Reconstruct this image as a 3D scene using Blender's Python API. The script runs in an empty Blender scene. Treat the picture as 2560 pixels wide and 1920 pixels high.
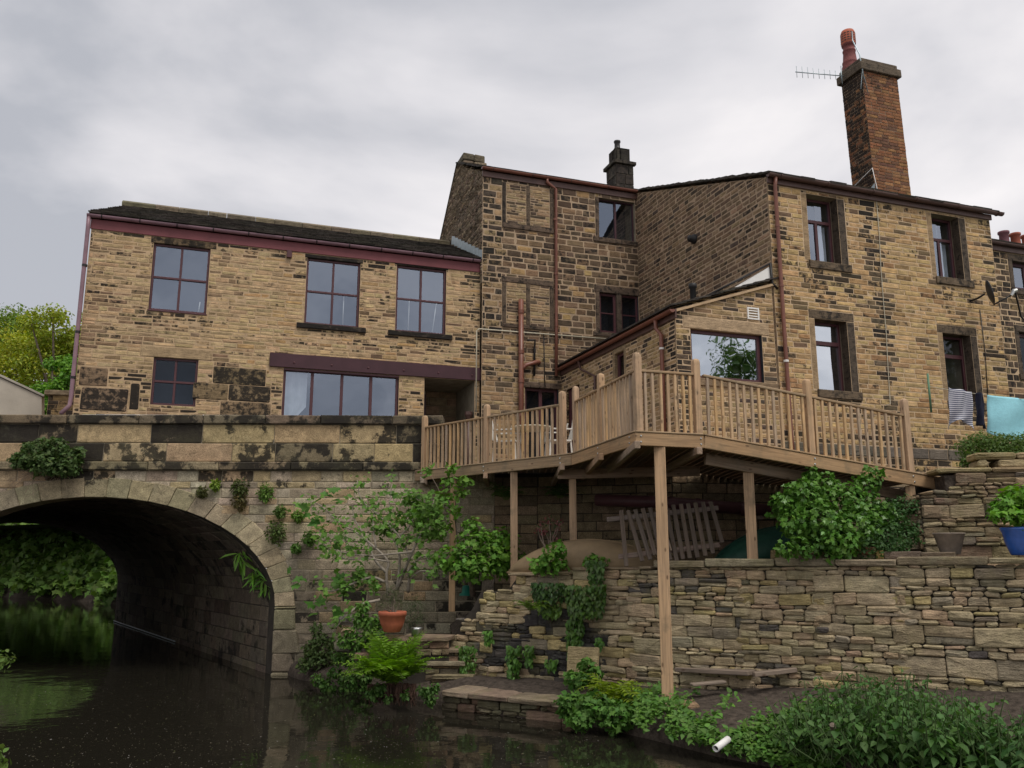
import bpy, bmesh, math, random
import numpy as np
from mathutils import Vector, Matrix

# ------------------------------------------------------------------ camera, world, sun, exposure
SC = bpy.context.scene
COL = SC.collection
F, HOR, CZ = 2150.0, 1390.0, 2.2            # focal length and horizon row in photo pixels, eye height above the canal
TH = math.atan((HOR - 960) / F)
CT, ST = math.cos(TH), math.sin(TH)
cam = bpy.data.cameras.new('camera')
cam.sensor_width = 36.0
cam.lens = F / 2560 * 36.0
cam.clip_start = 0.1
cam.clip_end = 2000
camo = bpy.data.objects.new('camera', cam)
COL.objects.link(camo)
camo.location = (0, 0, CZ)
camo.rotation_euler = (math.pi / 2 + TH, 0, 0)
SC.camera = camo

SUN_EL, SUN_AZ = math.radians(61), math.radians(140)   # azimuth clockwise from +Y (the view): behind the camera, to the right
w = bpy.data.worlds.new('World')
SC.world = w
w.use_nodes = True
nt = w.node_tree
nt.nodes.clear()
def N(t, **k):
    n = nt.nodes.new(t)
    for a, b in k.items():
        setattr(n, a, b)
    return n
sky = N('ShaderNodeTexSky', sky_type='NISHITA', sun_disc=False, sun_elevation=SUN_EL, sun_rotation=SUN_AZ, air_density=1.0, dust_density=3.0)
skys = N('ShaderNodeVectorMath', operation='SCALE')
skys.inputs[3].default_value = 0.07
tc = N('ShaderNodeTexCoord')
sep = N('ShaderNodeSeparateXYZ')
zz = N('ShaderNodeMath', operation='MAXIMUM'); zz.inputs[1].default_value = 0.0
za = N('ShaderNodeMath', operation='ADD'); za.inputs[1].default_value = 0.35
dv = N('ShaderNodeVectorMath', operation='DIVIDE')
cb = N('ShaderNodeCombineXYZ')
mp = N('ShaderNodeMapping'); mp.inputs['Location'].default_value = (7.3, 3.7, 0.4); mp.inputs['Scale'].default_value = (1.0, 1.0, 1.25)
n1 = N('ShaderNodeTexNoise'); n1.inputs['Scale'].default_value = 1.15; n1.inputs['Detail'].default_value = 7; n1.inputs['Roughness'].default_value = 0.5; n1.inputs['Distortion'].default_value = 0.25
rp = N('ShaderNodeValToRGB')
e = rp.color_ramp.elements
e[0].position = 0.40; e[0].color = (0.345, 0.352, 0.38, 1)
e[1].position = 0.60; e[1].color = (0.71, 0.68, 0.675, 1)
m_ = e.new(0.50); m_.color = (0.54, 0.528, 0.543, 1)
mx = N('ShaderNodeMix', data_type='RGBA'); mx.inputs[0].default_value = 0.9
bg = N('ShaderNodeBackground'); bg.inputs[1].default_value = 1.0
out = N('ShaderNodeOutputWorld')
L = nt.links.new
L(tc.outputs['Generated'], sep.inputs[0]); L(sep.outputs[2], zz.inputs[0]); L(zz.outputs[0], za.inputs[0])
L(za.outputs[0], cb.inputs[0]); L(za.outputs[0], cb.inputs[1]); L(za.outputs[0], cb.inputs[2])
L(tc.outputs['Generated'], dv.inputs[0]); L(cb.outputs[0], dv.inputs[1]); L(dv.outputs[0], mp.inputs[0]); L(mp.outputs[0], n1.inputs['Vector'])
L(n1.outputs[0], rp.inputs[0]); L(sky.outputs[0], skys.inputs[0]); L(skys.outputs[0], mx.inputs[6]); L(rp.outputs[0], mx.inputs[7])
L(mx.outputs[2], bg.inputs[0]); L(bg.outputs[0], out.inputs[0])

sun = bpy.data.lights.new('sun', 'SUN')
sun.energy = 1.5
sun.angle = math.radians(28)
sun.color = (1.0, 0.95, 0.88)
suno = bpy.data.objects.new('sun', sun)
COL.objects.link(suno)
sd = Vector((math.sin(SUN_AZ) * math.cos(SUN_EL), math.cos(SUN_AZ) * math.cos(SUN_EL), math.sin(SUN_EL)))
suno.rotation_euler = sd.to_track_quat('Z', 'Y').to_euler()
suno.location = sd * 60

vs = SC.view_settings
vs.view_transform = 'Standard'
vs.look = 'None'
vs.exposure = 0.6
vs.gamma = 1
vs.use_curve_mapping = False
SC.render.engine = 'CYCLES'
SC.cycles.use_denoising = True
SC.cycles.max_bounces = 6
SC.cycles.transparent_max_bounces = 8
SC.cycles.caustics_reflective = False
SC.cycles.caustics_refractive = False

# ------------------------------------------------------------------ pixels to places
def ray(x, y):
    a, b = (x - 1280) / F, (960 - y) / F
    return np.array([a, CT - b * ST, ST + b * CT])
def at_z(x, y, z):
    d = ray(x, y)
    return d * ((z - CZ) / d[2]) + np.array([0, 0, CZ])
def at_d(x, y, D):
    d = ray(x, y)
    return d * (D / d[1]) + np.array([0, 0, CZ])
class Frame:
    """a vertical plane: origin o, direction ang; u runs along it, v behind it"""
    def __init__(s, o, ang):
        s.o = np.array(o[:2], float); s.a = ang
        s.u = np.array([math.cos(ang), math.sin(ang)]); s.n = np.array([-math.sin(ang), math.cos(ang)])
    def uz(s, x, y, v=0.0):
        d = ray(x, y)
        t = ((s.o + s.n * v) @ s.n) / (d[:2] @ s.n)
        P = d * t
        return (P[:2] - s.o) @ s.u, P[2] + CZ
    def vz(s, x, y, u=0.0):
        d = ray(x, y)
        k, q = np.linalg.solve(np.array([d[:2], -s.n]).T, s.o + s.u * u)
        return q, d[2] * k + CZ
    def rect(s, x0, y0, x1, y1, v=0.0):
        a, b = s.uz(x0, y0, v), s.uz(x1, y1, v)
        return (a[0], b[0], b[1], a[1])          # u0,u1,z0,z1
    def w(s, u, v, z):
        p = s.o + s.u * u + s.n * v
        return np.array([p[0], p[1], z])
AL = math.radians(19.42)
FA = Frame(at_d(228, 575, 18.0), AL)
FB = Frame(FA.o + FA.u * 9.02 - FA.n * 0.15, AL)
_pb = FB.w(FB.uz(1594, 600)[0], 0, 0)[:2]
_k, _t = np.linalg.solve(np.array([ray(1917, 450)[:2], FB.n]).T, _pb)
FC = Frame(_pb - FB.n * _t, AL)
CB = _t                                          # from C's front to B's front
FD = Frame(FC.o + FC.u * FC.uz(1690, 790)[0] + FC.n * 0.04, AL)
FE = Frame(FC.o + FC.u * 6.14 + FC.n * 0.35, AL)
FBR = Frame((-1.8, 17.0), math.radians(1.0))
FG = Frame((2.0, 13.0), math.radians(-29.5))
ZD = 3.85

# ------------------------------------------------------------------ objects
ZB = {}
def tag(o, label=None, cat=None, group=None, kind=None):
    if label: o['label'] = label
    if cat: o['category'] = cat
    if group: o['group'] = group
    if kind: o['kind'] = kind
    return o
def thing(name, label, cat, loc=(0, 0, 0), rz=0.0, group=None, absz=True):
    """an Empty at a thing's base; with absz its parts are given in heights above the water"""
    o = bpy.data.objects.new(name, None)
    o.empty_display_size = 0.2
    COL.objects.link(o)
    o.location = loc
    o.rotation_euler = (0, 0, rz)
    tag(o, label, cat, group)
    ZB[o.name] = loc[2] if absz else 0.0
    return o
def adopt(o, parent):
    if parent is not None:
        o.parent = parent
        if parent.type == 'EMPTY':
            o.location.z -= ZB.get(parent.name, 0.0)
def me_new(name, V, Fc, mat=None, col=None, smooth=False):
    me = bpy.data.meshes.new(name)
    me.from_pydata([tuple(v) for v in V], [], Fc)
    if mat is not None:
        me.materials.append(mat)
    if col is not None:
        a = me.attributes.new('tint', 'FLOAT_COLOR', 'POINT')
        c = np.asarray(col, float)
        if c.ndim == 1:
            if len(c) == 3: c = np.append(c, 0.0)
            c = np.tile(c, (len(V), 1))
        elif c.shape[1] == 3:
            c = np.hstack([c, np.zeros((len(c), 1))])
        a.data.foreach_set('color', c.astype(np.float32).ravel())
    if smooth:
        me.polygons.foreach_set('use_smooth', [True] * len(me.polygons))
    return me
def mk(name, V, Fc, mat, parent=None, col=None, smooth=False, kind=None):
    me = me_new(name, V, Fc, mat, col, smooth)
    o = bpy.data.objects.new(name, me)
    COL.objects.link(o)
    adopt(o, parent)
    if kind: o['kind'] = kind
    return o
class Geo:
    def __init__(s): s.V = []; s.F = []; s.C = []
    def add(s, V, Fc, col=None):
        b = len(s.V)
        s.V += [tuple(v) for v in V]
        s.F += [tuple(i + b for i in f) for f in Fc]
        if col is not None:
            c = list(col)
            if len(c) == 3: c.append(0.0)
            s.C += [c] * len(V)
        return s
    def mk(s, name, mat, parent=None, smooth=False, kind=None):
        return mk(name, s.V, s.F, mat, parent, s.C if s.C else None, smooth, kind)
BOXF = [(0, 3, 2, 1), (4, 5, 6, 7), (0, 1, 5, 4), (1, 2, 6, 5), (2, 3, 7, 6), (3, 0, 4, 7)]
def box(x0, x1, y0, y1, z0, z1):
    return [(x0, y0, z0), (x1, y0, z0), (x1, y1, z0), (x0, y1, z0), (x0, y0, z1), (x1, y0, z1), (x1, y1, z1), (x0, y1, z1)], BOXF
def cbox(sx, sy, sz, b=0.008, seg=1):
    """a chamfered box round the origin"""
    bm = bmesh.new()
    bmesh.ops.create_cube(bm, size=1.0)
    bmesh.ops.scale(bm, vec=(sx, sy, sz), verts=bm.verts)
    bmesh.ops.bevel(bm, geom=bm.edges[:], offset=min(b, 0.4 * min(sx, sy, sz)), segments=seg, affect='EDGES', profile=0.5)
    V = [tuple(v.co) for v in bm.verts]
    bm.verts.index_update()
    Fc = [tuple(v.index for v in f.verts) for f in bm.faces]
    bm.free()
    return V, Fc
def tube(pts, r, n=8, cap=True):
    pts = [np.array(p, float) for p in pts]
    rs = r if hasattr(r, '__len__') else [r] * len(pts)
    V, Fc = [], []
    up = np.array([0.13, 0.29, 0.95])
    prev = None
    for i, p in enumerate(pts):
        d = pts[min(i + 1, len(pts) - 1)] - pts[max(i - 1, 0)]
        d = d / (np.linalg.norm(d) + 1e-9)
        a = np.cross(d, up if prev is None else prev)
        if np.linalg.norm(a) < 1e-3: a = np.cross(d, (1, 0, 0))
        a /= np.linalg.norm(a)
        b = np.cross(a, d)
        prev = b
        for k in range(n):
            t = 2 * math.pi * k / n
            V.append(tuple(p + rs[i] * (math.cos(t) * a + math.sin(t) * b)))
    for i in range(len(pts) - 1):
        for k in range(n):
            k2 = (k + 1) % n
            Fc.append((i * n + k, i * n + k2, (i + 1) * n + k2, (i + 1) * n + k))
    if cap:
        Fc.append(tuple(range(n - 1, -1, -1)))
        Fc.append(tuple((len(pts) - 1) * n + k for k in range(n)))
    return V, Fc
def lathe(prof, n=28):
    V, Fc = [], []
    for r, z in prof:
        for k in range(n):
            t = 2 * math.pi * k / n
            V.append((r * math.cos(t), r * math.sin(t), z))
    for i in range(len(prof) - 1):
        for k in range(n):
            k2 = (k + 1) % n
            Fc.append((i * n + k, i * n + k2, (i + 1) * n + k2, (i + 1) * n + k))
    return V, Fc

# ------------------------------------------------------------------ materials
def mat(name):
    m = bpy.data.materials.new(name)
    m.use_nodes = True
    t = m.node_tree
    p = t.nodes['Principled BSDF']
    def nd(ty, **k):
        n = t.nodes.new(ty)
        for a, b in k.items():
            if a in n.inputs.keys(): n.inputs[a].default_value = b
            else: setattr(n, a, b)
        return n
    return m, t, p, nd, t.links.new
def mixrgb(nd, lk, fac, a, b, mode='MIX'):
    x = nd('ShaderNodeMix', data_type='RGBA', blend_type=mode)
    for i, v in ((0, fac), (6, a), (7, b)):
        if isinstance(v, (int, float)): x.inputs[i].default_value = v
        elif isinstance(v, tuple): x.inputs[i].default_value = v if len(v) == 4 else v + (1,)
        else: lk(v, x.inputs[i])
    return x.outputs[2]
def mrange(nd, lk, v, a, b, c=0.0, d=1.0):
    r = nd('ShaderNodeMapRange')
    lk(v, r.inputs[0])
    for i, q in enumerate((a, b, c, d)): r.inputs[1 + i].default_value = q
    return r.outputs[0]
def stone_mat(name, soot=(0.016, 0.014, 0.012), sscale=8.0, edge=(1.00, 1.12), moss=0.0, mossc=(0.10, 0.12, 0.03), bump=0.5, lichen=0.0, strata=True, dist=0.02):
    m, t, p, nd, lk = mat(name)
    at = nd('ShaderNodeAttribute', attribute_name='tint')
    g = nd('ShaderNodeNewGeometry')
    a = nd('ShaderNodeTexNoise', Scale=7.0, Detail=6.0, Roughness=0.6); lk(g.outputs['Position'], a.inputs['Vector'])
    s = nd('ShaderNodeTexNoise', Scale=sscale, Detail=9.0, Roughness=0.68); lk(g.outputs['Position'], s.inputs['Vector'])
    f = nd('ShaderNodeTexNoise', Scale=55.0, Detail=4.0, Roughness=0.6); lk(g.outputs['Position'], f.inputs['Vector'])
    mpn = nd('ShaderNodeMapping'); mpn.inputs['Scale'].default_value = (5, 5, 42); lk(g.outputs['Position'], mpn.inputs[0])
    st = nd('ShaderNodeTexNoise', Scale=1.0, Detail=5.0, Roughness=0.6); lk(mpn.outputs[0], st.inputs['Vector'])
    v1 = mrange(nd, lk, a.outputs[0], 0.25, 0.75, 0.62, 1.32)
    c = nd('ShaderNodeVectorMath', operation='SCALE'); lk(at.outputs['Color'], c.inputs[0]); lk(v1, c.inputs[3])
    v2 = mrange(nd, lk, st.outputs[0] if strata else f.outputs[0], 0.3, 0.7, 0.72, 1.2)
    c2 = nd('ShaderNodeVectorMath', operation='SCALE'); lk(c.outputs[0], c2.inputs[0]); lk(v2, c2.inputs[3])
    v3 = mrange(nd, lk, f.outputs[0], 0.3, 0.7, 0.8, 1.18)
    c3 = nd('ShaderNodeVectorMath', operation='SCALE'); lk(c2.outputs[0], c3.inputs[0]); lk(v3, c3.inputs[3])
    ad = nd('ShaderNodeMath', operation='ADD'); lk(s.outputs[0], ad.inputs[0]); lk(at.outputs['Alpha'], ad.inputs[1])
    ad2 = nd('ShaderNodeMath', operation='MULTIPLY_ADD'); lk(f.outputs[0], ad2.inputs[0]); ad2.inputs[1].default_value = 0.18; lk(ad.outputs[0], ad2.inputs[2])
    sf = mrange(nd, lk, ad2.outputs[0], edge[0], edge[1], 0.0, 0.93)
    colr = mixrgb(nd, lk, sf, c3.outputs[0], soot)
    if lichen:
        ln = nd('ShaderNodeTexNoise', Scale=4.3, Detail=8.0, Roughness=0.7); lk(g.outputs['Position'], ln.inputs['Vector'])
        lf = mrange(nd, lk, ln.outputs[0], 0.55, 0.68, 0.0, lichen)
        colr = mixrgb(nd, lk, lf, colr, (0.30, 0.30, 0.20))
    if moss:
        mn = nd('ShaderNodeTexNoise', Scale=1.7, Detail=8.0, Roughness=0.72); lk(g.outputs['Position'], mn.inputs['Vector'])
        mf = mrange(nd, lk, mn.outputs[0], 0.48, 0.66, 0.0, moss)
        colr = mixrgb(nd, lk, mf, colr, mossc)
    lk(colr, p.inputs['Base Color'])
    p.inputs['Roughness'].default_value = 0.92
    p.inputs['Specular IOR Level'].default_value = 0.25
    h = nd('ShaderNodeMath', operation='MULTIPLY_ADD'); lk(st.outputs[0] if strata else a.outputs[0], h.inputs[0]); h.inputs[1].default_value = 1.2; lk(f.outputs[0], h.inputs[2])
    b = nd('ShaderNodeBump', Strength=bump, Distance=dist); lk(h.outputs[0], b.inputs['Height']); lk(b.outputs[0], p.inputs['Normal'])
    return m
def plain(name, c, rough=0.8, var=0.2, scale=6.0, bump=0.0, spec=0.3, metal=0.0, bscale=40.0, c2=None):
    m, t, p, nd, lk = mat(name)
    g = nd('ShaderNodeNewGeometry')
    a = nd('ShaderNodeTexNoise', Scale=scale, Detail=7.0, Roughness=0.62); lk(g.outputs['Position'], a.inputs['Vector'])
    lo = tuple(x * (1 - var) for x in c); hi = tuple(min(1, x * (1 + var)) for x in c)
    if c2: hi = c2
    fac = mrange(nd, lk, a.outputs[0], 0.3, 0.7)
    lk(mixrgb(nd, lk, fac, lo, hi), p.inputs['Base Color'])
    p.inputs['Roughness'].default_value = rough
    p.inputs['Specular IOR Level'].default_value = spec
    p.inputs['Metallic'].default_value = metal
    if bump:
        f = nd('ShaderNodeTexNoise', Scale=bscale, Detail=5.0, Roughness=0.6); lk(g.outputs['Position'], f.inputs['Vector'])
        b = nd('ShaderNodeBump', Strength=bump, Distance=0.02); lk(f.outputs[0], b.inputs['Height']); lk(b.outputs[0], p.inputs['Normal'])
    return m
def wood_mat(name, c, axis, grey=(0.30, 0.26, 0.22), gf=0.5, dark=0.35):
    m, t, p, nd, lk = mat(name)
    tcn = nd('ShaderNodeTexCoord'); oi = nd('ShaderNodeObjectInfo')
    sc = [34, 34, 34]; sc[axis] = 1.6
    off = nd('ShaderNodeVectorMath', operation='SCALE'); off.inputs[0].default_value = (17, 31, 23); lk(oi.outputs['Random'], off.inputs[3])
    av = nd('ShaderNodeVectorMath', operation='ADD'); lk(tcn.outputs['Object'], av.inputs[0]); lk(off.outputs[0], av.inputs[1])
    mpn = nd('ShaderNodeMapping'); mpn.inputs['Scale'].default_value = sc; lk(av.outputs[0], mpn.inputs[0])
    gr = nd('ShaderNodeTexNoise', Scale=1.0, Detail=4.0, Roughness=0.6, Distortion=0.6); lk(mpn.outputs[0], gr.inputs['Vector'])
    bl = nd('ShaderNodeTexNoise', Scale=2.2, Detail=6.0, Roughness=0.7); lk(av.outputs[0], bl.inputs['Vector'])
    rnd = nd('ShaderNodeMath', operation='MULTIPLY_ADD'); lk(oi.outputs['Random'], rnd.inputs[0]); rnd.inputs[1].default_value = 0.8; 
    sub = nd('ShaderNodeMath', operation='SUBTRACT'); lk(bl.outputs[0], sub.inputs[0]); sub.inputs[1].default_value = 0.4; lk(sub.outputs[0], rnd.inputs[2])
    wf = mrange(nd, lk, rnd.outputs[0], 0.0, 1.0, 0.0, gf)
    base = mixrgb(nd, lk, wf, c, grey)
    gd = mrange(nd, lk, gr.outputs[0], 0.35, 0.72, 1.12, 1 - dark)
    s = nd('ShaderNodeVectorMath', operation='SCALE'); lk(base, s.inputs[0]); lk(gd, s.inputs[3])
    kn = nd('ShaderNodeTexVoronoi', Scale=1.0); kmp = nd('ShaderNodeMapping'); ks = [9, 9, 9]; ks[axis] = 4.0; kmp.inputs['Scale'].default_value = ks; lk(av.outputs[0], kmp.inputs[0]); lk(kmp.outputs[0], kn.inputs['Vector'])
    kf = mrange(nd, lk, kn.outputs['Distance'], 0.07, 0.16, 0.75, 0.0)
    c1 = mixrgb(nd, lk, kf, s.outputs[0], (0.09, 0.05, 0.028))
    al = nd('ShaderNodeTexNoise', Scale=3.7, Detail=7.0, Roughness=0.7); lk(av.outputs[0], al.inputs['Vector'])
    af = mrange(nd, lk, al.outputs[0], 0.52, 0.72, 0.0, 0.55)
    c4 = mixrgb(nd, lk, af, c1, (0.115, 0.105, 0.07))
    lk(c4, p.inputs['Base Color'])
    p.inputs['Roughness'].default_value = 0.75; p.inputs['Specular IOR Level'].default_value = 0.25
    b = nd('ShaderNodeBump', Strength=0.35, Distance=0.006); lk(gr.outputs[0], b.inputs['Height']); lk(b.outputs[0], p.inputs['Normal'])
    return m
def leaf_mat(name, trans=0.25, rough=0.5):
    m, t, p, nd, lk = mat(name)
    at = nd('ShaderNodeAttribute', attribute_name='tint')
    lk(at.outputs['Color'], p.inputs['Base Color'])
    p.inputs['Roughness'].default_value = rough; p.inputs['Specular IOR Level'].default_value = 0.3
    tr = nd('ShaderNodeBsdfTranslucent')
    hs = nd('ShaderNodeHueSaturation', Saturation=1.1, Value=1.35); lk(at.outputs['Color'], hs.inputs['Color']); lk(hs.outputs[0], tr.inputs['Color'])
    ms = nd('ShaderNodeMixShader', Fac=trans)
    lk(p.outputs[0], ms.inputs[1]); lk(tr.outputs[0], ms.inputs[2]); lk(ms.outputs[0], t.nodes['Material Output'].inputs[0])
    return m
def glass_mat(name, tint=(0.66, 0.75, 0.90), refl=0.31):
    m, t, p, nd, lk = mat(name)
    g = nd('ShaderNodeBsdfGlossy', Roughness=0.015); g.inputs['Color'].default_value = tint + (1,)
    geo = nd('ShaderNodeNewGeometry')
    wv = nd('ShaderNodeTexNoise', Scale=1.1, Detail=2.0); lk(geo.outputs['Position'], wv.inputs['Vector'])
    b = nd('ShaderNodeBump', Strength=0.12, Distance=0.06); lk(wv.outputs[0], b.inputs['Height']); lk(b.outputs[0], g.inputs['Normal'])
    tr = nd('ShaderNodeBsdfTransparent'); tr.inputs['Color'].default_value = (0.8, 0.85, 0.88, 1)
    ms = nd('ShaderNodeMixShader', Fac=refl)
    lk(tr.outputs[0], ms.inputs[1]); lk(g.outputs[0], ms.inputs[2]); lk(ms.outputs[0], t.nodes['Material Output'].inputs[0])
    return m

M = {}
M['stone'] = stone_mat('sandstone', bump=0.55)
M['stone_c'] = stone_mat('sandstone_warm', bump=0.5)
M['bridge'] = stone_mat('bridge_stone', sscale=2.6, edge=(1.07, 1.12), moss=0.22, mossc=(0.13, 0.12, 0.065), bump=0.5, strata=False, lichen=0.12)
M['dry'] = stone_mat('dry_stone', moss=0.4, mossc=(0.24, 0.215, 0.09), bump=0.75, lichen=0.3, dist=0.03)
M['brick'] = stone_mat('chimney_brick', strata=False, bump=0.35)
M['slate'] = stone_mat('stone_slate', moss=0.35, mossc=(0.06, 0.055, 0.03), bump=0.9)
M['mortar'] = plain('mortar', (0.42, 0.30, 0.182), 0.95, 0.22, 5.0, 0.4)
M['mortar_pale'] = plain('pale_mortar', (0.47, 0.345, 0.22), 0.95, 0.22, 5.0, 0.4)
M['mortar_mid'] = plain('brown_mortar', (0.36, 0.265, 0.175), 0.95, 0.22, 5.0, 0.4)
M['mortar_dark'] = plain('dark_joint', (0.045, 0.038, 0.03), 0.95, 0.3, 5.0, 0.4)
M['mortar_grey'] = plain('grey_mortar', (0.26, 0.225, 0.165), 0.95, 0.3, 4.0, 0.4)
M['maroon'] = plain('maroon_paint', (0.075, 0.026, 0.030), 0.45, 0.15, 9.0, 0.05, 0.4)
M['maroon_beam'] = plain('maroon_beam', (0.055, 0.022, 0.028), 0.55, 0.2, 3.0, 0.1, 0.3)
M['fascia'] = plain('fascia_paint', (0.17, 0.05, 0.055), 0.5, 0.15, 3.0, 0.05)
M['gutter_purple'] = plain('faded_gutter', (0.23, 0.135, 0.16), 0.4, 0.2, 3.0, 0.0, 0.4)
M['gutter_brown'] = plain('brown_gutter', (0.175, 0.068, 0.045), 0.4, 0.2, 4.0, 0.0, 0.4)
M['gutter_dark'] = plain('dark_gutter', (0.085, 0.045, 0.036), 0.45, 0.25, 4.0, 0.0, 0.4)
M['black'] = plain('black_iron', (0.018, 0.017, 0.017), 0.5, 0.2, 9.0)
M['lead'] = plain('lead_flashing', (0.36, 0.42, 0.44), 0.45, 0.2, 5.0, 0.1)
M['white'] = plain('white_plastic', (0.72, 0.71, 0.68), 0.45, 0.06, 3.0)
M['cream'] = plain('cream_plastic', (0.46, 0.42, 0.32), 0.5, 0.1, 3.0)
M['room'] = plain('dim_room', (0.028, 0.034, 0.044), 0.9, 0.3, 1.0)
M['glass'] = glass_mat('window_glass')
M['glass_dark'] = glass_mat('dark_window_glass', (0.6, 0.68, 0.8), 0.06)
M['glass_hi'] = glass_mat('picture_window_glass', (0.82, 0.88, 0.95), 0.72)
M['curtain'] = plain('net_curtain', (0.62, 0.64, 0.68), 0.9, 0.1, 4.0)
M['wood_z'] = wood_mat('deck_timber', (0.58, 0.37, 0.175), 2, grey=(.40, .31, .23), gf=1.0, dark=.42)
M['wood_p'] = wood_mat('post_timber', (0.50, 0.325, 0.18), 2, grey=(.42, .30, .21), gf=.7, dark=.4)
M['wood_f'] = wood_mat('fascia_timber', (0.40, 0.25, 0.13), 0, grey=(.28, .215, .14), gf=.85, dark=.4)
M['wood_x'] = wood_mat('deck_timber_rail', (0.33, 0.20, 0.11), 0, gf=0.75)
M['wood_y'] = wood_mat('deck_timber_board', (0.24, 0.165, 0.105), 1, gf=0.8)
M['old_z'] = wood_mat('weathered_timber', (0.17, 0.125, 0.095), 2, grey=(0.13, 0.105, 0.085), gf=0.9, dark=0.5)
M['old_x'] = wood_mat('weathered_timber_rail', (0.25, 0.17, 0.13), 0, grey=(0.19, 0.16, 0.14), gf=0.8, dark=0.5)
M['plank'] = wood_mat('old_plank', (0.26, 0.19, 0.13), 0, grey=(0.24, 0.20, 0.17), gf=0.8, dark=0.4)
M['leaf'] = leaf_mat('leaf', .28, .62)
M['leaf_gloss'] = leaf_mat('glossy_leaf', 0.18, 0.36)
M['bark'] = plain('bark', (0.16, 0.125, 0.095), 0.9, 0.4, 12.0, 0.6)
M['bark_grey'] = plain('fig_bark', (0.26, 0.225, 0.18), 0.9, 0.35, 12.0, 0.4)
M['soil'] = plain('dark_soil', (0.066, 0.052, 0.041), 0.95, 0.6, 14.0, 1.0, 0.2, bscale=30.0)
M['terra'] = plain('terracotta', (0.36, 0.105, 0.055), 0.75, 0.25, 8.0, 0.15)
M['metal'] = plain('steel', (0.52, 0.52, 0.50), 0.28, 0.1, 8.0, 0, 0.5, 0.9)
M['greenp'] = plain('green_plastic', (0.01, 0.14, 0.10), 0.4, 0.15, 8.0)
M['blueglaze'] = plain('blue_glaze', (0.035, 0.11, 0.42), 0.18, 0.25, 8.0, 0, 0.6)
M['greypot'] = plain('stone_pot', (0.23, 0.19, 0.155), 0.9, 0.25, 8.0, 0.3)

# ------------------------------------------------------------------ masonry
def wall_map(kind, o=(0, 0)):
    """(u, p outwards, z) -> local xyz. front: faces -y; left: faces -x (u runs back); """
    if kind == 'front': return lambda u, p, z: (o[0] + u, o[1] - p, z)
    if kind == 'left': return lambda u, p, z: (o[0] - p, o[1] + u, z)
def cut(rects, holes, mn=0.022):
    for h in holes:
        o = []
        for (a, b, c, d) in rects:
            if h[0] >= b or h[1] <= a or h[2] >= d or h[3] <= c:
                o.append((a, b, c, d)); continue
            if h[0] > a: o.append((a, h[0], c, d))
            if h[1] < b: o.append((h[1], b, c, d))
            x0, x1 = max(a, h[0]), min(b, h[1])
            if h[2] > c: o.append((x0, x1, c, h[2]))
            if h[3] < d: o.append((x0, x1, h[3], d))
        rects = [r for r in o if r[1] - r[0] > mn and r[3] - r[2] > mn]
    return rects
def stone_geo(q, f, prot, bev, jit, rng, cham=0.0, back=-0.05, rough=0.0):
    """q: four (u,z) corners anticlockwise; returns verts, faces"""
    q = [(u + rng.uniform(-jit, jit), z + rng.uniform(-jit, jit)) for u, z in q]
    if cham:
        r = []
        for i in range(4):
            a, b, c = q[i - 1], q[i], q[(i + 1) % 4]
            la = math.hypot(a[0] - b[0], a[1] - b[1]); lc = math.hypot(c[0] - b[0], c[1] - b[1])
            k = cham * rng.uniform(0.4, 1.5)
            ka = min(0.35, k / max(la, 1e-4)); kc = min(0.35, k / max(lc, 1e-4))
            r.append((b[0] + (a[0] - b[0]) * ka, b[1] + (a[1] - b[1]) * ka))
            r.append((b[0] + (c[0] - b[0]) * kc, b[1] + (c[1] - b[1]) * kc))
        q = r
    n = len(q)
    cu = sum(p[0] for p in q) / n; cz = sum(p[1] for p in q) / n
    wu = max(p[0] for p in q) - min(p[0] for p in q); wz = max(p[1] for p in q) - min(p[1] for p in q)
    ku = 1 - 2 * min(bev, 0.3 * wu) / max(wu, 1e-4); kz = 1 - 2 * min(bev, 0.3 * wz) / max(wz, 1e-4)
    V = [f(u, back, z) for u, z in q]
    tilt = rng.uniform(-rough, rough); tiltz = rng.uniform(-rough, rough)
    V += [f(u, prot - bev * 0.8, z) for u, z in q]
    V += [f(cu + (u - cu) * ku, prot + tilt * (u - cu) / max(wu, .05) + tiltz * (z - cz) / max(wz, .05) + rng.uniform(-rough, rough) * 0.5, cz + (z - cz) * kz) for u, z in q]
    V.append(f(cu + rng.uniform(-.15, .15) * wu, prot + rng.uniform(0, rough) * 0.8, cz + rng.uniform(-.15, .15) * wz))
    Fc = []
    for i in range(n):
        j = (i + 1) % n
        Fc += [(i, j, n + j, n + i), (n + i, n + j, 2 * n + j, 2 * n + i), (2 * n + i, 2 * n + j, 3 * n)]
    return V, Fc
class Pool:
    """stones of one thing: the largest become objects of their own, the rest one joined part"""
    def __init__(s): s.L = []
    def add(s, q, f, col, prot=0.012, bev=0.008, jit=0.004, rng=random, cham=0.0, rough=0.004, back=-0.05, wt=1.0):
        V, Fc = stone_geo(q, f, prot, bev, jit, rng, cham, back, rough)
        ar = abs(sum(q[i][0] * q[(i + 1) % 4][1] - q[(i + 1) % 4][0] * q[i][1] for i in range(4))) / 2
        s.L.append((ar * wt, V, Fc, col))
    def emit(s, name, rest, m, parent, limit=300):
        s.L.sort(key=lambda t: -t[0])
        for _, V, Fc, c in s.L[:limit]:
            mk(name, V, Fc, m, parent, c)
        if len(s.L) > limit:
            g = Geo()
            for _, V, Fc, c in s.L[limit:]: g.add(V, Fc, c)
            g.mk(rest, m, parent, kind='stuff')
def jitc(c, rng, v=0.16, hue=0.05):
    k = rng.uniform(1 - v, 1 + v)
    return tuple(max(0.004, x * k * rng.uniform(1 - hue, 1 + hue)) for x in c)
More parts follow.
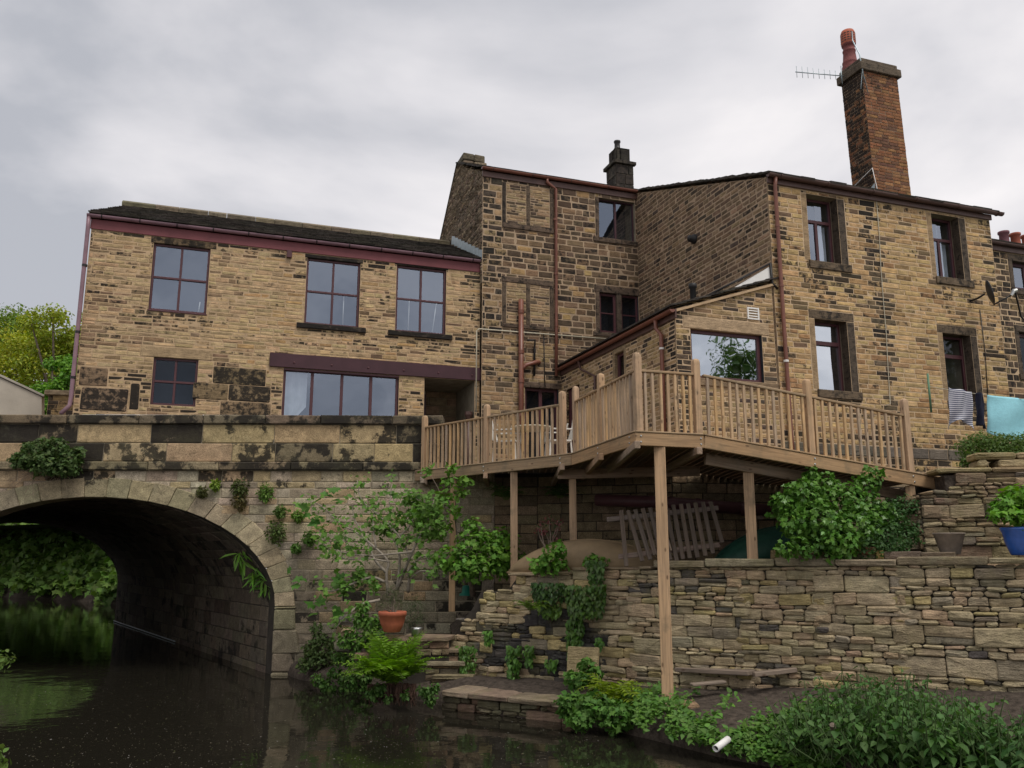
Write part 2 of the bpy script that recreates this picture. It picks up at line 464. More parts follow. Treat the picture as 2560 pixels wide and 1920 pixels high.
def courses(P, f, u0, u1, z0, z1, holes, ch, ln, colf, rng, joint=0.012, top=None, prot=0.012, bev=0.008, jit=0.004, rough=0.004, cham=0.0, wt=1.0, bottom=None):
    """lay coursed stone between u0..u1, z0..z1 around the holes, under the line top(u)"""
    z = z0; j = joint / 2
    while z < z1 - 0.03:
        h = min(rng.uniform(*ch), z1 - z)
        if z1 - (z + h) < ch[0] * 0.6: h = z1 - z
        u = u0 - rng.uniform(0, ln[1] * 0.7)
        while u < u1:
            l = rng.uniform(*ln) * (0.8 + 0.4 * rng.random())
            a, b = max(u, u0), min(u + l, u1)
            if u1 - b < ln[0] * 0.5: b = u1; l = b - u
            if b - a > 0.02:
                for (a2, b2, c2, d2) in cut([(a, b, z, z + h)], holes):
                    t0 = t1 = d2
                    if top is not None:
                        t0, t1 = min(d2, top(a2)), min(d2, top(b2))
                        if t0 <= c2 + 0.02 and t1 <= c2 + 0.02: continue
                        t0, t1 = max(t0, c2 + 0.02), max(t1, c2 + 0.02)
                    q = [(a2 + j, c2 + j), (b2 - j, c2 + j), (b2 - j, t1 - j), (a2 + j, t0 - j)]
                    P.add(q, f, colf((a2 + b2) / 2, (c2 + d2) / 2, rng), prot + rng.uniform(-.004, .005), bev, jit, rng, cham, rough, wt=wt)
            u += l
        z += h
def backing(u0, u1, z0, z1, holes, f, name, m, parent, p=0.008):
    us = sorted({u0, u1, *[x for h in holes for x in h[:2] if u0 < x < u1]})
    zs = sorted({z0, z1, *[x for h in holes for x in h[2:] if z0 < x < z1]})
    g = Geo()
    for i in range(len(us) - 1):
        for k in range(len(zs) - 1):
            cu, cz = (us[i] + us[i + 1]) / 2, (zs[k] + zs[k + 1]) / 2
            if any(h[0] < cu < h[1] and h[2] < cz < h[3] for h in holes): continue
            g.add([f(us[i], p, zs[k]), f(us[i + 1], p, zs[k]), f(us[i + 1], p, zs[k + 1]), f(us[i], p, zs[k + 1])], [(0, 1, 2, 3)])
    return g.mk(name, m, parent)
def fbox(f, u0, u1, p0, p1, z0, z1):
    V = [f(u0, p1, z0), f(u1, p1, z0), f(u1, p0, z0), f(u0, p0, z0), f(u0, p1, z1), f(u1, p1, z1), f(u1, p0, z1), f(u0, p0, z1)]
    return V, BOXF
def bar(name, f, u0, u1, p0, p1, z0, z1, m, parent, col=None):
    V, Fc = fbox(f, u0, u1, p0, p1, z0, z1)
    o = mk(name, V, Fc, m, parent, col)
    b = o.modifiers.new('edge', 'BEVEL'); b.width = 0.006; b.segments = 1; b.limit_method = 'ANGLE'
    return o
def dressed(name, f, r, prot, m, parent, col, rng, back=-0.2, bev=0.012):
    u0, u1, z0, z1 = r
    V, Fc = stone_geo([(u0, z0), (u1, z0), (u1, z1), (u0, z1)], f, prot, bev, 0.003, rng, back=back, rough=0.004)
    return mk(name, V, Fc, m, parent, col)
PJ = random.Random(77)
def window(parent, f, r, setback=0.05, fw=0.05, us=(), zs=(), glass='glass', fm='maroon', room=0.5, mw=None, panes=True, reveal='mortar', skip=None):
    """frame (part) with panes and reveal (sub-parts); us/zs: places of mullions and transoms as fractions"""
    u0, u1, z0, z1 = r
    mw = mw or fw * 0.8
    g = Geo()
    p0, p1 = -setback - 0.06, -setback
    g.add(*fbox(f, u0, u0 + fw, p0, p1, z0, z1)); g.add(*fbox(f, u1 - fw, u1, p0, p1, z0, z1))
    g.add(*fbox(f, u0 + fw, u1 - fw, p0, p1 - .002, z0, z0 + fw)); g.add(*fbox(f, u0 + fw, u1 - fw, p0, p1 - .002, z1 - fw, z1))
    ucut = [u0 + fw] + [u0 + (u1 - u0) * k for k in us] + [u1 - fw]
    zcut = [z0 + fw] + [z0 + (z1 - z0) * k for k in zs] + [z1 - fw]
    for k in us:
        c = u0 + (u1 - u0) * k
        g.add(*fbox(f, c - mw / 2, c + mw / 2, p0 + .01, p1 - .008, z0 + fw, z1 - fw if skip is None else z0 + (z1 - z0) * skip))
    for k in zs:
        c = z0 + (z1 - z0) * k
        g.add(*fbox(f, u0 + fw, u1 - fw, p0 + .012, p1 - .005, c - mw / 2, c + mw / 2))
    o = g.mk('window', M[fm], parent)
    bv = o.modifiers.new('edge', 'BEVEL'); bv.width = 0.005; bv.segments = 1
    for i in range(len(ucut) - 1):
        for k in range(len(zcut) - 1):
            V, Fc = fbox(f, ucut[i], ucut[i + 1], -setback - .042, -setback - .036, zcut[k], zcut[k + 1])
            ja, jb = PJ.uniform(-.012, .012), PJ.uniform(-.012, .012)
            du, dz = ucut[i + 1] - ucut[i], zcut[k + 1] - zcut[k]
            q4 = [f(uu, -setback - .036 + pp, zz_) for uu, zz_, pp in ((ucut[i], zcut[k], 0), (ucut[i + 1], zcut[k], ja * du), (ucut[i + 1], zcut[k + 1], ja * du + jb * dz), (ucut[i], zcut[k + 1], jb * dz))]
            pn = mk('pane', q4, [(0, 1, 2, 3)], M[glass])
            pn.parent = o
    V, Fc = fbox(f, u0 - .004, u1 + .004, -setback - room, .004, z0 - .004, z1 + .004)
    rv = mk('reveal', V, [(0, 3, 7, 4), (1, 5, 6, 2), (0, 1, 2, 3), (4, 7, 6, 5), (2, 6, 7, 3)], M['room'] if setback < .1 else M[reveal])
    if setback >= .1:
        rv.data.materials.append(M['room'])
        rv.data.polygons[4].material_index = 1
    rv.parent = o
    return o
def pipe(name, pts, r, m, parent, n=10, smooth=True):
    V, Fc = tube(pts, r, n)
    return mk(name, V, Fc, m, parent, smooth=smooth)
def gutter(root, f, u0, u1, p, z, r, m, gm=None, br=None, step=0.9, slope=0.0):
    """a half-round gutter hung in front of the wall"""
    V, Fc = [], []
    n = 9
    for u, zz_ in ((u0, z), (u1, z + slope)):
        for rr in (r, r - 0.008):
            for k in range(n):
                t = math.pi + math.pi * k / (n - 1)
                V.append(f(u, p + rr * math.cos(t), zz_ + rr * math.sin(t)))
    for k in range(n - 1):
        Fc += [(k, k + 1, 2 * n + k + 1, 2 * n + k), (n + k + 1, n + k, 3 * n + k, 3 * n + k + 1)]
    Fc += [(0, n, 3 * n, 2 * n), (n - 1, 3 * n - 1, 4 * n - 1, 2 * n - 1), tuple(range(n)), tuple(range(2 * n, 3 * n))]
    o = mk('gutter', V, Fc, m, root, smooth=False)
    if br is not None:
        k = u0 + 0.3
        while k < u1:
            pts = [f(k, p + (r + .006) * math.cos(math.pi + math.pi * i / 8), z + slope * (k - u0) / (u1 - u0) + (r + .006) * math.sin(math.pi + math.pi * i / 8)) for i in range(9)]
            b = pipe('bracket', pts, 0.012, br, None, 5)
            b.parent = o
            k += step
    return o
def slates(root, f3, u0, u1, row, wid, rows, rng, palette, limit, th=0.035):
    """f3(u, s, h): along the eave, up the slope, above the slope"""
    P = Pool()
    for k in range(rows):
        s = k * row
        u = u0 - rng.uniform(0, wid)
        hgt = 0.0
        while u < u1:
            l = rng.uniform(0.7, 1.35) * wid
            a, b = max(u, u0) + rng.uniform(0, .006), min(u + l, u1) - rng.uniform(0, .006)
            if b - a > 0.04:
                t = th * rng.uniform(.8, 1.4); d = rng.uniform(-.02, .02); x = rng.uniform(-.008, .008)
                V = [f3(a, s + d, .03), f3(b, s + d + x, .03), f3(b, s + row * 1.25, .004), f3(a, s + row * 1.25, .004),
                     f3(a, s + d, .03 + t), f3(b, s + d + x, .03 + t), f3(b, s + row * 1.25, .004 + t), f3(a, s + row * 1.25, .004 + t)]
                edge = 3.0 if (k == 0 or a - u0 < .05) else 1.0 / (1 + k)
                P.L.append((edge * (b - a), V, BOXF, palette(rng)))
            u += l
    P.emit('slate', 'upper_slates', M['slate'], root, limit)

# ------------------------------------------------------------------ ground, water
def tz(x):
    """height of the terrace under the deck"""
    return float(np.interp(x, [-4.5, -2.2, -1.2, -0.4, 0.4, 1.4, 2.5, 9], [0.85, 0.9, 0.98, 1.45, 1.72, 2.0, 2.06, 2.1]))
EDGE = [(-4.55, 17.4), (-3.85, 16.3), (-2.6, 15.1), (-1.25, 13.75), (-0.2, 12.75), (0.95, 12.1), (1.7, 11.05), (2.3, 10.1), (3.6, 8.7), (5.6, 6.3), (9.0, 2.5), (14, -3)]
def edge_at(k):
    return np.array([np.interp(k, range(len(EDGE)), [e_[0] for e_ in EDGE]), np.interp(k, range(len(EDGE)), [e_[1] for e_ in EDGE])])
def grid_mesh(name, pt, nu, nv, m, kind='structure', smooth=True):
    V = [pt(i / nu, k / nv) for k in range(nv + 1) for i in range(nu + 1)]
    Fc = [(k * (nu + 1) + i, k * (nu + 1) + i + 1, (k + 1) * (nu + 1) + i + 1, (k + 1) * (nu + 1) + i) for k in range(nv) for i in range(nu)]
    o = mk(name, V, Fc, m, None, smooth=smooth)
    o['kind'] = kind
    return o
def water_mat():
    m, t, p, nd, lk = mat('canal_water')
    g = nd('ShaderNodeNewGeometry')
    a = nd('ShaderNodeTexNoise', Scale=1.3, Detail=3.0); lk(g.outputs['Position'], a.inputs['Vector'])
    b_ = nd('ShaderNodeTexNoise', Scale=9.0, Detail=2.0); lk(g.outputs['Position'], b_.inputs['Vector'])
    h = nd('ShaderNodeMath', operation='MULTIPLY_ADD'); lk(b_.outputs[0], h.inputs[0]); h.inputs[1].default_value = 0.12; lk(a.outputs[0], h.inputs[2])
    b = nd('ShaderNodeBump', Strength=0.10, Distance=0.06); lk(h.outputs[0], b.inputs['Height']); lk(b.outputs[0], p.inputs['Normal'])
    p.inputs['Base Color'].default_value = (0.014, 0.0125, 0.009, 1)
    p.inputs['Roughness'].default_value = 0.04
    p.inputs['IOR'].default_value = 1.33
    return m
M['water'] = water_mat()
grid_mesh('canal_water', lambda a, b: (-70 + 95 * a, -12 + 90 * b, 0.0), 2, 2, M['water'], smooth=False)
def smooth_noise(x, y, s=1.0):
    return math.sin(x * 2.1 * s + 1.3) * math.cos(y * 1.7 * s + .4) * .5 + math.sin(x * 5.3 * s + y * 4.1 * s) * .3 + math.sin(x * 11.7 * s - y * 9.3 * s) * .15
def bank_pt(a, b):
    k = a * (len(EDGE) - 1)
    e_ = edge_at(k)
    wx = e_[0] * 0.62 + 1.9 + 2.6 * a
    # foot of the garden wall opposite this place
    uu = np.interp(k, [0, 3, 5, 7, 9, 11], [-4.2, -3.2, -1.4, 1.6, 5.0, 10.5])
    wv = FG.w(uu, 0.15, 0)
    if k < 2.2: wv = np.array([np.interp(k, [0, 2.2], [-3.9, -2.9]), np.interp(k, [0, 2.2], [17.2, 16.9]), 0])
    p = e_ * (1 - b) + wv[:2] * b
    foot = np.interp(k, [0, 2, 3, 5, 6.5, 8, 11], [0.5, .75, .35, .30, .42, .62, .9])
    z = np.interp(b, [0, .02, .10, .35, .7, 1], [-.5, .02, .22, .30, .36, foot]) if k > 4.2 else np.interp(b, [0, .02, .12, .5, 1], [-.5, .02, .2, .34, foot])
    z += smooth_noise(p[0], p[1], 1.3) * .035 * (b > .05)
    return (p[0], p[1], z)
grid_mesh('soil_bank', bank_pt, 120, 26, M['soil'])
BACK = [(-2.2, 17.02), (0.5, 17.0), (3.0, 16.2), (5.2, 16.4), (8.6, 17.3), (12, 18.3)]
def back_at(x): return float(np.interp(x, [b_[0] for b_ in BACK], [b_[1] for b_ in BACK]))
def terrace_pt(a, b):
    uu = -3.4 + 14.0 * a
    wv = FG.w(uu, 0.16, 0)
    q = np.array([wv[0] * 1.06 - .3, back_at(wv[0]) + .25])
    p = wv[:2] * (1 - b) + q * b
    z = tz(p[0]) - .05 + smooth_noise(p[0], p[1]) * .05
    if uu < -2.2: z -= (-2.2 - uu) * .35 * (1 - b)
    return (p[0], p[1], z)
grid_mesh('garden_terrace', terrace_pt, 70, 20, M['soil'])
M['road'] = plain('road_setts', (0.12, 0.11, 0.10), 0.9, 0.3, 3.0, 0.4)
M['grassy'] = plain('rough_grass', (0.055, 0.075, 0.025), 0.95, 0.4, 3.0, 0.8)
def yard_pt(a, b):
    x = -2.2 + 16 * a
    y0 = back_at(x) + .2
    return (x, y0 + (26 - y0) * b, ZD - .03)
grid_mesh('yard', yard_pt, 16, 2, M['road'])
grid_mesh('road', lambda a, b: (-40 + 37.8 * a, 17.2 + (26 - 17.2) * b, ZD - .034), 4, 2, M['road'])
# land behind: both sides of the canal beyond the bridge, out to the horizon
AX = np.array([-0.559, 0.829])                   # the canal's direction under the bridge
def land(name, pts, z, m):
    o = mk(name, [(x, y, z) for x, y in pts], [tuple(range(len(pts)))], m)
    o['kind'] = 'structure'
land('land', [(-9.2, 26.0), (500, 26), (500, 700), (-420, 700), (-60, 66), (-18, 41)], ZD - .05, M['grassy'])
land('meadow', [(-40, 26.0), (-17.9, 26.0), (-30.0, 42.5), (-90, 65), (-500, 300), (-500, 26)], ZD - .05, M['grassy'])
def tow_pt(a, b):
    e0 = np.array([-0.55, -0.6]) + np.array([-0.559, .829]) * (-14 + 32 * a) + np.array([-1, -.72]) * .12
    p = e0 + np.array([-.829, -.559]) * 9 * b
    return (p[0], p[1], np.interp(b, [0, .01, .1, 1], [-.4, .25, .5, .55]))
grid_mesh('towpath', tow_pt, 12, 12, M['soil'])

# ------------------------------------------------------------------ house over the bridge (two storeys, five windows)
R = random.Random(7)
TAN = (0.44, 0.315, 0.172)
fr = wall_map('front')
def patch(u, z, k=1.0):
    """slow drift of dirt over a wall, about -1..1"""
    return math.sin(u * 1.1 * k + 1.7 * math.sin(z * .9 * k)) * .6 + math.sin(z * 1.9 * k + u * .7 * k + 1.0) * .5 + math.sin(u * 3.7 * k - z * 2.3 * k) * .3
STREAK = []                                      # (u0, u1, z top, length): run-off below sills and eaves
def runoff(u, z):
    return sum(.30 * max(0.0, 1 - (b[2] - z) / b[3]) for b in STREAK if b[0] < u < b[1] and 0 <= b[2] - z < b[3])
def pal_A(u, z, r):
    k = r.random() - .10 * patch(u, z)
    if u < 3.2 and k < .26: c, s = (0.25, 0.172, 0.10), .2 + .25 * r.random()
    elif k < .10: c, s = (0.17, 0.115, 0.068), .35 * r.random() + .2
    elif k < .20: c, s = (0.41, 0.265, 0.125), .1
    else: c, s = TAN, .22 + .24 * r.random() ** 2
    s += runoff(u, z) * r.uniform(.4, 1.1) + .10 * max(0, patch(u, z, 1.3)) * r.random()
    if z < 6.2 and r.random() < .45: s += .35 * r.random()
    return jitc(c, r, .17) + (s,)
hA = thing('stone_house', 'low two-storey sandstone house behind the bridge parapet with maroon fascia and beam', 'house', (*FA.o, ZD), AL)
ZF = 9.30
w1 = FA.rect(385, 607, 515, 786); w2 = FA.rect(768, 644, 896, 820); w3 = FA.rect(992, 662, 1113, 838); w4 = FA.rect(385, 892, 488, 1017)
beam = (*[FA.uz(675, 882)[0], 9.24], FA.uz(672, 914)[1] - .02, FA.uz(675, 882)[1])
bw = (FA.uz(709, 930)[0], FA.uz(997, 955)[0], 4.75, beam[2] - .01)
rec = (FA.uz(1060, 1000)[0], FA.uz(1186, 1000)[0], 3.9, beam[2] - .01)
lin4 = (w4[0] - .28, w4[1] + .28, w4[3], w4[3] + .24)
lin1 = (w1[0] - .06, w1[1] + .12, w1[3], w1[3] + .15)
holesA = [w1, w2, w3, w4, (beam[0], 9.05, beam[2], beam[3]), bw, rec, lin4, lin1]
sills = []
for wn in (w2, w3):
    s_ = (wn[0] - .17, wn[1] + .17, wn[2] - .12, wn[2]); sills.append(s_); holesA.append(s_)
    l_ = (wn[0] - .05, wn[1] + .05, wn[3], wn[3] + .09); sills.append(l_); holesA.append(l_)
s_ = (w1[0] - .04, w1[1] + .04, w1[2] - .03, w1[2]); holesA.append(s_)
bigs = [(2.75, 3.9, 6.0, 6.4), (2.35, 3.1, 5.62, 6.0), (3.1, 4.02, 5.62, 6.0), (2.95, 4.05, 5.22, 5.62), (.06, .62, 5.78, 6.2), (.12, 1.05, 5.25, 5.75), (1.08, 1.27, 5.3, 5.9), (3.0, 4.08, 4.9, 5.22)]
STREAK[:] = [(w1[0] - .1, w1[1] + .1, w1[2], .6), (w2[0] - .2, w2[1] + .2, w2[2], .7), (w3[0] - .2, w3[1] + .2, w3[2], .7), (0, 9.02, ZF + .05, .35), (8.6, 9.02, 9.3, 4)]
PA = Pool()
for b_ in bigs:
    u0, u1, z0, z1 = b_
    u1 = min(u1, bw[0] - .005) if u1 > 3.5 else u1
    PA.add([(u0 + .008, z0 + .008), (u1 - .008, z0 + .008), (u1 - .008, z1 - .008), (u0 + .008, z1 - .008)], fr, jitc((0.22, 0.155, 0.09), R) + (.42 + .2 * R.random(),), .02, .015, .006, R, 0.02, .01)
courses(PA, fr, 0.0, 9.02, 3.9, ZF, holesA + bigs, (.068, .118), (.16, .46), pal_A, R, .018)
PA.emit('stone', 'small_stones', M['stone'], hA, 300)
backing(0, 9.02, 3.8, ZF + .1, [w1, w2, w3, w4, bw, rec], fr, 'wall', M['mortar'], hA)
mk('side_and_rear_wall', *box(0.0, 9.0, 2.4, 5.9, 3.8, 9.5), M['mortar'], hA)
V, Fc = box(0.0, 0.02, 0.004, 2.4, 3.8, 9.5); mk('end_wall', V, Fc, M['mortar'], hA)
for wn in (w1, w2, w3, w4):
    wo = window(hA, fr, wn, .04, .05, (.5,), (.5,), 'glass_dark' if wn is w4 else 'glass', mw=.05)
def stick(wn, k, h, lean=0.0):
    u = wn[0] + (wn[1] - wn[0]) * k
    pipe('curtain_rod', [fr(u, -.13, wn[2] + .03), fr(u + lean, -.13, wn[2] + .03 + h)], .012, M['white'], hA, 6)
stick(w1, .86, .28, .02); stick(w2, .72, .75); stick(w3, .28, .85, .01); stick(w3, .76, .85, .1)
for k, q in enumerate(sills):
    dressed('sill' if k % 2 == 0 else 'lintel', fr, q, .07 if k % 2 == 0 else .02, M['stone'], hA, (.07, .055, .04, .55), R)
bar('sill', fr, w1[0] - .02, w1[1] + .02, -.05, .03, w1[2] - .03, w1[2], M['maroon'], hA)
dressed('lintel', fr, lin4, .02, M['stone'], hA, (.36, .26, .15, .1), R)
dressed('lintel', fr, lin1, .02, M['stone'], hA, (.17, .12, .07, .5), R)
bm_ = bar('beam', fr, beam[0], 9.30, -.15, .06, beam[2], beam[3], M['maroon_beam'], hA)
for k in range(6):
    u = beam[0] + .55 + k * .86
    V, Fc = lathe([(0, .018), (.02, .014), (.028, 0)], 8)
    bo = mk('bolt', [fr(u + a, .06 + c, (beam[2] + beam[3]) / 2 - .04 + b) for a, b, c in V], Fc, M['maroon'])
    bo.parent = bm_
wo = window(hA, fr, bw, .05, .06, (.245, .5, .755), (), 'glass', mw=.07, room=1.2)
bar('window_head', fr, bw[0], bw[1], -.05, .02, bw[3] - .05, bw[3], M['maroon'], hA)
# curtain drawn aside behind the first light
cv = [fr(bw[0] + .07 + .24 * (i / 8) + (.07 if k < 4 else .25) * (i / 8), -.2 - .03 * math.sin(i * 2.1), bw[2] + (bw[3] - bw[2]) * k / 8) for k in range(9) for i in range(9)]
mk('curtain', cv, [(k * 9 + i, k * 9 + i + 1, (k + 1) * 9 + i + 1, (k + 1) * 9 + i) for k in range(8) for i in range(8)], M['curtain'], hA, smooth=True)
# the entrance recess below the end of the beam
g = Geo()
V, Fc = fbox(fr, rec[0] - .002, rec[1] + .002, -1.7, .002, rec[2], rec[3] + .002)
g.add(V, [(0, 3, 7, 4), (1, 5, 6, 2), (4, 7, 6, 5), (2, 6, 7, 3)])
g.mk('porch', M['mortar_grey'], hA)
PR = Pool()
courses(PR, lambda u, p, z: fr(u, p - 1.68, z), rec[0] + .45, rec[1], rec[2], rec[3], [], (.2, .3), (.4, .7), lambda u, z, r: jitc((.2, .14, .085), r) + (.3,), R)
PR.emit('porch_stone', 'porch_stones', M['stone'], hA, 40)
dr = bar('door', fr, rec[0] + .02, rec[0] + .44, -1.66, -1.6, rec[2], rec[3] - .1, M['maroon'], hA)
V, Fc = tube([fr(rec[0] + .36, -1.56, 4.8), fr(rec[0] + .36, -1.56, 5.25)], .014, 6)
mk('handle', V, Fc, M['white']).parent = dr
pipe('porch_pipe', [fr(rec[1] - .12, -.1, 4.0), fr(rec[1] - .12, -.1, 5.55)], .055, M['gutter_dark'], hA)
mk('hopper', *lathe([(.05, 0), (.06, .02), (.1, .12), (.1, .2), (.0, .2)], 10), M['gutter_dark'], hA).location = Vector((rec[1] - .12, .1, 5.5 - ZD))
# fascia, gutter, downpipe
bar('fascia', fr, -.02, 9.0, .006, .035, ZF, 9.53, M['fascia'], hA)
bar('bracket_block', fr, *[FA.uz(717, 625)[0], FA.uz(730, 625)[0]], .006, .1, 9.12, 9.3, M['maroon'], hA)
gutter(hA, fr, -.1, 8.98, .10, 9.60, .065, M['gutter_purple'], br=M['black'], step=.78)
bt = FA.uz(176, 1012)
dp = pipe('downpipe', [fr(-.06, .10, 9.56), fr(-.06, .07, 9.3), fr(-.05, .07, 5.5), fr(-.06, .07, 5.32), fr(-.2, .16, 5.12)], .045, M['gutter_purple'], hA)
for z in (8.4, 6.9, 5.9):
    V, Fc = tube([fr(-.05, .07, z), fr(-.05, .07, z + .05)], .056, 10)
    mk('clip', V, Fc, M['black']).parent = dp
# roof
ta = math.atan(0.46)
def roofA(u, s, h):
    return (u, -.16 + s * math.cos(ta) - h * math.sin(ta), 9.60 + s * math.sin(ta) + h * math.cos(ta))
def pal_slate(r):
    return jitc((.062, .054, .046), r, .4) + (.25 * r.random() + .2,)
slates(hA, lambda u, s, h: roofA(max(u, -.08 + s * .12), s, h), -.08, 9.0, .21, .34, 16, R, pal_slate, 60)
mk('roof', [roofA(-.06, 0, .02), roofA(9.0, 0, .02), roofA(9.0, 3.4, .02), roofA(.3, 3.4, .02), (-.06, 6.0, 9.5), (9.0, 6.0, 9.5)], [(0, 1, 2, 3), (3, 2, 5, 4), (0, 3, 4)], M['slate'], hA, (.1, .085, .065, .3))
u = .25
while u < 8.9:
    l = R.uniform(.45, .8); b = min(u + l, 8.95)
    V = [roofA(u + .006, 3.25, .03), roofA(b - .006, 3.25, .03), roofA(b - .006, 3.55, .03), roofA(u + .006, 3.55, .03), roofA(u + .006, 3.28, .15), roofA(b - .006, 3.28, .15), roofA(b - .006, 3.5, .17), roofA(u + .006, 3.5, .17)]
    mk('ridge_stone', V, BOXF, M['slate'], hA, jitc((.20, .165, .11), R, .15) + (.3,))
    u = b

# ------------------------------------------------------------------ tall dark house in the middle
hB = thing('tall_house', 'tall blackened stone house in the middle with blocked mullioned windows', 'house', (*FB.o, ZD), AL)
UB = FB.uz(1594, 600)[0]
def cr3(x, y): return 1080 + x * .3797, 330 + y * .3797
def rB(x0, y0, x1, y1): return FB.rect(*cr3(x0, y0), *cr3(x1, y1))
def pal_B(u, z, r):
    k = r.random()
    if z < 7.6 and u < 1.9: 
        return jitc((.33, .225, .12) if k < .75 else (.12, .085, .055), r, .2) + (.1 + .45 * r.random() ** 2,)
    if u < .55: return jitc((.30, .21, .115) if k < .55 else (.07, .055, .04), r, .2) + (.3 + .3 * r.random(),)
    if k < .52: return jitc((.115, .080, .052), r, .3) + (.25 + .25 * r.random(),)
    if k < .90: return jitc((.19, .125, .075), r, .25) + (.12 + .35 * r.random(),)
    return jitc((.37, .245, .115), r, .15) + (.1,)
def pal_blk(u, z, r):
    return jitc((.32, .225, .125) if r.random() < .72 else (.10, .072, .048), r, .2) + (.12 + .3 * r.random(),)
ZE = 11.88
b1 = rB(462, 330, 800, 640); b1 = (b1[0], b1[1], b1[2], b1[3])
b1s = (b1[0], b1[1], b1[2] - .14, b1[2])
b2 = rB(462, 985, 800, 1290); b2l = (b2[0] - .02, b2[1], b2[3], b2[3] + .15); b2s = (b2[0], b2[1], b2[2] - .1, b2[2])
wu = rB(1095, 430, 1335, 725); wu = (wu[0], UB - .06, wu[2], wu[3]); wus = (wu[0] - .18, UB - .02, wu[2] - .13, wu[2]); wuj = (wu[0] - .1, wu[0], wu[2], wu[3])
wl = rB(1100, 1055, 1345, 1345); wl = (wl[0], UB - .04, wl[2] + .02, wl[3]); wll = (wl[0] - .14, UB - .02, wl[3], wl[3] + .2); wls = (wl[0] - .2, UB - .02, wl[2] - .11, wl[2]); wlj = (wl[0] - .11, wl[0], wl[2], wl[3])
gw = FB.rect(1312, 968, 1397, 1090); gw = (gw[0], gw[1], 4.3, gw[3]); gwl = (gw[0] - .1, gw[1] + .1, gw[3], gw[3] + .14)
HB = [b1, b1s, b2, b2l, b2s, wu, wus, wuj, wl, wll, wls, wlj, gw, gwl]
PB = Pool()
courses(PB, fr, 0, UB, 7.55, ZE, HB, (.125, .19), (.22, .44), pal_B, R, .024, prot=.014, bev=.012, jit=.009, cham=.012, rough=.006)
courses(PB, fr, 0, UB, 3.9, 7.55, HB, (.08, .15), (.2, .5), pal_B, R, .018, prot=.014, bev=.010, jit=.006, rough=.006)
for (ra, n) in ((b1, 1), (b2, 1)):
    mu = (ra[0] + ra[1]) / 2
    for a, b in ((ra[0] + .11, mu - .055), (mu + .055, ra[1] - .11)):
        courses(PB, lambda u, p, z: fr(u, p + .003, z), a, b, ra[2], ra[3], [], (.055, .10), (.14, .4), pal_blk, R, .016, prot=.012)
PB.emit('stone', 'small_stones', M['stone'], hB, 300)
backing(0, UB, 3.8, ZE + .1, [wu, wl, gw], fr, 'wall', M['mortar_mid'], hB)
for ra in (b1, b2):
    mu = (ra[0] + ra[1]) / 2
    for a, b in ((ra[0], ra[0] + .1), (mu - .05, mu + .05), (ra[1] - .1, ra[1])):
        dressed('mullion', fr, (a, b, ra[2], ra[3]), .03, M['stone'], hB, (.055, .042, .032, .45) if b - ra[0] < .2 and ra is b1 else (.11, .08, .055, .4), R)
for nm, q in (('sill', b1s), ('lintel', b2l), ('sill', b2s), ('sill', wus), ('jamb', wuj), ('lintel', wll), ('sill', wls), ('jamb', wlj), ('lintel', gwl)):
    dressed(nm, fr, q, .03 if nm != 'sill' else .05, M['stone'], hB, (.12, .085, .06, .42), R)
window(hB, fr, wu, .10, .035, (.5,), (), 'glass', fm='maroon_beam', mw=.06, reveal='mortar_grey')
mu = (wl[0] + wl[1]) / 2
dressed('mullion', fr, (mu - .07, mu + .07, wl[2], wl[3]), .02, M['stone'], hB, (.10, .075, .055, .4), R)
window(hB, fr, (wl[0], mu - .07, wl[2], wl[3]), .05, .07, (), (.5,), 'glass_dark', mw=.035)
window(hB, fr, (mu + .07, wl[1], wl[2], wl[3]), .05, .05, (), (.5,), 'glass_dark', mw=.035)
window(hB, fr, gw, .08, .07, (.5,), (), 'glass_dark', mw=.09)
# gable above the lower roof
fl = wall_map('left')
def topB(s): return 12.02 + .50 * s if s < 2.5 else 13.27 - .93 * (s - 2.5)
PG = Pool()
courses(PG, fl, 0.0, 4.9, 9.2, 13.4, [], (.05, .085), (.10, .26), lambda u, z, r: jitc((.20, .15, .105) if r.random() < .6 else (.30, .23, .155), r, .3) + (.1 + .35 * r.random(),), R, .012, top=topB, prot=.02, bev=.014, jit=.016, rough=.014, cham=.01, wt=.6)
PG.emit('gable_stone', 'gable_stones', M['stone'], hB, 120)
mk('gable_wall', [fl(0, 0, 9), fl(5, 0, 9), fl(5, 0, topB(5)), fl(2.5, 0, topB(2.5)), fl(0, 0, topB(0))], [(0, 1, 2, 3, 4)], M['mortar_grey'], hB)
mk('rear_wall', *box(.02, UB + 2.0, .7, 5.0, 3.8, 11.3), M['mortar_grey'], hB)
# kneeler stack on the gable
P2 = Pool()
for zz0, zz1, uu1 in ((13.02, 13.24, .72), (13.24, 13.46, .66)):
    for a, b in ((0, .34), (.34, uu1)):
        P2.add([(a + .01, zz0), (b - .01, zz0), (b - .01, zz1 - .012), (a + .01, zz1 - .012)], lambda u, p, z: (u, 1.95 - p, z), jitc((.16, .125, .085), R, .3) + (.35,), .03, .02, .01, R, .02, .012, back=-.75)
P2.emit('stack_stone', 'stack_stones', M['stone'], hB, 20)
tb = math.atan(.50)
def roofB(u, s, h): return (u, -.12 + s * math.cos(tb) - h * math.sin(tb), 12.05 + s * math.sin(tb) + h * math.cos(tb))
slates(hB, roofB, -.06, UB + 1.0, .26, .42, 11, R, pal_slate, 30)
mk('roof', [roofB(-.03, 0, .015), roofB(UB + 2, 0, .015), roofB(UB + 2, 2.93, .015), roofB(-.03, 2.93, .015), (-.03, 5.0, 11.0), (UB + 2, 5.0, 11.0)], [(0, 1, 2, 3), (3, 2, 5, 4)], M['slate'], hB, (.1, .085, .065, .3))
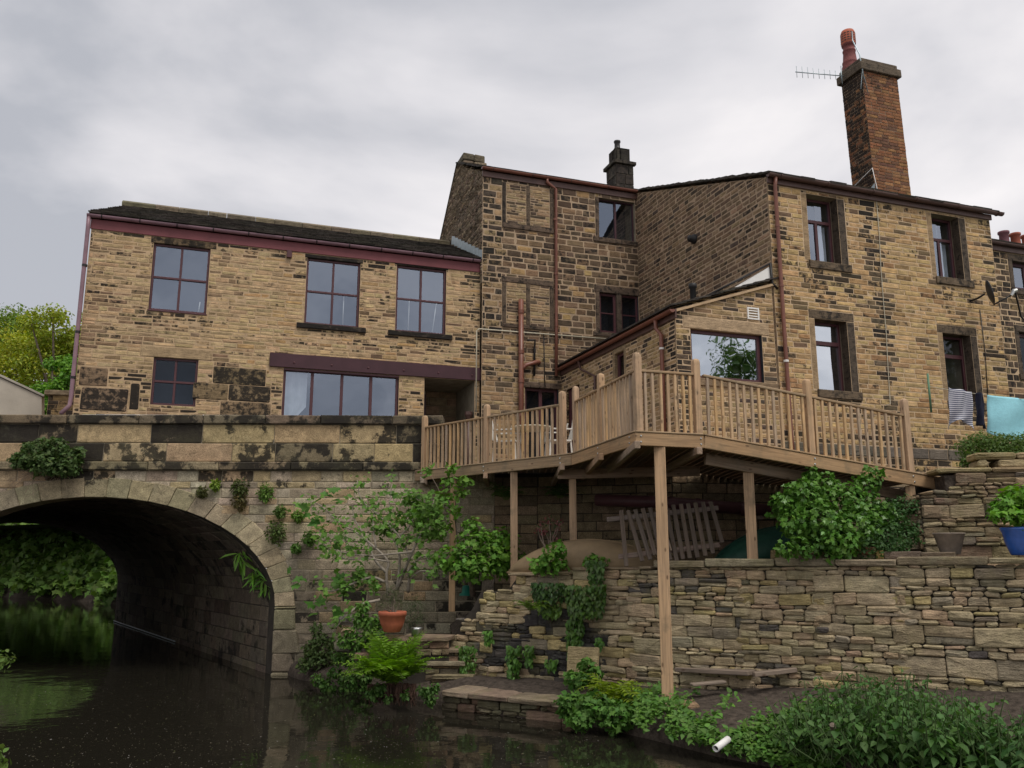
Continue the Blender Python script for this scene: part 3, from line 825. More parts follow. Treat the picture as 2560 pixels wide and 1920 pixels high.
bar('fascia', fr, -.02, UB + .02, .02, .05, ZE - .02, 12.02, M['gutter_dark'], hB)
gutter(hB, fr, -.06, UB - .02, .115, 12.08, .06, M['gutter_brown'], br=M['gutter_dark'], step=1.1)
p_ = lambda x, y: FB.uz(*cr3(x, y))
d0, d1, d2, d3 = p_(750, 345), p_(808, 382), p_(812, 1250), p_(812, 1610)
dpB = pipe('downpipe', [fr(d0[0], .11, 12.03), fr(d0[0], .10, d0[1] + .02), fr(d1[0], .07, d1[1]), fr(d2[0], .07, d2[1]), fr(d3[0], .07, d3[1])], .042, M['gutter_brown'], hB)
for z in (10.9, 9.4, 8.0):
    V, Fc = tube([fr(d2[0], .07, z), fr(d2[0], .07, z + .05)], .053, 10); mk('clip', V, Fc, M['gutter_brown']).parent = dpB
s0, s1 = p_(577, 1110), p_(574, 1659)
soil_pipe = pipe('soil_pipe', [fr(s0[0], .10, s0[1]), fr(s0[0], .10, 4.0)], .065, M['gutter_brown'], hB, 12)
for z in (8.25, 7.2, 6.45, 5.6):
    V, Fc = tube([fr(s0[0], .10, z), fr(s0[0], .10, z + .09)], .078, 12); mk('collar', V, Fc, M['gutter_brown']).parent = soil_pipe
br0 = p_(590, 1545); br1 = p_(705, 1522)
V, Fc = tube([fr(s0[0], .10, br0[1] - .12), fr(s0[0] + .12, .12, br0[1] + .02), fr(br1[0] - .1, .1, br1[1]), fr(br1[0], .02, br1[1] + .01)], .055, 10)
mk('branch', V, Fc, M['gutter_brown'], smooth=True).parent = soil_pipe
wp0, wp1 = p_(300, 1300), p_(1200, 1370)
pipe('waste_pipe', [fr(wp0[0] - .04, .06, 5.65), fr(wp0[0] - .04, .06, wp0[1] - .05), fr(wp0[0] + .02, .06, wp0[1]), fr(wp1[0], .06, wp1[1])], .018, M['cream'], hB, 8)
ir = p_(655, 1380)
pipe('vent_iron', [fr(ir[0] - .15, .1, ir[1]), fr(ir[0] + .06, .1, ir[1] + .02), fr(ir[0] + .06, .06, ir[1] - .2), fr(ir[0] + .05, .06, ir[1] - .9)], .028, M['black'], hB, 8)
ir = p_(733, 1330)
pipe('cable', [fr(ir[0], .03, ir[1]), fr(ir[0] + .02, .03, ir[1] - 1.4)], .012, M['black'], hB, 6)
# lead steps where the low roof meets the gable
g = Geo()
for k in range(9):
    v = -.1 + k * .33; z = 9.68 + v * .5 + .05
    g.add([fl(v, .035, z - .10), fl(v + .36, .035, z + .03), fl(v + .30, .035, z + .26), fl(v - .02, .035, z + .14)], [(0, 1, 2, 3)])
g.mk('lead_flashing', M['lead'], hB)
# chimney of dressed stone at the far end
def chimney_stone(root, F_, v0, u0, u1, v1, z0, z1, capz):
    ch = mk('chimney', *box(u0 + .02, u1 - .02, v0 + .02, v1 - .02, z0, z1 + .11), M['mortar_grey'], root)
    mk('chimney_top', *box(u0 + .12, u1 - .10, v0 + .12, v1 - .10, z1 + .1, capz - .01), M['black'], ch)
    P = Pool()
    for f_, a, b in ((lambda u, p, z: (u, v0 - p, z), u0, u1), (lambda u, p, z: (u0 - p, u, z), v0, v1)):
        courses(P, f_, a, b, z0, z1, [], (.28, .36), (.3, .5), lambda u, z, r: jitc((.055, .045, .036), r, .3) + (.45,), R, .02, prot=.014)
        courses(P, f_, a - .07, b + .07, z1, z1 + .12, [], (.12, .13), (.4, .7), lambda u, z, r: jitc((.07, .06, .045), r, .3) + (.45,), R, .014, prot=.09)
        courses(P, f_, a + .08, b - .08, z1 + .12, capz, [], (.3, .4), (.3, .5), lambda u, z, r: jitc((.05, .042, .034), r, .3) + (.45,), R, .02, prot=-.075)
    P.emit('stone', 'chimney_stones', M['stone'], ch, 60)
    return ch
cu0 = FB.uz(1540, 440, 2.2)[0]; cu1 = FB.uz(1584, 440, 2.2)[0]; cz1 = FB.uz(1560, 412, 2.2)[1]; czc = FB.uz(1560, 368, 2.2)[1]
cb_ = chimney_stone(hB, FB, 2.2, cu0, cu1, 2.85, 12.4, cz1, czc)
V, Fc = lathe([(.12, 0), (.12, .06), (.09, .1), (.085, .26), (.105, .28), (.105, .33), (.07, .33)], 14)
cp = mk('chimney_pot', [((cu0 + cu1) / 2 - .08 + x, 2.5 + y, czc + z) for x, y, z in V], Fc, M['black'], smooth=True); cp.parent = cb_

# ------------------------------------------------------------------ right-hand house with the brick chimney
hC = thing('chimney_house', 'tall golden stone house with a high brick chimney and four deep windows', 'house', (*FC.o, ZD), AL)
R = random.Random(11)
OCH = (0.46, 0.312, 0.150)
def pal_C(u, z, r):
    k = r.random()
    st = math.exp(-((u - 2.72 + .05 * (z - 7)) / .28) ** 2)
    s = .20 + .22 * r.random() ** 2 + .38 * st * r.random() + (.18 if z < 4.6 else 0)
    if 1.2 < u < 2.1 and 7.35 < z < 8.1: s += .28 * r.random()
    if u > 5.75: s += .22 * r.random()
    s += runoff(u, z) * r.uniform(.4, 1.1) + .12 * max(0, patch(u, z, 1.2)) * r.random()
    c = OCH if k < .74 else ((.31, .19, .09) if k < .92 else (.16, .11, .065))
    if st > .5 and r.random() < .5: c = (.13, .095, .06)
    return jitc(c, r, .14) + (s,)
UC = 6.12
ZG = 9.86
def rC(px, py, w_, h_): 
    u, z = FC.uz(px, py); return (u, u + w_, z - h_, z)
cw = [rC(2014, 484, .80, 1.50), rC(2326, 533, .80, 1.50), rC(2035, 796, .82, 1.50), rC(2355, 832, .80, 1.52)]
HC = []
dres = []
for i, q in enumerate(cw):
    u0, u1, z0, z1 = q
    HC += [q, (u0 - .14, u0, z0, z1), (u1, u1 + .19, z0, z1), (u0 - .05, u1 + .24, z0 - .17, z0)]
    dres += [('jamb', HC[-3], .012), ('jamb', HC[-2], .012), ('sill', HC[-1], .05)]
    if i > 1:
        HC.append((u0 - .14, u1 + .19, z1, z1 + .19)); dres.append(('lintel', HC[-1], .015))
STREAK[:] = [(q[0] - .1, q[1] + .3, q[2] - .1, .8) for q in cw] + [(0, 6.12, ZG + .05, .3), (0.05, .35, ZG, 6)]
PC = Pool()
for k in range(12):
    u0, u1 = k * .52, min((k + 1) * .52, UC)
    PC.add([(u0 + .01, 4.20), (u1 - .01, 4.20), (u1 - .01, 4.42), (u0 + .01, 4.42)], fr, jitc((.13, .11, .085), R, .25) + (.35,), .03, .015, .004, R)
courses(PC, fr, 0, UC, 3.8, 4.19, [], (.09, .16), (.25, .5), pal_C, R, .014)
courses(PC, fr, 0, UC, 4.43, ZG, HC, (.082, .125), (.2, .52), pal_C, R, .017, prot=.014, bev=.009)
PC.emit('stone', 'small_stones', M['stone_c'], hC, 300)
backing(0, UC, 3.7, ZG + .1, cw, fr, 'wall', M['mortar_pale'], hC)
for nm, q, pr in dres:
    c = (.085, .065, .048, .40) if nm == 'jamb' and q[1] - q[0] > .16 else ((.30, .21, .12, .25) if nm == 'jamb' else (.13, .095, .062, .42))
    dressed(nm, fr, q, pr, M['stone'], hC, c, R)
for i, q in enumerate(cw):
    if i < 2: window(hC, fr, q, .22, .055, (.5,), (.66,), 'glass', mw=.07, reveal='mortar_grey', skip=.66)
    else: window(hC, fr, q, .22, .055, (), (.70,), 'glass_hi' if i == 2 else 'glass_dark', mw=.09, reveal='mortar_grey')
# a pale blind hangs inside the upper windows
for q in cw[:2]:
    u0, u1, z0, z1 = q
    V = [fr(u1 - .30 + .018 * math.cos(k * 3.1), -.34 - .012 * (k % 2), z0 + .05 + (z1 - z0 - .5) * j) for j in (0, 1) for k in range(14)]
    V = [fr(u1 - .32 + .022 * k, -.34 - .015 * (k % 2), z0 + .05 + (z1 - z0) * .6 * j) for j in (0, 1) for k in range(12)]
    mk('curtain', V, [(k, k + 1, 13 + k, 12 + k) for k in range(11)], M['curtain'], hC)
# side wall towards the middle house
def topC(s): return 10.02 + .354 * s
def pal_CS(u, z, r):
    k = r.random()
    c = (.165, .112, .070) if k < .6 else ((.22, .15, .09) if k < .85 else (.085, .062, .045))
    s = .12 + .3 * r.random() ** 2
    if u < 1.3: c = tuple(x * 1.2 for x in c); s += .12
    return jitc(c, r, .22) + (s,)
PS = Pool()
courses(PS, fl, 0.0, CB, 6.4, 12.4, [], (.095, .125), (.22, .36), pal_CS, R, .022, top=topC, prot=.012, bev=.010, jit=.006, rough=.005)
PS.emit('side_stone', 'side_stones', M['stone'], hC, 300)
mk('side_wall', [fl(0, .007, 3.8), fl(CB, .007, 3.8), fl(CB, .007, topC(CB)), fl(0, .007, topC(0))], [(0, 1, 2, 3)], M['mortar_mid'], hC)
mk('rear_wall', *box(.05, UC, .85, 8.0, 3.8, 9.8), M['mortar_grey'], hC)
mk('end_wall', *box(UC - .02, UC, .004, .85, 3.8, 9.8), M['mortar'], hC)
tcr = math.atan(.354)
def roofC(u, s, h): return (u, -.18 + s * math.cos(tcr) - h * math.sin(tcr), 10.0 + s * math.sin(tcr) + h * math.cos(tcr))
slates(hC, roofC, -.10, UC + .12, .27, .45, 22, R, pal_slate, 60, th=.04)
mk('roof', [roofC(-.05, 0, .01), roofC(UC + .1, 0, .01), roofC(UC + .1, 6.2, .01), roofC(-.05, 6.2, .01), (-.05, 11, 9.9), (UC + .1, 11, 9.9)], [(0, 1, 2, 3), (3, 2, 5, 4)], M['slate'], hC, (.1, .085, .065, .3))
bar('fascia', fr, -.02, UC + .03, .02, .06, ZG + .01, 10.0, M['gutter_dark'], hC)
gutter(hC, fr, -.06, UC + .28, .13, 10.04, .07, M['gutter_dark'], br=M['gutter_dark'], step=1.2)
q0, q1, q2 = FC.uz(1932, 470), FC.uz(1943, 700), FC.uz(1962, 960)
dpC = pipe('downpipe', [fr(.13, .13, 9.99), fr(.13, .09, 9.8), fr(.13, .085, 7.0), fr(.14, .085, 4.6), fr(.16, .09, 3.9)], .042, M['gutter_brown'], hC)
for z in (8.9, 7.6, 6.02):
    V, Fc = tube([fr(.13, .085, z), fr(.13, .085, z + .045)], .052, 10)
    mk('clip', V, Fc, M['white'] if z < 6.5 else M['gutter_brown']).parent = dpC
c0 = FC.uz(2189, 505); c1 = FC.uz(2224, 1010)
pipe('cable', [fr(c0[0], .03, c0[1])] + [fr(c0[0] + (c1[0] - c0[0]) * k / 6 + .012 * math.sin(k * 2), .03, c0[1] + (c1[1] - c0[1]) * k / 6) for k in range(1, 7)] + [fr(c1[0] - .15, .03, c1[1] - .05)], .009, M['cream'], hC, 6)
# flue cowl on the side wall
sv, sz = FC.vz(1738, 598)
ck = mk('vent_cowl', [fl(sv + y, .01 + z, sz + x) for x, y, z in lathe([(.12, 0), (.12, .05), (.085, .06), (.085, .16), (.03, .2), (0, .2)], 12)[0]], lathe([(.12, 0), (.12, .05), (.085, .06), (.085, .16), (.03, .2), (0, .2)], 12)[1], M['black'], hC, smooth=True)
# brick chimney
V0 = .32
ku0 = FC.uz(2188, 470, V0)[0]; ku1 = FC.uz(2279, 487, V0)[0]
kv1 = FC.vz(2131, 452, ku0)[0]
kz0, kzt = 9.95, FC.uz(2146, 174, V0)[1]
zc = FC.uz(2146, 145, V0)[1] + .02
LEAN = -.028
def lean(z): return LEAN * (z - 10.0)
chm = mk('chimney', [(x + lean(z), y, z) for x, y, z in box(ku0 + .004, ku1 - .004, V0 + .004, kv1 - .004, kz0, zc)[0]], BOXF, plain('brick_joint', (.30, .22, .15), .95, .2, 8.0), hC)
def pal_brick(u, z, r):
    k = r.random()
    c = (.215, .095, .045) if k < .6 else ((.26, .135, .06) if k < .8 else (.14, .068, .042))
    return jitc(c, r, .18) + (.12 + .18 * r.random() + (.2 if z > kzt - .35 else 0) + (.3 if z < 10.35 else 0),)
PK = Pool()
courses(PK, lambda u, p, z: (u + lean(z), V0 - p, z), ku0, ku1, kz0, kzt, [], (.078, .0781), (.21, .23), pal_brick, R, .012, prot=.006, bev=.005, jit=.002, rough=.002, wt=2.0)
def pal_brickL(u, z, r):
    c = pal_brick(u, z, r); return c[:3] + (c[3] + .22 + .2 * r.random(),)
courses(PK, lambda u, p, z: (ku0 - p + lean(z), u, z), V0, kv1, kz0, kzt, [], (.078, .0781), (.11, .23), pal_brickL, R, .012, prot=.006, bev=.005, jit=.002, rough=.002)
PK.emit('brick', 'small_bricks', M['brick'], chm, 300)
for za_, zb_, ex in ((kzt, kzt + .20, .075), (kzt + .2, zc, .02)):
    V, Fc = box(ku0 - ex, ku1 + ex, V0 - ex, kv1 + ex, za_, zb_)
    o = mk('chimney_cap', [(x + lean(z), y, z) for x, y, z in V], Fc, M['stone'], chm, (.11, .085, .06, .35))
    b = o.modifiers.new('edge', 'BEVEL'); b.width = .02; b.segments = 2
zt_ = zc
V, Fc = lathe([(.22, 0), (.215, .12), (.19, .2), (.20, .22), (.20, .26), (.18, .28), (.155, .55), (.17, .57), (.17, .60), (.15, .62), (.15, .72), (.18, .74), (.185, .78)], 20)
pot = mk('chimney_pot', [(ku0 + .2 + lean(zt_) + x * .9, V0 + .55 + y * .9, zt_ + z * .9) for x, y, z in V], Fc, plain('clay_pot', (.17, .055, .05), .8, .3, 9.0), chm, smooth=True)
V, Fc = lathe([(.185, .78), (.19, .8), (.19, 1.1), (.16, 1.18), (.08, 1.21), (0, 1.215)], 20)
pc_ = mk('pot_cowl', [(ku0 + .2 + lean(zt_) + x * .9, V0 + .55 + y * .9, zt_ + z * .9) for x, y, z in V], Fc, plain('clay_cowl', (.36, .10, .055), .7, .2, 9.0), None, smooth=True); pc_.parent = pot
g = Geo()
for k in range(4):
    for j in range(14):
        a = 2 * math.pi * j / 14
        g.add([(ku0 + .2 + lean(zt_) + .174 * math.cos(a + d), V0 + .55 + .174 * math.sin(a + d), zt_ + .755 + k * .063 + dz) for d, dz in ((-.15, 0), (.15, 0), (.15, .025), (-.15, .025))], [(0, 1, 2, 3)])
g.mk('cowl_slot', M['black']).parent = pot
V, Fc = lathe([(.09, 0), (.085, .16), (.10, .17), (.10, .2), (.085, .21), (.085, .34), (0, .36)], 14)
mk('metal_flue', [(ku1 - .38 + lean(zt_) + x, V0 + .5 + y, zt_ + z) for x, y, z in V], Fc, M['lead'], chm, smooth=True)
V, Fc = box(ku0 - .03, ku1 + .03, V0 - .025, V0 - .008, 10.08, 10.2); mk('lead_apron', V, Fc, M['lead'], chm)
V = [(ku0 - .022, V0 - .02, 10.05), (ku0 - .022, kv1, 10.05 + (kv1 - V0) * .354), (ku0 - .022, kv1, 10.2 + (kv1 - V0) * .354), (ku0 - .022, V0 + .3, 10.32), (ku0 - .022, V0 - .02, 10.5)]
mk('lead_soaker', V, [(0, 1, 2, 3, 4)], M['lead'], chm)
pipe('aerial_cable', [(ku0 - .02 + lean(13), kv1 - .1, 10.62), (ku0 - .025 + lean(10.9), V0 - .02, 10.85), (ku0 + .02, V0 - .025, 10.4), (ku0 + .06, V0 - .03, 10.1)], .011, M['white'], chm, 6)
# television aerial strapped to the chimney
ae = thing('television_aerial', 'thin metal television aerial with many short rods strapped to the brick chimney', 'aerial', FC.w(ku0 + lean(zt_) - .02, V0 + .2, zt_ - .3), AL, absz=False)
mc = plain('aerial_metal', (.30, .36, .38), .4, .1, 5.0, 0, .5, .6)
pipe('mast', [(.03, -.25, -.28), (-.03, -.24, .35), (.12, .1, .95), (.2, .18, 1.25)], .014, mc, ae, 6)
pipe('strap', [(-.08, -.24, -.55), (.0, -.25, -.05), (.12, -.24, -.6)], .011, mc, ae, 6)
pipe('boom', [(-.02, .3, .10), (-1.3, .47, .05)], .012, mc, ae, 6)
for k in range(9):
    t = k / 8; h = .11 + .04 * t
    x, y, z = -.12 - 1.15 * t, .31 + .155 * t, .10 - .04 * t
    pipe('rod', [(x, y, z - h), (x, y, z + h)], .006, mc, ae, 5)
pipe('reflector', [(-.1, .31, -.12), (-.1, .31, .36)], .01, mc, ae, 5)

# ------------------------------------------------------------------ lean-to kitchen between the two houses
hD = thing('lean_to', 'single-storey stone lean-to with a wide picture window and brown gutter', 'extension', (*FD.o, ZD), AL)
R = random.Random(5)
UD = -FC.uz(1690, 790)[0] - .02
def topD(u): return 6.93 + .335 * u
wd = FD.rect(1725, 821, 1910, 950); wd = (wd[0], wd[1], 5.58, wd[3])
ld = (wd[0] - .15, wd[1] + .17, wd[3], wd[3] + .25)
sdl = (wd[0] - .05, min(UD, wd[1] + .3), wd[2] - .15, wd[2])
vt = FD.rect(1866, 768, 1897, 801)
HD = [wd, ld, sdl, vt]
def pal_D(u, z, r):
    k = r.random()
    c = (.36, .25, .13) if k < .75 else ((.20, .14, .08) if k < .9 else (.08, .06, .045))
    s = .22 + .25 * r.random() ** 2
    if u < .3: c = (.10, .075, .05) if r.random() < .6 else c; s += .15
    return jitc(c, r, .17) + (s,)
PD = Pool()
courses(PD, fr, 0, UD, 3.8, 8.0, HD, (.08, .12), (.18, .42), pal_D, R, .018, top=topD, prot=.014)
courses(PD, fl, 0, CB - .05, 3.8, 6.86, [(2.1, 2.75, 5.2, 6.72), (4.6, 5.4, 3.8, 6.3)], (.065, .105), (.16, .40), lambda u, z, r: pal_D(max(u, .15), z, r), R, .018, prot=.012, wt=.6)
PD.emit('stone', 'small_stones', M['stone_c'], hD, 300)
mk('wall', [fr(0, .008, 3.7), fr(UD, .008, 3.7), fr(UD, .008, wd[2]), fr(0, .008, wd[2]), fr(wd[0], .008, wd[2]), fr(wd[0], .008, wd[3]), fr(0, .008, wd[3]), fr(wd[1], .008, wd[2]), fr(wd[1], .008, wd[3]), fr(UD, .008, wd[3]), fr(UD, .008, topD(UD)), fr(0, .008, topD(0))],
   [(0, 1, 2, 7, 4, 3), (3, 4, 5, 6), (7, 2, 9, 8), (6, 5, 8, 9, 10, 11)], M['mortar_pale'], hD)
backing(0, CB, 3.7, 6.95, [(2.2, 2.65, 5.3, 6.6), (4.6, 5.4, 3.7, 6.3)], fl, 'side_wall', M['mortar_pale'], hD)
dressed('lintel', fr, ld, .02, M['stone'], hD, (.40, .29, .18, .05), R)
dressed('sill', fr, sdl, .06, M['stone'], hD, (.22, .155, .095, .3), R)
window(hD, fr, wd, .07, .07, (), (), 'glass_hi', reveal='mortar_grey', room=1.0)
g = Geo(); u0, u1, z0, z1 = vt
for q in ((u0, u0 + .03, z0, z1), (u1 - .03, u1, z0, z1), (u0 + .03, u1 - .03, z0, z0 + .03), (u0 + .03, u1 - .03, z1 - .03, z1)): g.add(*fbox(fr, q[0], q[1], 0, .03, q[2], q[3]))
vn = g.mk('vent', M['white'], hD)
for k in range(4):
    z = z0 + .06 + k * .056
    V = [fr(u0 + .03, .004, z + .03), fr(u1 - .03, .004, z + .03), fr(u1 - .03, .03, z), fr(u0 + .03, .03, z)]
    mk('slat', V, [(0, 1, 2, 3)], M['white']).parent = vn
mk('vent_hole', [fr(u0, .003, z0), fr(u1, .003, z0), fr(u1, .003, z1), fr(u0, .003, z1)], [(0, 1, 2, 3)], M['black']).parent = vn
# side window with stone surround, side door
for q in ((2.1, 2.2, 5.2, 6.72), (2.65, 2.75, 5.2, 6.72), (2.2, 2.65, 6.6, 6.72)):
    dressed('jamb', fl, q, .02, M['stone'], hD, (.27, .20, .12, .2), R)
window(hD, fl, (2.2, 2.65, 5.3, 6.6), .06, .07, (), (.55,), 'glass_dark', mw=.07)
bar('door', fl, 4.6, 5.4, -.12, -.06, 3.8, 6.3, M['maroon'], hD)
gutter(hD, fl, -.12, CB - .05, .12, 6.88, .06, M['gutter_brown'])
bar('fascia', fl, -.1, CB - .02, .015, .05, 6.72, 6.9, M['gutter_dark'], hD)
dd = pipe('downpipe', [fl(.55, .12, 6.85), fl(.55, .12, 6.66), fl(.42, .08, 6.5), fl(.42, .08, 3.9)], .042, M['gutter_brown'], hD)
V, Fc = tube([fl(.42, .08, 6.2), fl(.42, .08, 6.24)], .052, 10); mk('clip', V, Fc, M['white']).parent = dd
pipe('overflow_pipe', [fl(4.4, .12, 6.85), fl(4.3, .1, 6.6), fl(3.6, .06, 6.3), fl(3.6, .06, 3.9)], .03, M['gutter_dark'], hD)
def roofD(s, t, h): return (-.14 + t, s, 6.93 + .335 * t + h)
P = Pool()
for k in range(9):
    t = k * .28; s = -.10
    while s < CB:
        l = R.uniform(.3, .5)
        a, b = s + .004, min(s + l, CB) - .004
        V = [roofD(a, t, .03), roofD(b, t, .03), roofD(b, t + .36, .005), roofD(a, t + .36, .005), roofD(a, t, .065), roofD(b, t, .065), roofD(b, t + .36, .04), roofD(a, t + .36, .04)]
        P.L.append((b - a, V, BOXF, pal_slate(R))); s += l
P.emit('slate', 'slates', M['slate'], hD, 40)
mk('roof', [roofD(-.06, 0, .0), roofD(-.06, UD + .12, .0), roofD(CB, UD + .12, .0), roofD(CB, 0, .0)], [(0, 1, 2, 3)], M['mortar_grey'], hD)
mk('verge_board', [(0.0, -.075, topD(0) - .07), (UD, -.075, topD(UD) - .07), (UD, -.075, topD(UD) - .02), (0.0, -.075, topD(0) - .02), (0.0, -.02, topD(0) - .07), (UD, -.02, topD(UD) - .07), (UD, -.02, topD(UD) - .02), (0, -.02, topD(0) - .02)], BOXF, M['mortar'], hD)
mk('white_flashing', [(UD - .95, -.03, topD(UD - .95) + .07), (UD - .02, -.03, topD(UD) + .10), (UD - .02, -.03, topD(UD) + .36), (UD - .95, .25, topD(UD - .95) + .09)], [(0, 1, 2, 3)], M['white'], hD)
pipe('barge_trim', [(UD - 1.5, -.02, topD(UD - 1.5) + .10), (UD - .05, -.04, topD(UD) + .40)], .022, M['black'], hD, 6)
pipe('barge_end', [(UD - .03, -.05, topD(UD) + .42), (UD - .02, -.06, topD(UD) - .02), (UD + .1, -.07, topD(UD) - .12)], .026, M['black'], hD, 6)
fz = FD.uz(1733, 748, .3)
V, Fc = lathe([(.06, -.3), (.06, .22), (.085, .24), (.085, .32), (0, .34)], 12)
mk('roof_flue', [(fz[0] + x, .3 + y, fz[1] + z) for x, y, z in V], Fc, M['black'], hD, smooth=True)
# bulb hanging inside the picture window
bl = FD.uz(1737, 862, .4)
mk('lamp_shade', [(bl[0] + x, .45 + y, bl[1] + z) for x, y, z in lathe([(.02, .3), (.02, .12), (.07, .08), (.1, 0), (.06, -.06), (0, -.07)], 14)[0]], lathe([(.02, .3), (.02, .12), (.07, .08), (.1, 0), (.06, -.06), (0, -.07)], 14)[1], M['curtain'], hD, smooth=True)

# ------------------------------------------------------------------ next house at the edge of the picture
hE = thing('terraced_house', 'dark stone terraced house at the right edge with red chimney pots', 'house', (*FE.o, ZD), AL)
R = random.Random(3)
ge = FE.uz(2500, 618)[1]
e1 = FE.rect(2529, 652, 2580, 728); e1 = (e1[0], e1[0] + 1.0, e1[2], e1[3]); e2 = (FE.uz(2546, 830)[0], FE.uz(2546, 830)[0] + 1.0, FE.uz(2546, 935)[1], FE.uz(2546, 830)[1])
HE = []
for q in (e1, e2):
    HE += [q, (q[0] - .13, q[0], q[2], q[3]), (q[1], q[1] + .13, q[2], q[3]), (q[0] - .13, q[1] + .13, q[3], q[3] + .17), (q[0] - .15, q[1] + .15, q[2] - .14, q[2])]
PE = Pool()
courses(PE, fr, 0, 5.0, 3.8, ge - .12, HE, (.12, .17), (.2, .42), lambda u, z, r: jitc((.10, .072, .048) if r.random() < .55 else (.24, .165, .09), r, .25) + (.3 + .25 * r.random(),), R, .02)
PE.emit('stone', 'small_stones', M['stone'], hE, 120)
backing(0, 5.0, 3.7, ge, [e1, e2], fr, 'wall', M['mortar_pale'], hE)
for i, q in enumerate(HE):
    if i % 5: dressed(['', 'jamb', 'jamb', 'lintel', 'sill'][i % 5], fr, q, .02 if i % 5 < 4 else .05, M['stone'], hE, (.10, .075, .055, .4), R)
window(hE, fr, e1, .1, .09, (.5,), (), 'glass', fm='maroon_beam', reveal='mortar_grey'); window(hE, fr, e2, .1, .09, (.5,), (), 'glass_dark', reveal='mortar_grey')
bar('fascia', fr, .0, 5, .02, .06, ge - .12, ge + .02, M['gutter_dark'], hE)
gutter(hE, fr, -.0, 5, .12, ge + .06, .06, M['gutter_dark'])
def roofE(u, s, h): return (u, -.15 + s * .93 - h * .36, ge + .05 + s * .36 + h * .93)
slates(hE, roofE, 0, 5, .27, .45, 10, R, pal_slate, 10)
mk('roof', [roofE(0, 0, .01), roofE(5, 0, .01), roofE(5, 2.9, .01), roofE(0, 2.9, .01), (0, 6, ge - .3), (5, 6, ge - .3)], [(0, 1, 2, 3), (3, 2, 5, 4)], M['slate'], hE, (.1, .085, .065, .3))
mk('core', *box(.02, 5, .7, 5, 3.8, ge - .2), M['mortar_grey'], hE)
ep = FE.uz(2530, 605, 2.0)
ch = mk('chimney', *box(ep[0] - .5, ep[0] + 1.4, 2.0, 2.7, ge, ep[1] - .02), M['stone'], hE, (.12, .09, .06, .3))
for k, c in enumerate(('gutter_dark', 'terra', 'terra')):
    pu = FE.uz(2523 + k * 28, 600, 2.2)[0]
    V, Fc = lathe([(.15, -.1), (.15, .0), (.13, .04), (.12, .36), (.15, .38), (.15, .44), (.12, .45)], 14)
    mk('chimney_pot', [(pu + x, 2.35 + y, ep[1] + .0 + z) for x, y, z in V], Fc, plain('pot_clay', (.16, .07, .085) if k == 0 else (.30, .09, .055), .8, .2, 6.0), None, smooth=True).parent = ch

# satellite dish on a bracket
dpx = FE.w(*[FE.uz(2468, 730)[0], -.55, FE.uz(2468, 730, -.55)[1]])
ds = thing('satellite_dish', 'small dark satellite dish on a wall bracket by the house corner', 'dish', tuple(FC.w(FC.uz(2468, 732, -.45)[0], -.45, FC.uz(2468, 732, -.45)[1])), AL, absz=False)
V, Fc = [], []
for i in range(7):
    for k in range(20):
        t = 2 * math.pi * k / 20; r_ = .28 * i / 6
        V.append((.22 * (r_ ** 2) / .109 * .35, r_ * math.cos(t) * .82, r_ * math.sin(t)))
Fc = [(i * 20 + k, i * 20 + (k + 1) % 20, (i + 1) * 20 + (k + 1) % 20, (i + 1) * 20 + k) for i in range(6) for k in range(20)]
dm = plain('dish_grey', (.035, .038, .042), .45, .1, 4.0)
o = mk('reflector', V, Fc, dm, ds, smooth=True); o.rotation_euler = (0, math.radians(-12), math.radians(-38))
sol = o.modifiers.new('t', 'SOLIDIFY'); sol.thickness = .012
pipe('feed_arm', [(.03, -.1, -.30), (.34, -.34, -.10)], .016, M['black'], ds, 6)
V, Fc = tube([(.30, -.33, -.13), (.36, -.35, -.03), (.44, -.36, .0)], [.03, .045, .045], 8); mk('receiver', V, Fc, M['metal'], ds)
pipe('bracket', [(-.03, .05, -.02), (-.02, .25, -.06), (-.02, .44, -.06)], .022, M['black'], ds, 6)
pipe('pole', [(.40, -.36, -.06), (1.05, .1, -.42), (1.5, .3, -.5)], .02, M['black'], ds, 6)
cab = [FC.w(FC.uz(2447, 775)[0], -.03, FC.uz(2447, 775)[1]), FC.w(FC.uz(2460, 880)[0], -.03, FC.uz(2460, 880)[1]), FC.w(FC.uz(2468, 1010)[0], -.03, FC.uz(2468, 1010)[1])]
inv = Matrix.Rotation(-AL, 3, 'Z')
pipe('cable', [inv @ (Vector(c) - ds.location) for c in cab], .01, M['black'], ds, 5)

# ------------------------------------------------------------------ canal bridge
def thingw(name, label, cat, loc, group=None):
    """like thing(), but its parts are given in world coordinates"""
    o = thing(name, label, cat, loc, 0, group)
    ZB[o.name] = None
    return o
_adopt = adopt
def adopt(o, parent):
    if parent is not None and parent.type == 'EMPTY' and ZB.get(parent.name, 0) is None:
        o.parent = parent
        o.location = o.location - parent.location
    else:
        _adopt(o, parent)
R = random.Random(21)
br = thing('canal_bridge', 'old stone arch bridge over the canal with a soot-stained parapet', 'bridge', (*FBR.o, 0), FBR.a)
zct = FBR.uz(600, 1038)[1]; zcb = FBR.uz(600, 1061)[1]; zr1 = FBR.uz(600, 1108)[1]; zst = FBR.uz(600, 1155)[1]; zsb = FBR.uz(600, 1177)[1]
UL, URT = FBR.uz(-170, 1100)[0], FBR.uz(1108, 1100)[0]
UWR = FBR.uz(1236, 1300)[0]
acu = FBR.uz(233, 1300)[0]; aa = FBR.uz(690, 1500)[0] - acu; azs = FBR.uz(690, 1516)[1]; ab = FBR.uz(233, 1241)[1] - azs
RING = .36
def arch_z(u, ex=0.0):
    d = (u - acu) / (aa + ex)
    return azs + (ab + ex) * math.sqrt(max(0, 1 - d * d)) if abs(d) < 1 else None

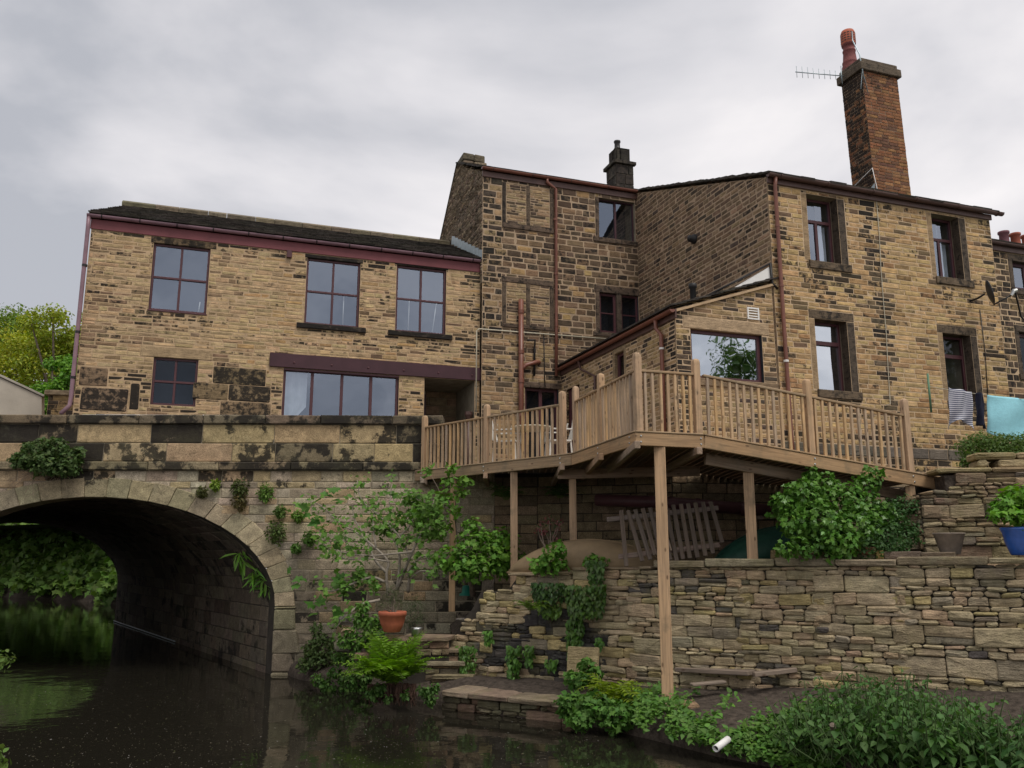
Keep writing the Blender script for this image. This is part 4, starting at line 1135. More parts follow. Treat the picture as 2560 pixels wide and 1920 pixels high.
def pal_par(u, z, r):
    k = r.random()
    dark = .62 if z > zr1 else .36
    if k < dark: return jitc((.20, .155, .10), r, .25) + (.52 + .18 * r.random(),)
    if k < dark + .2: return jitc((.40, .30, .17), r, .15) + (.42 + .1 * r.random(),)
    return jitc((.43, .32, .18), r, .15) + (.33 + .1 * r.random(),)
PBR = Pool()
def row(z0, z1, ln, prot, nm, colf, u0=UL, u1=URT, back=-.3):
    u = u0
    while u < u1 - .05:
        l = R.uniform(*ln); b = min(u + l, u1)
        if u1 - b < .3: b = u1
        V, Fc = stone_geo([(u + .006, z0 + .005), (b - .006, z0 + .005), (b - .006, z1 - .005), (u + .006, z1 - .005)], fr, prot, .018, .004, R, .01, back, .006)
        mk(nm, V, Fc, M['bridge'], br, colf((u + b) / 2, (z0 + z1) / 2, R))
        u = b
row(zcb, zct, (.95, 1.6), .06, 'coping_stone', lambda u, z, r: jitc((.17, .135, .09), r, .2) + (.46 + .12 * r.random(),), back=-.42)
row(zr1, zcb, (.75, 1.5), .0, 'parapet_block', pal_par)
row(zst, zr1, (.7, 1.3), .0, 'parapet_block', pal_par)
row(zsb, zst, (.9, 1.7), .10, 'string_stone', lambda u, z, r: jitc((.24, .19, .12), r, .2) + (.46 + .12 * r.random(),), u1=FBR.uz(1060, 1160)[0])
def pal_sp(u, z, r):
    k = r.random()
    c = (.43, .36, .255) if k < .6 else ((.34, .28, .195) if k < .85 else (.44, .33, .19))
    s = .2 + .2 * r.random() ** 2
    if z < 1.9: kk = .45 + .3 * r.random(); c = tuple(x * kk for x in c); s += .28 * r.random()
    if z > zsb - .35: s += .22 * r.random()
    return jitc(c, r, .14) + (s,)
z = -.3
while z < zsb - .03:
    h = R.uniform(.13, .22); h = min(h, zsb - z)
    if zsb - z - h < .08: h = zsb - z
    u = UL - R.random() * .3
    while u < UWR:
        l = R.uniform(.25, .7); a, b = max(u, UL), min(u + l, UWR)
        zm = z
        ex = RING * .5
        x = max(0.0, 1 - ((max(zm, azs) - azs) / (ab + ex)) ** 2)
        half = (aa + ex) * math.sqrt(x) if zm < azs + ab + ex else 0
        for s0, s1 in ((a, min(b, acu - half)), (max(a, acu + half), b)) if half > 0 else ((a, b),):
            if s1 - s0 > .04:
                PBR.add([(s0 + .006, z + .006), (s1 - .006, z + .006), (s1 - .006, z + h - .006), (s0 + .006, z + h - .006)], fr, pal_sp((s0 + s1) / 2, z, R), .012 + R.uniform(-.006, .008), .012, .006, R, .01, .008)
        u += l
    z += h
# backing sheets
g = Geo()
us = [UL] + [acu - (aa + .2) + k * (2 * aa + .4) / 60 for k in range(61)] + [UWR]
us = sorted(x for x in us if x >= UL - 1e-6)
for i in range(len(us) - 1):
    za0, za1 = arch_z(us[i], .2), arch_z(us[i + 1], .2)
    lo0 = -.6 if za0 is None else za0; lo1 = -.6 if za1 is None else za1
    if za0 is None and za1 is not None: lo0 = azs
    if za1 is None and za0 is not None: lo1 = azs
    g.add([fr(us[i], 0, lo0), fr(us[i + 1], 0, lo1), fr(us[i + 1], 0, zsb + .02), fr(us[i], 0, zsb + .02)], [(0, 1, 2, 3)])
g.add([fr(acu + aa + .2, 0, -.6), fr(UWR, 0, -.6), fr(UWR, 0, azs), fr(acu + aa + .2, 0, azs)], [(0, 1, 2, 3)])
g.mk('spandrel', plain('bridge_mortar', (.33, .28, .20), .95, .3, 3.0, .4), br)
mk('parapet_core', *box(UL, URT - .01, .02, .40, zsb - .05, zcb + .02), M['mortar_grey'], br)
# voussoirs
n = 0
nv_ = 27
for k in range(nv_):
    t0, t1 = math.pi * k / nv_, math.pi * (k + 1) / nv_
    um = acu + aa * math.cos((t0 + t1) / 2)
    if um < UL - .3: continue
    rg = RING * R.uniform(.95, 1.03) * (1.12 if 0.15 < t0 < .75 else 1.0)
    pt = lambda t, e_: (acu + (aa + e_) * math.cos(t), azs + (ab + e_) * math.sin(t))
    q = [pt(t0 + .0012, -.012), pt(t0 + .0012, rg), pt(t1 - .0012, rg), pt(t1 - .0012, -.012)]
    V, Fc = stone_geo(q, fr, .022 + R.uniform(0, .008), .012, .004, R, .012, -.45, .008)
    mk('voussoir', V, Fc, M['bridge'], br, jitc((.36, .30, .19), R, .16) + (.26 + .16 * R.random(),))
g = Geo()
for k in range(60):
    t0, t1 = math.pi * k / 60, math.pi * (k + 1) / 60
    g.add([fr(*[(acu + (aa + e_) * math.cos(t)), -.03, azs + (ab + e_) * math.sin(t)]) for t, e_ in ((t0, 0.0), (t0, .45), (t1, .45), (t1, 0.0))], [(0, 1, 2, 3)])
g.mk('ring_backing', M['mortar_grey'], br)
zq = -.4
while zq < azs - .05:
    h = min(R.uniform(.32, .5), azs - zq)
    V, Fc = stone_geo([(acu + aa - .012, zq + .006), (acu + aa + R.uniform(.32, .55), zq + .006), (acu + aa + R.uniform(.32, .5), zq + h - .006), (acu + aa - .012, zq + h - .006)], fr, .045, .02, .008, R, .02, -.45, .012)
    mk('quoin', V, Fc, M['bridge'], br, jitc((.24, .205, .135), R, .2) + (.22,))
    zq += h
# the barrel
ca, sa = math.cos(-FBR.a), math.sin(-FBR.a)
AXL = (AX[0] * ca - AX[1] * sa, AX[0] * sa + AX[1] * ca)
S1 = azs + .5
arc = [(0.0, 0.0)]
TT = np.linspace(0, math.pi, 181)
pts_ = np.array([(aa * math.cos(t), ab * math.sin(t)) for t in TT])
cl = np.concatenate([[0], np.cumsum(np.hypot(*np.diff(pts_, axis=0).T))])
def barrel(t, p, s):
    if s < S1: u, z, nu, nz = acu + aa, -.5 + s, -1.0, 0.0
    elif s < S1 + cl[-1]:
        th = float(np.interp(s - S1, cl, TT))
        u, z = acu + aa * math.cos(th), azs + ab * math.sin(th)
        nu, nz = -math.cos(th) * ab, -math.sin(th) * aa
        k = math.hypot(nu, nz); nu, nz = nu / k, nz / k
    else: u, z, nu, nz = acu - aa, azs - (s - S1 - cl[-1]), 1.0, 0.0
    return (u + nu * p + t * AXL[0], t * AXL[1], z + nz * p)
LB = 16.2
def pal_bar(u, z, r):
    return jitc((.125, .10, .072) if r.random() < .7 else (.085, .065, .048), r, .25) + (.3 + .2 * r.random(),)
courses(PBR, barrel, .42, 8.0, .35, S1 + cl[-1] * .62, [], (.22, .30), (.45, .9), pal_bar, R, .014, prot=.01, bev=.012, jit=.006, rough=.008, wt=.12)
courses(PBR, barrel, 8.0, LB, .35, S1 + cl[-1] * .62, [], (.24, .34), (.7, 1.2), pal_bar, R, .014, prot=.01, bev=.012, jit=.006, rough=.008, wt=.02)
ns_ = 44; ST_ = S1 + cl[-1] + S1
V = [barrel(t, -.01, ST_ * k / ns_) for t in (.05, LB / 2, LB) for k in range(ns_ + 1)]
Fc = [(r_ * (ns_ + 1) + k, (r_ + 1) * (ns_ + 1) + k, (r_ + 1) * (ns_ + 1) + k + 1, r_ * (ns_ + 1) + k + 1) for r_ in range(2) for k in range(ns_)]
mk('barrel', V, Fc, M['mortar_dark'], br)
PBR.emit('stone', 'small_stones', M['bridge'], br, 300)
# far face above the barrel mouth, and the mass of the bridge that keeps daylight out
fe = np.array([AXL[0], AXL[1]]) * LB
g = Geo()
for k in range(ns_):
    a, b = barrel(LB, 0, ST_ * k / ns_), barrel(LB, 0, ST_ * (k + 1) / ns_)
    g.add([a, b, (b[0] * 1 + (b[0] - (acu + fe[0])) * 1.2, b[1], max(b[2], 0) + 2.2), (a[0] + (a[0] - (acu + fe[0])) * 1.2, a[1], max(a[2], 0) + 2.2)], [(0, 1, 2, 3)])
g.mk('far_face', M['mortar_grey'], br)
dk = mk('towline_edge', *tube([barrel(7.5, .03, .53), barrel(LB, .03, .53)], .016, 6), M['lead'], br)

# ------------------------------------------------------------------ retaining wall under the deck
rw = thingw('retaining_wall', 'tall dim stone retaining wall in the shade under the deck', 'wall', (3.0, 16.2, 1.9))
PW = Pool(); g = Geo()
pts = [(FBR.w(UWR, 0, 0)[0], FBR.w(UWR, 0, 0)[1] + .02)] + BACK[1:]
for i in range(len(pts) - 1):
    a, b = np.array(pts[i]), np.array(pts[i + 1])
    ang = math.atan2(b[1] - a[1], b[0] - a[0]); fw_ = Frame(a, ang); Ln = np.linalg.norm(b - a)
    f_ = lambda u, p, z, F_=fw_: tuple(F_.w(u, -p, z))
    courses(PW, f_, 0, Ln, .8, ZD - .12, [], (.15, .21), (.3, .6), lambda u, z, r: jitc((.27, .20, .12) if r.random() < .7 else (.16, .12, .075), r, .2) + (.15 + .25 * r.random(),), R, .016, rough=.008, jit=.006)
    g.add([f_(0, 0, .5), f_(Ln, 0, .5), f_(Ln, 0, ZD - .06), f_(0, 0, ZD - .06)], [(0, 1, 2, 3)])
PW.emit('stone', 'small_stones', M['bridge'], rw, 300)
g.mk('core', M['mortar_dark'], rw)

# ------------------------------------------------------------------ timber deck
P0 = at_z(1033, 1171, ZD); P1 = at_z(1429, 1132, ZD); P2 = at_z(1588, 1076, ZD); P3 = at_z(1760, 1084, ZD); P4 = at_d(2354, 1192, 12.75)
P0 = np.array([P0[0], 16.93, ZD])
dk = thingw('timber_deck', 'raised timber deck on tall posts with a slatted railing', 'deck', (1.6, 13.5, 0.4))
def member(name, a, b, w_, h_, m, parent, bev=.008, roll=0.0):
    a, b = Vector(a), Vector(b)
    d = b - a
    V, Fc = cbox(d.length, w_, h_, bev)
    o = mk(name, V, Fc, M[m])
    x = d.normalized()
    up = Vector((0, 0, 1)) if abs(x.z) < .9 else Vector((0, 1, 0))
    y = up.cross(x).normalized(); zz_ = x.cross(y)
    o.rotation_euler = Matrix((x, y, zz_)).transposed().to_euler()
    o.location = (a + b) / 2
    adopt(o, parent)
    return o
def upright(name, x, y, z0, z1, w_, m, parent, rz=0.0, top=False):
    if top:
        h = z1 - z0; k = w_ / 2
        prof = [(-h / 2, 1.0), (h / 2 - .06, 1.0), (h / 2 - .03, .92), (h / 2 - .008, .7), (h / 2, .35)]
        V = [(sx * k * s_, sy * k * s_, zz_) for zz_, s_ in prof for sx, sy in ((-1, -1), (1, -1), (1, 1), (-1, 1))]
        Fc = [(3, 2, 1, 0), tuple(len(V) - 4 + i for i in range(4))] + [(r_ * 4 + i, r_ * 4 + (i + 1) % 4, r_ * 4 + 4 + (i + 1) % 4, r_ * 4 + 4 + i) for r_ in range(len(prof) - 1) for i in range(4)]
        o = mk(name, V, Fc, M[m])
        b = o.modifiers.new('edge', 'BEVEL'); b.width = .006; b.segments = 1
    else:
        V, Fc = cbox(w_, w_, z1 - z0, .006)
        o = mk(name, V, Fc, M[m])
    o.location = (x, y, (z0 + z1) / 2)
    o.rotation_euler = (0, 0, rz)
    adopt(o, parent)
    return o
zrail = at_d(1609, 921, P2[1])[2]; ztop = at_d(1597, 880, P2[1])[2]
EDGES = [(P0, P1, (1062, 1217, 1406), 10), (P1, P2, (1431, 1503), 10), (P2, P3, (1597, 1745), 10), (P3, P4, (2023, 2264), 10)]
corner = [P0, P1, P2, P3, P4]
bal_h = zrail - .03 - (ZD - .02)
bal_me = me_new('baluster', *cbox(.040, .040, bal_h, .005), M['wood_z'])
R = random.Random(9)
for ei, (a, b, pxs, _) in enumerate(EDGES):
    d = (b - a)[:2]; Ln = np.linalg.norm(d); d = d / Ln; nrm = np.array([d[1], -d[0]]); ang = math.atan2(d[1], d[0])
    gz = lambda s: a[2] + (b[2] - a[2]) * s / Ln
    o2 = lambda s, off, dz: (a[0] + d[0] * s + nrm[0] * off, a[1] + d[1] * s + nrm[1] * off, gz(s) + dz)
    st = 0.0 if ei else -.02
    member('fascia', o2(st, -.02, -.115), o2(Ln - .006, -.02, -.115), .05, .175, 'wood_f', dk)
    # nosing board over the fascia
    member('edge_board', o2(st, -.05, -.012), o2(Ln - .01, -.05, -.012), .13, .026, 'wood_f', dk)
    # railing posts: where their photographed columns meet this edge
    sp = []
    for px in pxs:
        r_ = ray(px, 1050)[:2]
        k, s = np.linalg.solve(np.array([r_, -d]).T, a[:2] + nrm * -.06)
        sp.append(min(max(s, .05), Ln - .05))
    for s in sp:
        x, y, z_ = o2(s, -.065, 0)
        upright('railing_post', x, y, z_ - .05, z_ + ztop - ZD + R.uniform(-.02, .02), .095, 'wood_p', dk, ang, True)
    ends = sorted(sp)
    if ei == 1: ends = ends + [Ln - .02]
    if ei == 3: ends = [0.0] + ends
    for s0, s1 in zip(ends[:-1], ends[1:]):
        member('top_rail', o2(s0 + .048, -.06, zrail - ZD - .016), o2(s1 - .048, -.06, zrail - ZD - .016), .07, .038, 'wood_f', dk)
        L_ = s1 - s0 - .096
        nb = max(2, int(round(L_ / .118)))
        for k in range(nb):
            s = s0 + .048 + L_ * (k + .5) / nb + R.uniform(-.006, .006)
            x, y, z_ = o2(s, -.055, 0)
            bo = bpy.data.objects.new('baluster', bal_me); COL.objects.link(bo)
            bo.location = (x, y, z_ - .02 + bal_h / 2); bo.rotation_euler = (R.uniform(-.008, .008), R.uniform(-.008, .008), ang + R.uniform(-.1, .1))
            adopt(bo, dk)
    for s in (list(sp) if ei != 1 else [sp[1], Ln - .2]):
        for dz in (-.07, -.15):
            V, Fc = lathe([(.014, 0), (.014, .006), (.008, .012), (0, .012)], 8)
            bo = mk('bolt', [(x, -z, y) for x, y, z in V], Fc, M['metal']); bo.location = o2(s + R.uniform(-.01, .01), .005, dz); bo.rotation_euler = (0, 0, ang); adopt(bo, dk)
# deck boards run back to the wall
bx = P0[0] + .02
xs = [p[0] for p in corner]; ys = [p[1] for p in corner]
def deckz(x): return float(np.interp(x, [P3[0], P4[0]], [ZD, P4[2]]))
while bx < P4[0] - .1:
    yf = max(float(np.interp(bx, xs, ys)), float(np.interp(bx + .115, xs, ys))) + .07
    yb = min(back_at(bx) + .3, FC.o[1] + (bx - FC.o[0]) * math.tan(AL) - .03 if bx > FD.o[0] - .15 else 99)
    if bx > P3[0] + .3: yb = min(yb, back_at(bx) + .1)
    if yb - yf > .15:
        member('deck_board', (bx + .0575, yf, deckz(bx) - .014), (bx + .0575, yb, deckz(bx) - .014), .115, .024, 'wood_x', dk, .003)
    bx += .121
for px, py in ((1055, 1200), (1213, 1188), (1406, 1166), (1503, 1140), (1594, 1110), (1750, 1125)):
    x, y, _z = at_z(px, py, ZD - .26)
    member('joist', (x, y + .02, ZD - .265), (x, min(y + 3.2, back_at(x) - .05), ZD - .265), .075, .10, 'wood_x', dk)
member('beam', (P1[0] - .2, P1[1] + .55, ZD - .3), (P3[0] + .4, P3[1] + 2.2, ZD - .3), .06, .16, 'wood_x', dk)
member('beam', (P3[0] + .1, P3[1] + .45, ZD - .30), (P4[0] - .3, P4[1] + .45, P4[2] - .26), .06, .16, 'wood_x', dk)
def sup(px, top_edge, w_, z0, off=.12):
    a, b = top_edge
    d = (b - a)[:2]; Ln = np.linalg.norm(d); d = d / Ln; nrm = np.array([d[1], -d[0]])
    k, s = np.linalg.solve(np.array([ray(px, 1250)[:2], -d]).T, a[:2] - nrm * off)
    x, y = a[:2] + d * s - nrm * off
    zt_ = a[2] + (b[2] - a[2]) * s / Ln
    return upright('support_post', x, y, z0(x), zt_ - .2, w_, 'wood_p', dk, -math.atan2(x, y))
sup(1133, (P0, P1), .115, lambda x: 1.2); sup(1285, (P0, P1), .125, lambda x: tz(x) - .4); sup(1432, (P1, P2), .12, lambda x: tz(x) - .15, .2)
fp = sup(1653, (P2, P3), .152, lambda x: .38, .1); sup(1874, (P3, P4), .15, lambda x: tz(x) - .1, .5); sup(2278, (P3, P4), .13, lambda x: 2.6, .1)
fpx, fpy = fp.location.x + dk.location.x, fp.location.y + dk.location.y
for k, (dx, dy, w_, lab) in enumerate(((-.06, -.02, .34, 'flat tan stone under the foot of the tall front post'), (.26, -.08, .2, 'small reddish stone beside the foot of the tall front post'))):
    V, Fc = stone_geo([(-w_ / 2, 0), (w_ / 2, 0), (w_ / 2, .12), (-w_ / 2, .12)], lambda u, p, z: (u, -p, z), .16, .03, .01, R, .03, -.16, .02)
    V.append((0, 0, .125)); n_ = 8
    Fc.append(tuple(range(n_)))
    o = mk('pad_stone', V, Fc, M['dry'], None, ((.34, .27, .17, .1), (.30, .19, .12, .1))[k]); o.location = (fpx + dx, fpy + dy, .26); tag(o, lab, 'stone')
print('deck', P0, P1, P2, P3, P4, 'rail', zrail, ztop, 'bridge', zct, zcb, zst, zsb, 'arch', acu, aa, ab, azs, 'CB', CB, 'UD', UD, 'UB', UB)

# ------------------------------------------------------------------ dry-stone garden walls
def rubble(P, f, u0, u1, z0, top, colf, rng, bay=(.9, 1.7), ch=(.06, .17), gap=.009, prot=.05, wt=1.0, bottom=None):
    """dry-stone work: bays of uneven courses, each course broken into stones"""
    u = u0
    while u < u1 - .05:
        b = min(u + rng.uniform(*bay), u1)
        if u1 - b < .4: b = u1
        z = z0
        zt = max(top(u), top(b))
        while z < zt - .02:
            h = rng.uniform(*ch) if rng.random() < .78 else rng.uniform(.04, .07)
            if rng.random() < .05: h = rng.uniform(.18, .24)
            h = min(h, zt - z)
            if zt - z - h < .04: h = zt - z
            e0, e1 = u - rng.uniform(0, .14) * (u > u0), b + rng.uniform(0, .14) * (b < u1)
            s = e0
            while s < e1 - .01:
                l = min(.55, h * rng.uniform(1.1, 2.9) + rng.uniform(.03, .10))
                t = min(s + l, e1)
                if e1 - t < .07: t = e1
                # now and then two thin stones instead of one thick
                parts = [(z, z + h)]
                if h > .11 and rng.random() < .22:
                    k = z + h * rng.uniform(.35, .65); parts = [(z, k), (k, z + h)]
                for za2, zb2 in parts:
                    ta, tb_ = min(zb2, top(s)), min(zb2, top(t))
                    if min(ta, tb_) < za2 + .45 * (zb2 - za2): continue
                    ta, tb_ = max(ta, za2 + .02), max(tb_, za2 + .02)
                    gq = gap * rng.uniform(.25, 1.0) / 2; gv = gap * rng.uniform(.1, .7) / 2
                    sl = rng.uniform(-.012, .012)
                    q = [(s + gq, za2 + gv - sl), (t - gq, za2 + gv + sl), (t - gq, tb_ - gv + sl), (s + gq, ta - gv - sl)]
                    P.add(q, f, colf((s + t) / 2, (za2 + zb2) / 2, rng), prot + rng.uniform(-.025, .02), .018, .006, rng, .020, .016, back=-.10, wt=wt)
                s = t
            z += h
        u = b
R = random.Random(33)
gwl_ = thing('garden_wall', 'long dry-stone garden wall above the canal bank, blackened in the middle', 'wall', (*FG.o, .3), FG.a)
GU0 = FG.uz(1114, 1600)[0]; GU1 = 6.6
GS = FG.uz(1648, 1410)[0]
gx = [1112, 1139, 1140, 1168, 1169, 1196, 1197, 1276, 1277, 1420, 1421, 1640]
gy = [1588, 1588, 1545, 1543, 1520, 1518, 1476, 1472, 1440, 1434, 1426, 1424]
gpts = [FG.uz(x, y) for x, y in zip(gx, gy)]
def topG(u):
    if u > GS: return float(np.interp(u, [GS, GU1], [FG.uz(1660, 1420)[1], FG.uz(2530, 1404)[1]]))
    return float(np.interp(u, [p[0] for p in gpts], [p[1] for p in gpts]))
def footG(u): return float(np.interp(u, [-4, -1, 1, 3, 6], [.2, .15, .3, .35, .4]))
bk0, bk1 = FG.uz(1215, 1600)[0], FG.uz(1515, 1600)[0]
def pal_G(u, z, r):
    k = r.random()
    if bk0 < u < bk1 and .45 < z < 1.25 + .2 * math.sin(u * 3) and k < .8: return jitc((.055, .051, .048), r, .3, .02) + (.2,)
    if k < .56: c = (.42, .34, .215)
    elif k < .72: c = (.43, .31, .20)
    elif k < .84: c = (.30, .25, .175)
    elif k < .95: c = (.42, .335, .16)
    else: c = (.11, .098, .086)
    return jitc(c, r, .17, .03) + (.12 + .25 * r.random() ** 2,)
PGW = Pool()
rubble(PGW, fr, GU0, GS, .15, topG, pal_G, R, bay=(.5, 1.0), wt=.8)
rubble(PGW, fr, GS, GU1, .2, topG, pal_G, R, ch=(.065, .16))
PGW.emit('stone', 'small_stones', M['dry'], gwl_, 300)
us = [GU0 + (GU1 - GU0) * k / 60 for k in range(61)]
g = Geo()
for a, b in zip(us[:-1], us[1:]):
    for p0_, p1_ in ((0.0, 0.0),):
        g.add([fr(a, 0, .0), fr(b, 0, .0), fr(b, 0, topG(b) - .03), fr(a, 0, topG(a) - .03)], [(0, 1, 2, 3)])
        g.add([fr(a, 0, topG(a) - .03), fr(b, 0, topG(b) - .03), fr(b, -.35, topG(b) - .03), fr(a, -.35, topG(a) - .03)], [(0, 1, 2, 3)])
g.mk('core', M['mortar_dark'], gwl_)
u = GS - .06
while u < GU1:
    l = R.uniform(.55, 1.05); b = min(u + l, GU1)
    zt_ = topG((u + b) / 2)
    t_ = R.uniform(.075, .11)
    V, Fc = stone_geo([(u + .006, zt_ + .0), (b - .006, zt_ + R.uniform(-.01, .01)), (b - .006, zt_ + t_), (u + .006, zt_ + t_ + R.uniform(-.01, .01))], fr, .09 + R.uniform(-.02, .02), .015, .004, R, .015, -.4, .01)
    mk('coping_stone', V, Fc, M['dry'], gwl_, jitc((.27, .225, .145), R, .2) + (.2,))
    u = b
u = FG.uz(1275, 1440)[0]
while u < GS - .1:
    l = R.uniform(.35, .8); b = min(u + l, GS - .08); zt_ = topG((u + b) / 2)
    V, Fc = stone_geo([(u + .006, zt_), (b - .006, zt_), (b - .006, zt_ + R.uniform(.035, .06)), (u + .006, zt_ + .045)], fr, .10 + R.uniform(-.05, .04), .012, .008, R, .02, -.35, .012)
    mk('coping_stone', V, Fc, M['dry'], gwl_, jitc((.26, .20, .13), R, .2) + (.15,))
    u = b

FU = Frame(at_d(2312, 1380, 12.3), math.radians(-10))
uw = thing('upper_terrace_wall', 'short dry-stone terrace wall stepping up behind the pots', 'wall', (*FU.o, 2.0), FU.a)
zU = FU.uz(2450, 1182)[1]
PU = Pool()
def pal_U(u, z, r):
    k = r.random()
    return jitc((.29, .225, .135) if k < .5 else ((.22, .155, .10) if k < .8 else (.17, .14, .10)), r, .2, .06) + (.1 + .25 * r.random() ** 2,)
uk = FU.uz(2362, 1200)[0]
rubble(PU, fr, 0, 3.4, 1.95, lambda u: zU if u > uk else zU - .18 - .25 * (uk - u), pal_U, R, bay=(.8, 1.3), ch=(.09, .2))
rubble(PU, fl, 0, 2.5, 1.95, lambda u: zU - .3, pal_U, R, bay=(.8, 1.3), ch=(.09, .2))
PU.emit('stone', 'small_stones', M['dry'], uw, 200)
mk('core', *box(.0, 3.4, .0, 3.5, 1.9, zU - .28), M['soil'], uw)
mk('core', *box(uk, 3.4, .0, 3.5, zU - .3, zU - .03), M['soil'], uw)
for a, b, z0, t_ in ((uk - .12, uk + .62, zU, .07), (uk + .62, uk + 1.5, zU, .07), (uk + 1.5, uk + 2.3, zU, .07), (uk + .45, uk + 1.0, zU + .19, .10), (uk + 1.01, uk + 1.75, zU + .19, .10), (uk + .47, uk + .63, zU + .075, .11), (uk + .75, uk + 1.15, zU + .075, .11), (uk + 1.3, uk + 1.6, zU + .075, .11)):
    V, Fc = stone_geo([(a + .005, z0 + .004), (b - .005, z0 + .004), (b - .005, z0 + t_), (a + .005, z0 + t_)], fr, .06 if z0 == zU else -.06, .02, .006, R, .025, -.45, .015)
    mk('coping_stone', V, Fc, M['dry'], uw, jitc((.30, .235, .13), R, .2) + (.15,))
for z0, l in ((2.28, .34), (2.62, .36), (2.86, .2)):
    V, Fc = stone_geo([(-l, z0), (.05, z0), (.05, z0 + .17), (-l, z0 + .17)], fr, -.05, .02, .006, R, .02, -.45, .015)
    mk('step_stone', V, Fc, M['dry'], uw, jitc((.22, .16, .105), R, .2) + (.15,))

# brick and slab edging of the planting bed on the wall
eb = thing('bed_edging', 'row of mossy bricks and slabs edging the bed on the garden wall', 'edging', tuple(FG.w(FG.uz(2080, 1385)[0], .30, 2.15)), FG.a, absz=False)
eu = FG.uz(1912, 1385)[0] - FG.uz(2080, 1385)[0]
for k, (l, h, c) in enumerate(((.10, .14, (.25, .19, .10)), (.42, .07, (.24, .20, .11)), (.42, .075, (.26, .17, .10)), (.45, .10, (.30, .13, .07)), (.1, .12, (.30, .22, .08)), (.45, .11, (.16, .12, .09)), (.4, .1, (.17, .13, .09)))):
    z0 = .07 if k in (1, 2, 3) else .0
    V, Fc = stone_geo([(eu + .004, z0), (eu + l, z0), (eu + l, z0 + h), (eu + .004, z0 + h)], fr, .0, .012, .006, R, .01, -.2, .008)
    mk('slab', V, Fc, M['dry'], eb, c + (.1,))
    if z0: 
        V, Fc = stone_geo([(eu + .01, 0), (eu + l - .01, 0), (eu + l - .01, .066), (eu + .01, .066)], fr, -.01, .012, .006, R, .01, -.2, .008)
        mk('slab', V, Fc, M['dry'], eb, jitc((.2, .16, .1), R) + (.1,))
    eu += l

# steps to the water, and the flagged ledge
stp = thingw('stone_steps', 'worn stone steps leading from the fern down to the ledge', 'steps', (-.9, 13.5, .2))
tr = [(994, 1122, 1592, .94), (1030, 1146, 1622, .75), (1062, 1162, 1654, .56), (1076, 1184, 1688, .37)]
for k, (x0, x1, y, z) in enumerate(tr):
    a, b = at_z(x0, y, z), at_z(x1, y, z)
    dv_ = np.array([.10, .55, 0])
    V = []
    for zz_, e_ in ((z - .065, .0), (z, .012)):
        for q, sx in ((a, 1), (b, -1), (b + dv_, -1), (a + dv_, 1)):
            V.append((q[0] + sx * e_ + R.uniform(-.02, .02), q[1] + R.uniform(-.015, .015), zz_ + R.uniform(-.008, .008)))
    o = mk('tread', V, BOXF, M['dry'], stp, jitc((.25, .195, .13), R, .15) + (.12,))
    bv = o.modifiers.new('edge', 'BEVEL'); bv.width = .012; bv.segments = 2
    ang = math.atan2(b[1] - a[1], b[0] - a[0]); fs = Frame(a, ang); Ln = np.linalg.norm((b - a)[:2])
    f_ = lambda u, p, z_, F_=fs: tuple(F_.w(u, -p + .06, z_))
    Ps = Pool(); courses(Ps, f_, 0, Ln, z - .30, z - .066, [], (.06, .12), (.14, .4), pal_U, R, .012, jit=.008, rough=.012, cham=.012, bev=.014)
    Ps.emit('riser_stone', 'riser_stones', M['dry'], stp, 40)
    mk('step_core', *box(min(a[0], b[0]), max(a[0], b[0]), a[1] + .08, a[1] + .62, 0, z - .06), M['mortar_dark'], stp)
lg = thingw('flagged_ledge', 'low flagstone ledge on rough stones at the water edge', 'ledge', (.2, 12.2, 0))
la, lb = at_z(1104, 1727, .27), at_z(1425, 1758, .27)
ang = math.atan2(lb[1] - la[1], lb[0] - la[0]); fL = Frame(la, ang); LL = np.linalg.norm((lb - la)[:2])
f_ = lambda u, p, z_: tuple(fL.w(u, -p, z_))
u = 0.0
while u < LL - .02:
    l = R.uniform(.32, .7); b = min(u + l, LL)
    V = [f_(u + .006, R.uniform(.0, .06), .20), f_(b - .006, R.uniform(.0, .06), .20), f_(b - .006, -.62, .205), f_(u + .006, -.62, .205), f_(u + .008, R.uniform(.0, .05), .265 + R.uniform(0, .015)), f_(b - .008, R.uniform(.0, .05), .265 + R.uniform(0, .015)), f_(b - .008, -.62, .28), f_(u + .008, -.62, .28)]
    o = mk('flagstone', V, BOXF, M['dry'], lg, jitc((.27, .21, .145), R, .15) + (.1,))
    bv = o.modifiers.new('edge', 'BEVEL'); bv.width = .012; bv.segments = 2
    u = b
PL = Pool()
rubble(PL, lambda u, p, z_: f_(u, p - .12, z_), -.05, LL, -.12, lambda u: .19, lambda u, z, r: jitc((.16, .14, .09) if r.random() < .6 else (.24, .16, .11), r, .25) + (.2,), R, bay=(.5, .9), ch=(.09, .16), gap=.03)
PL.emit('stone', 'stones', M['dry'], lg, 60)
mk('core', [f_(-.05, -.16, -.3), f_(LL, -.16, -.3), f_(LL, -.16, .2), f_(-.05, -.16, .2)], [(0, 1, 2, 3)], M['mortar_dark'], lg)
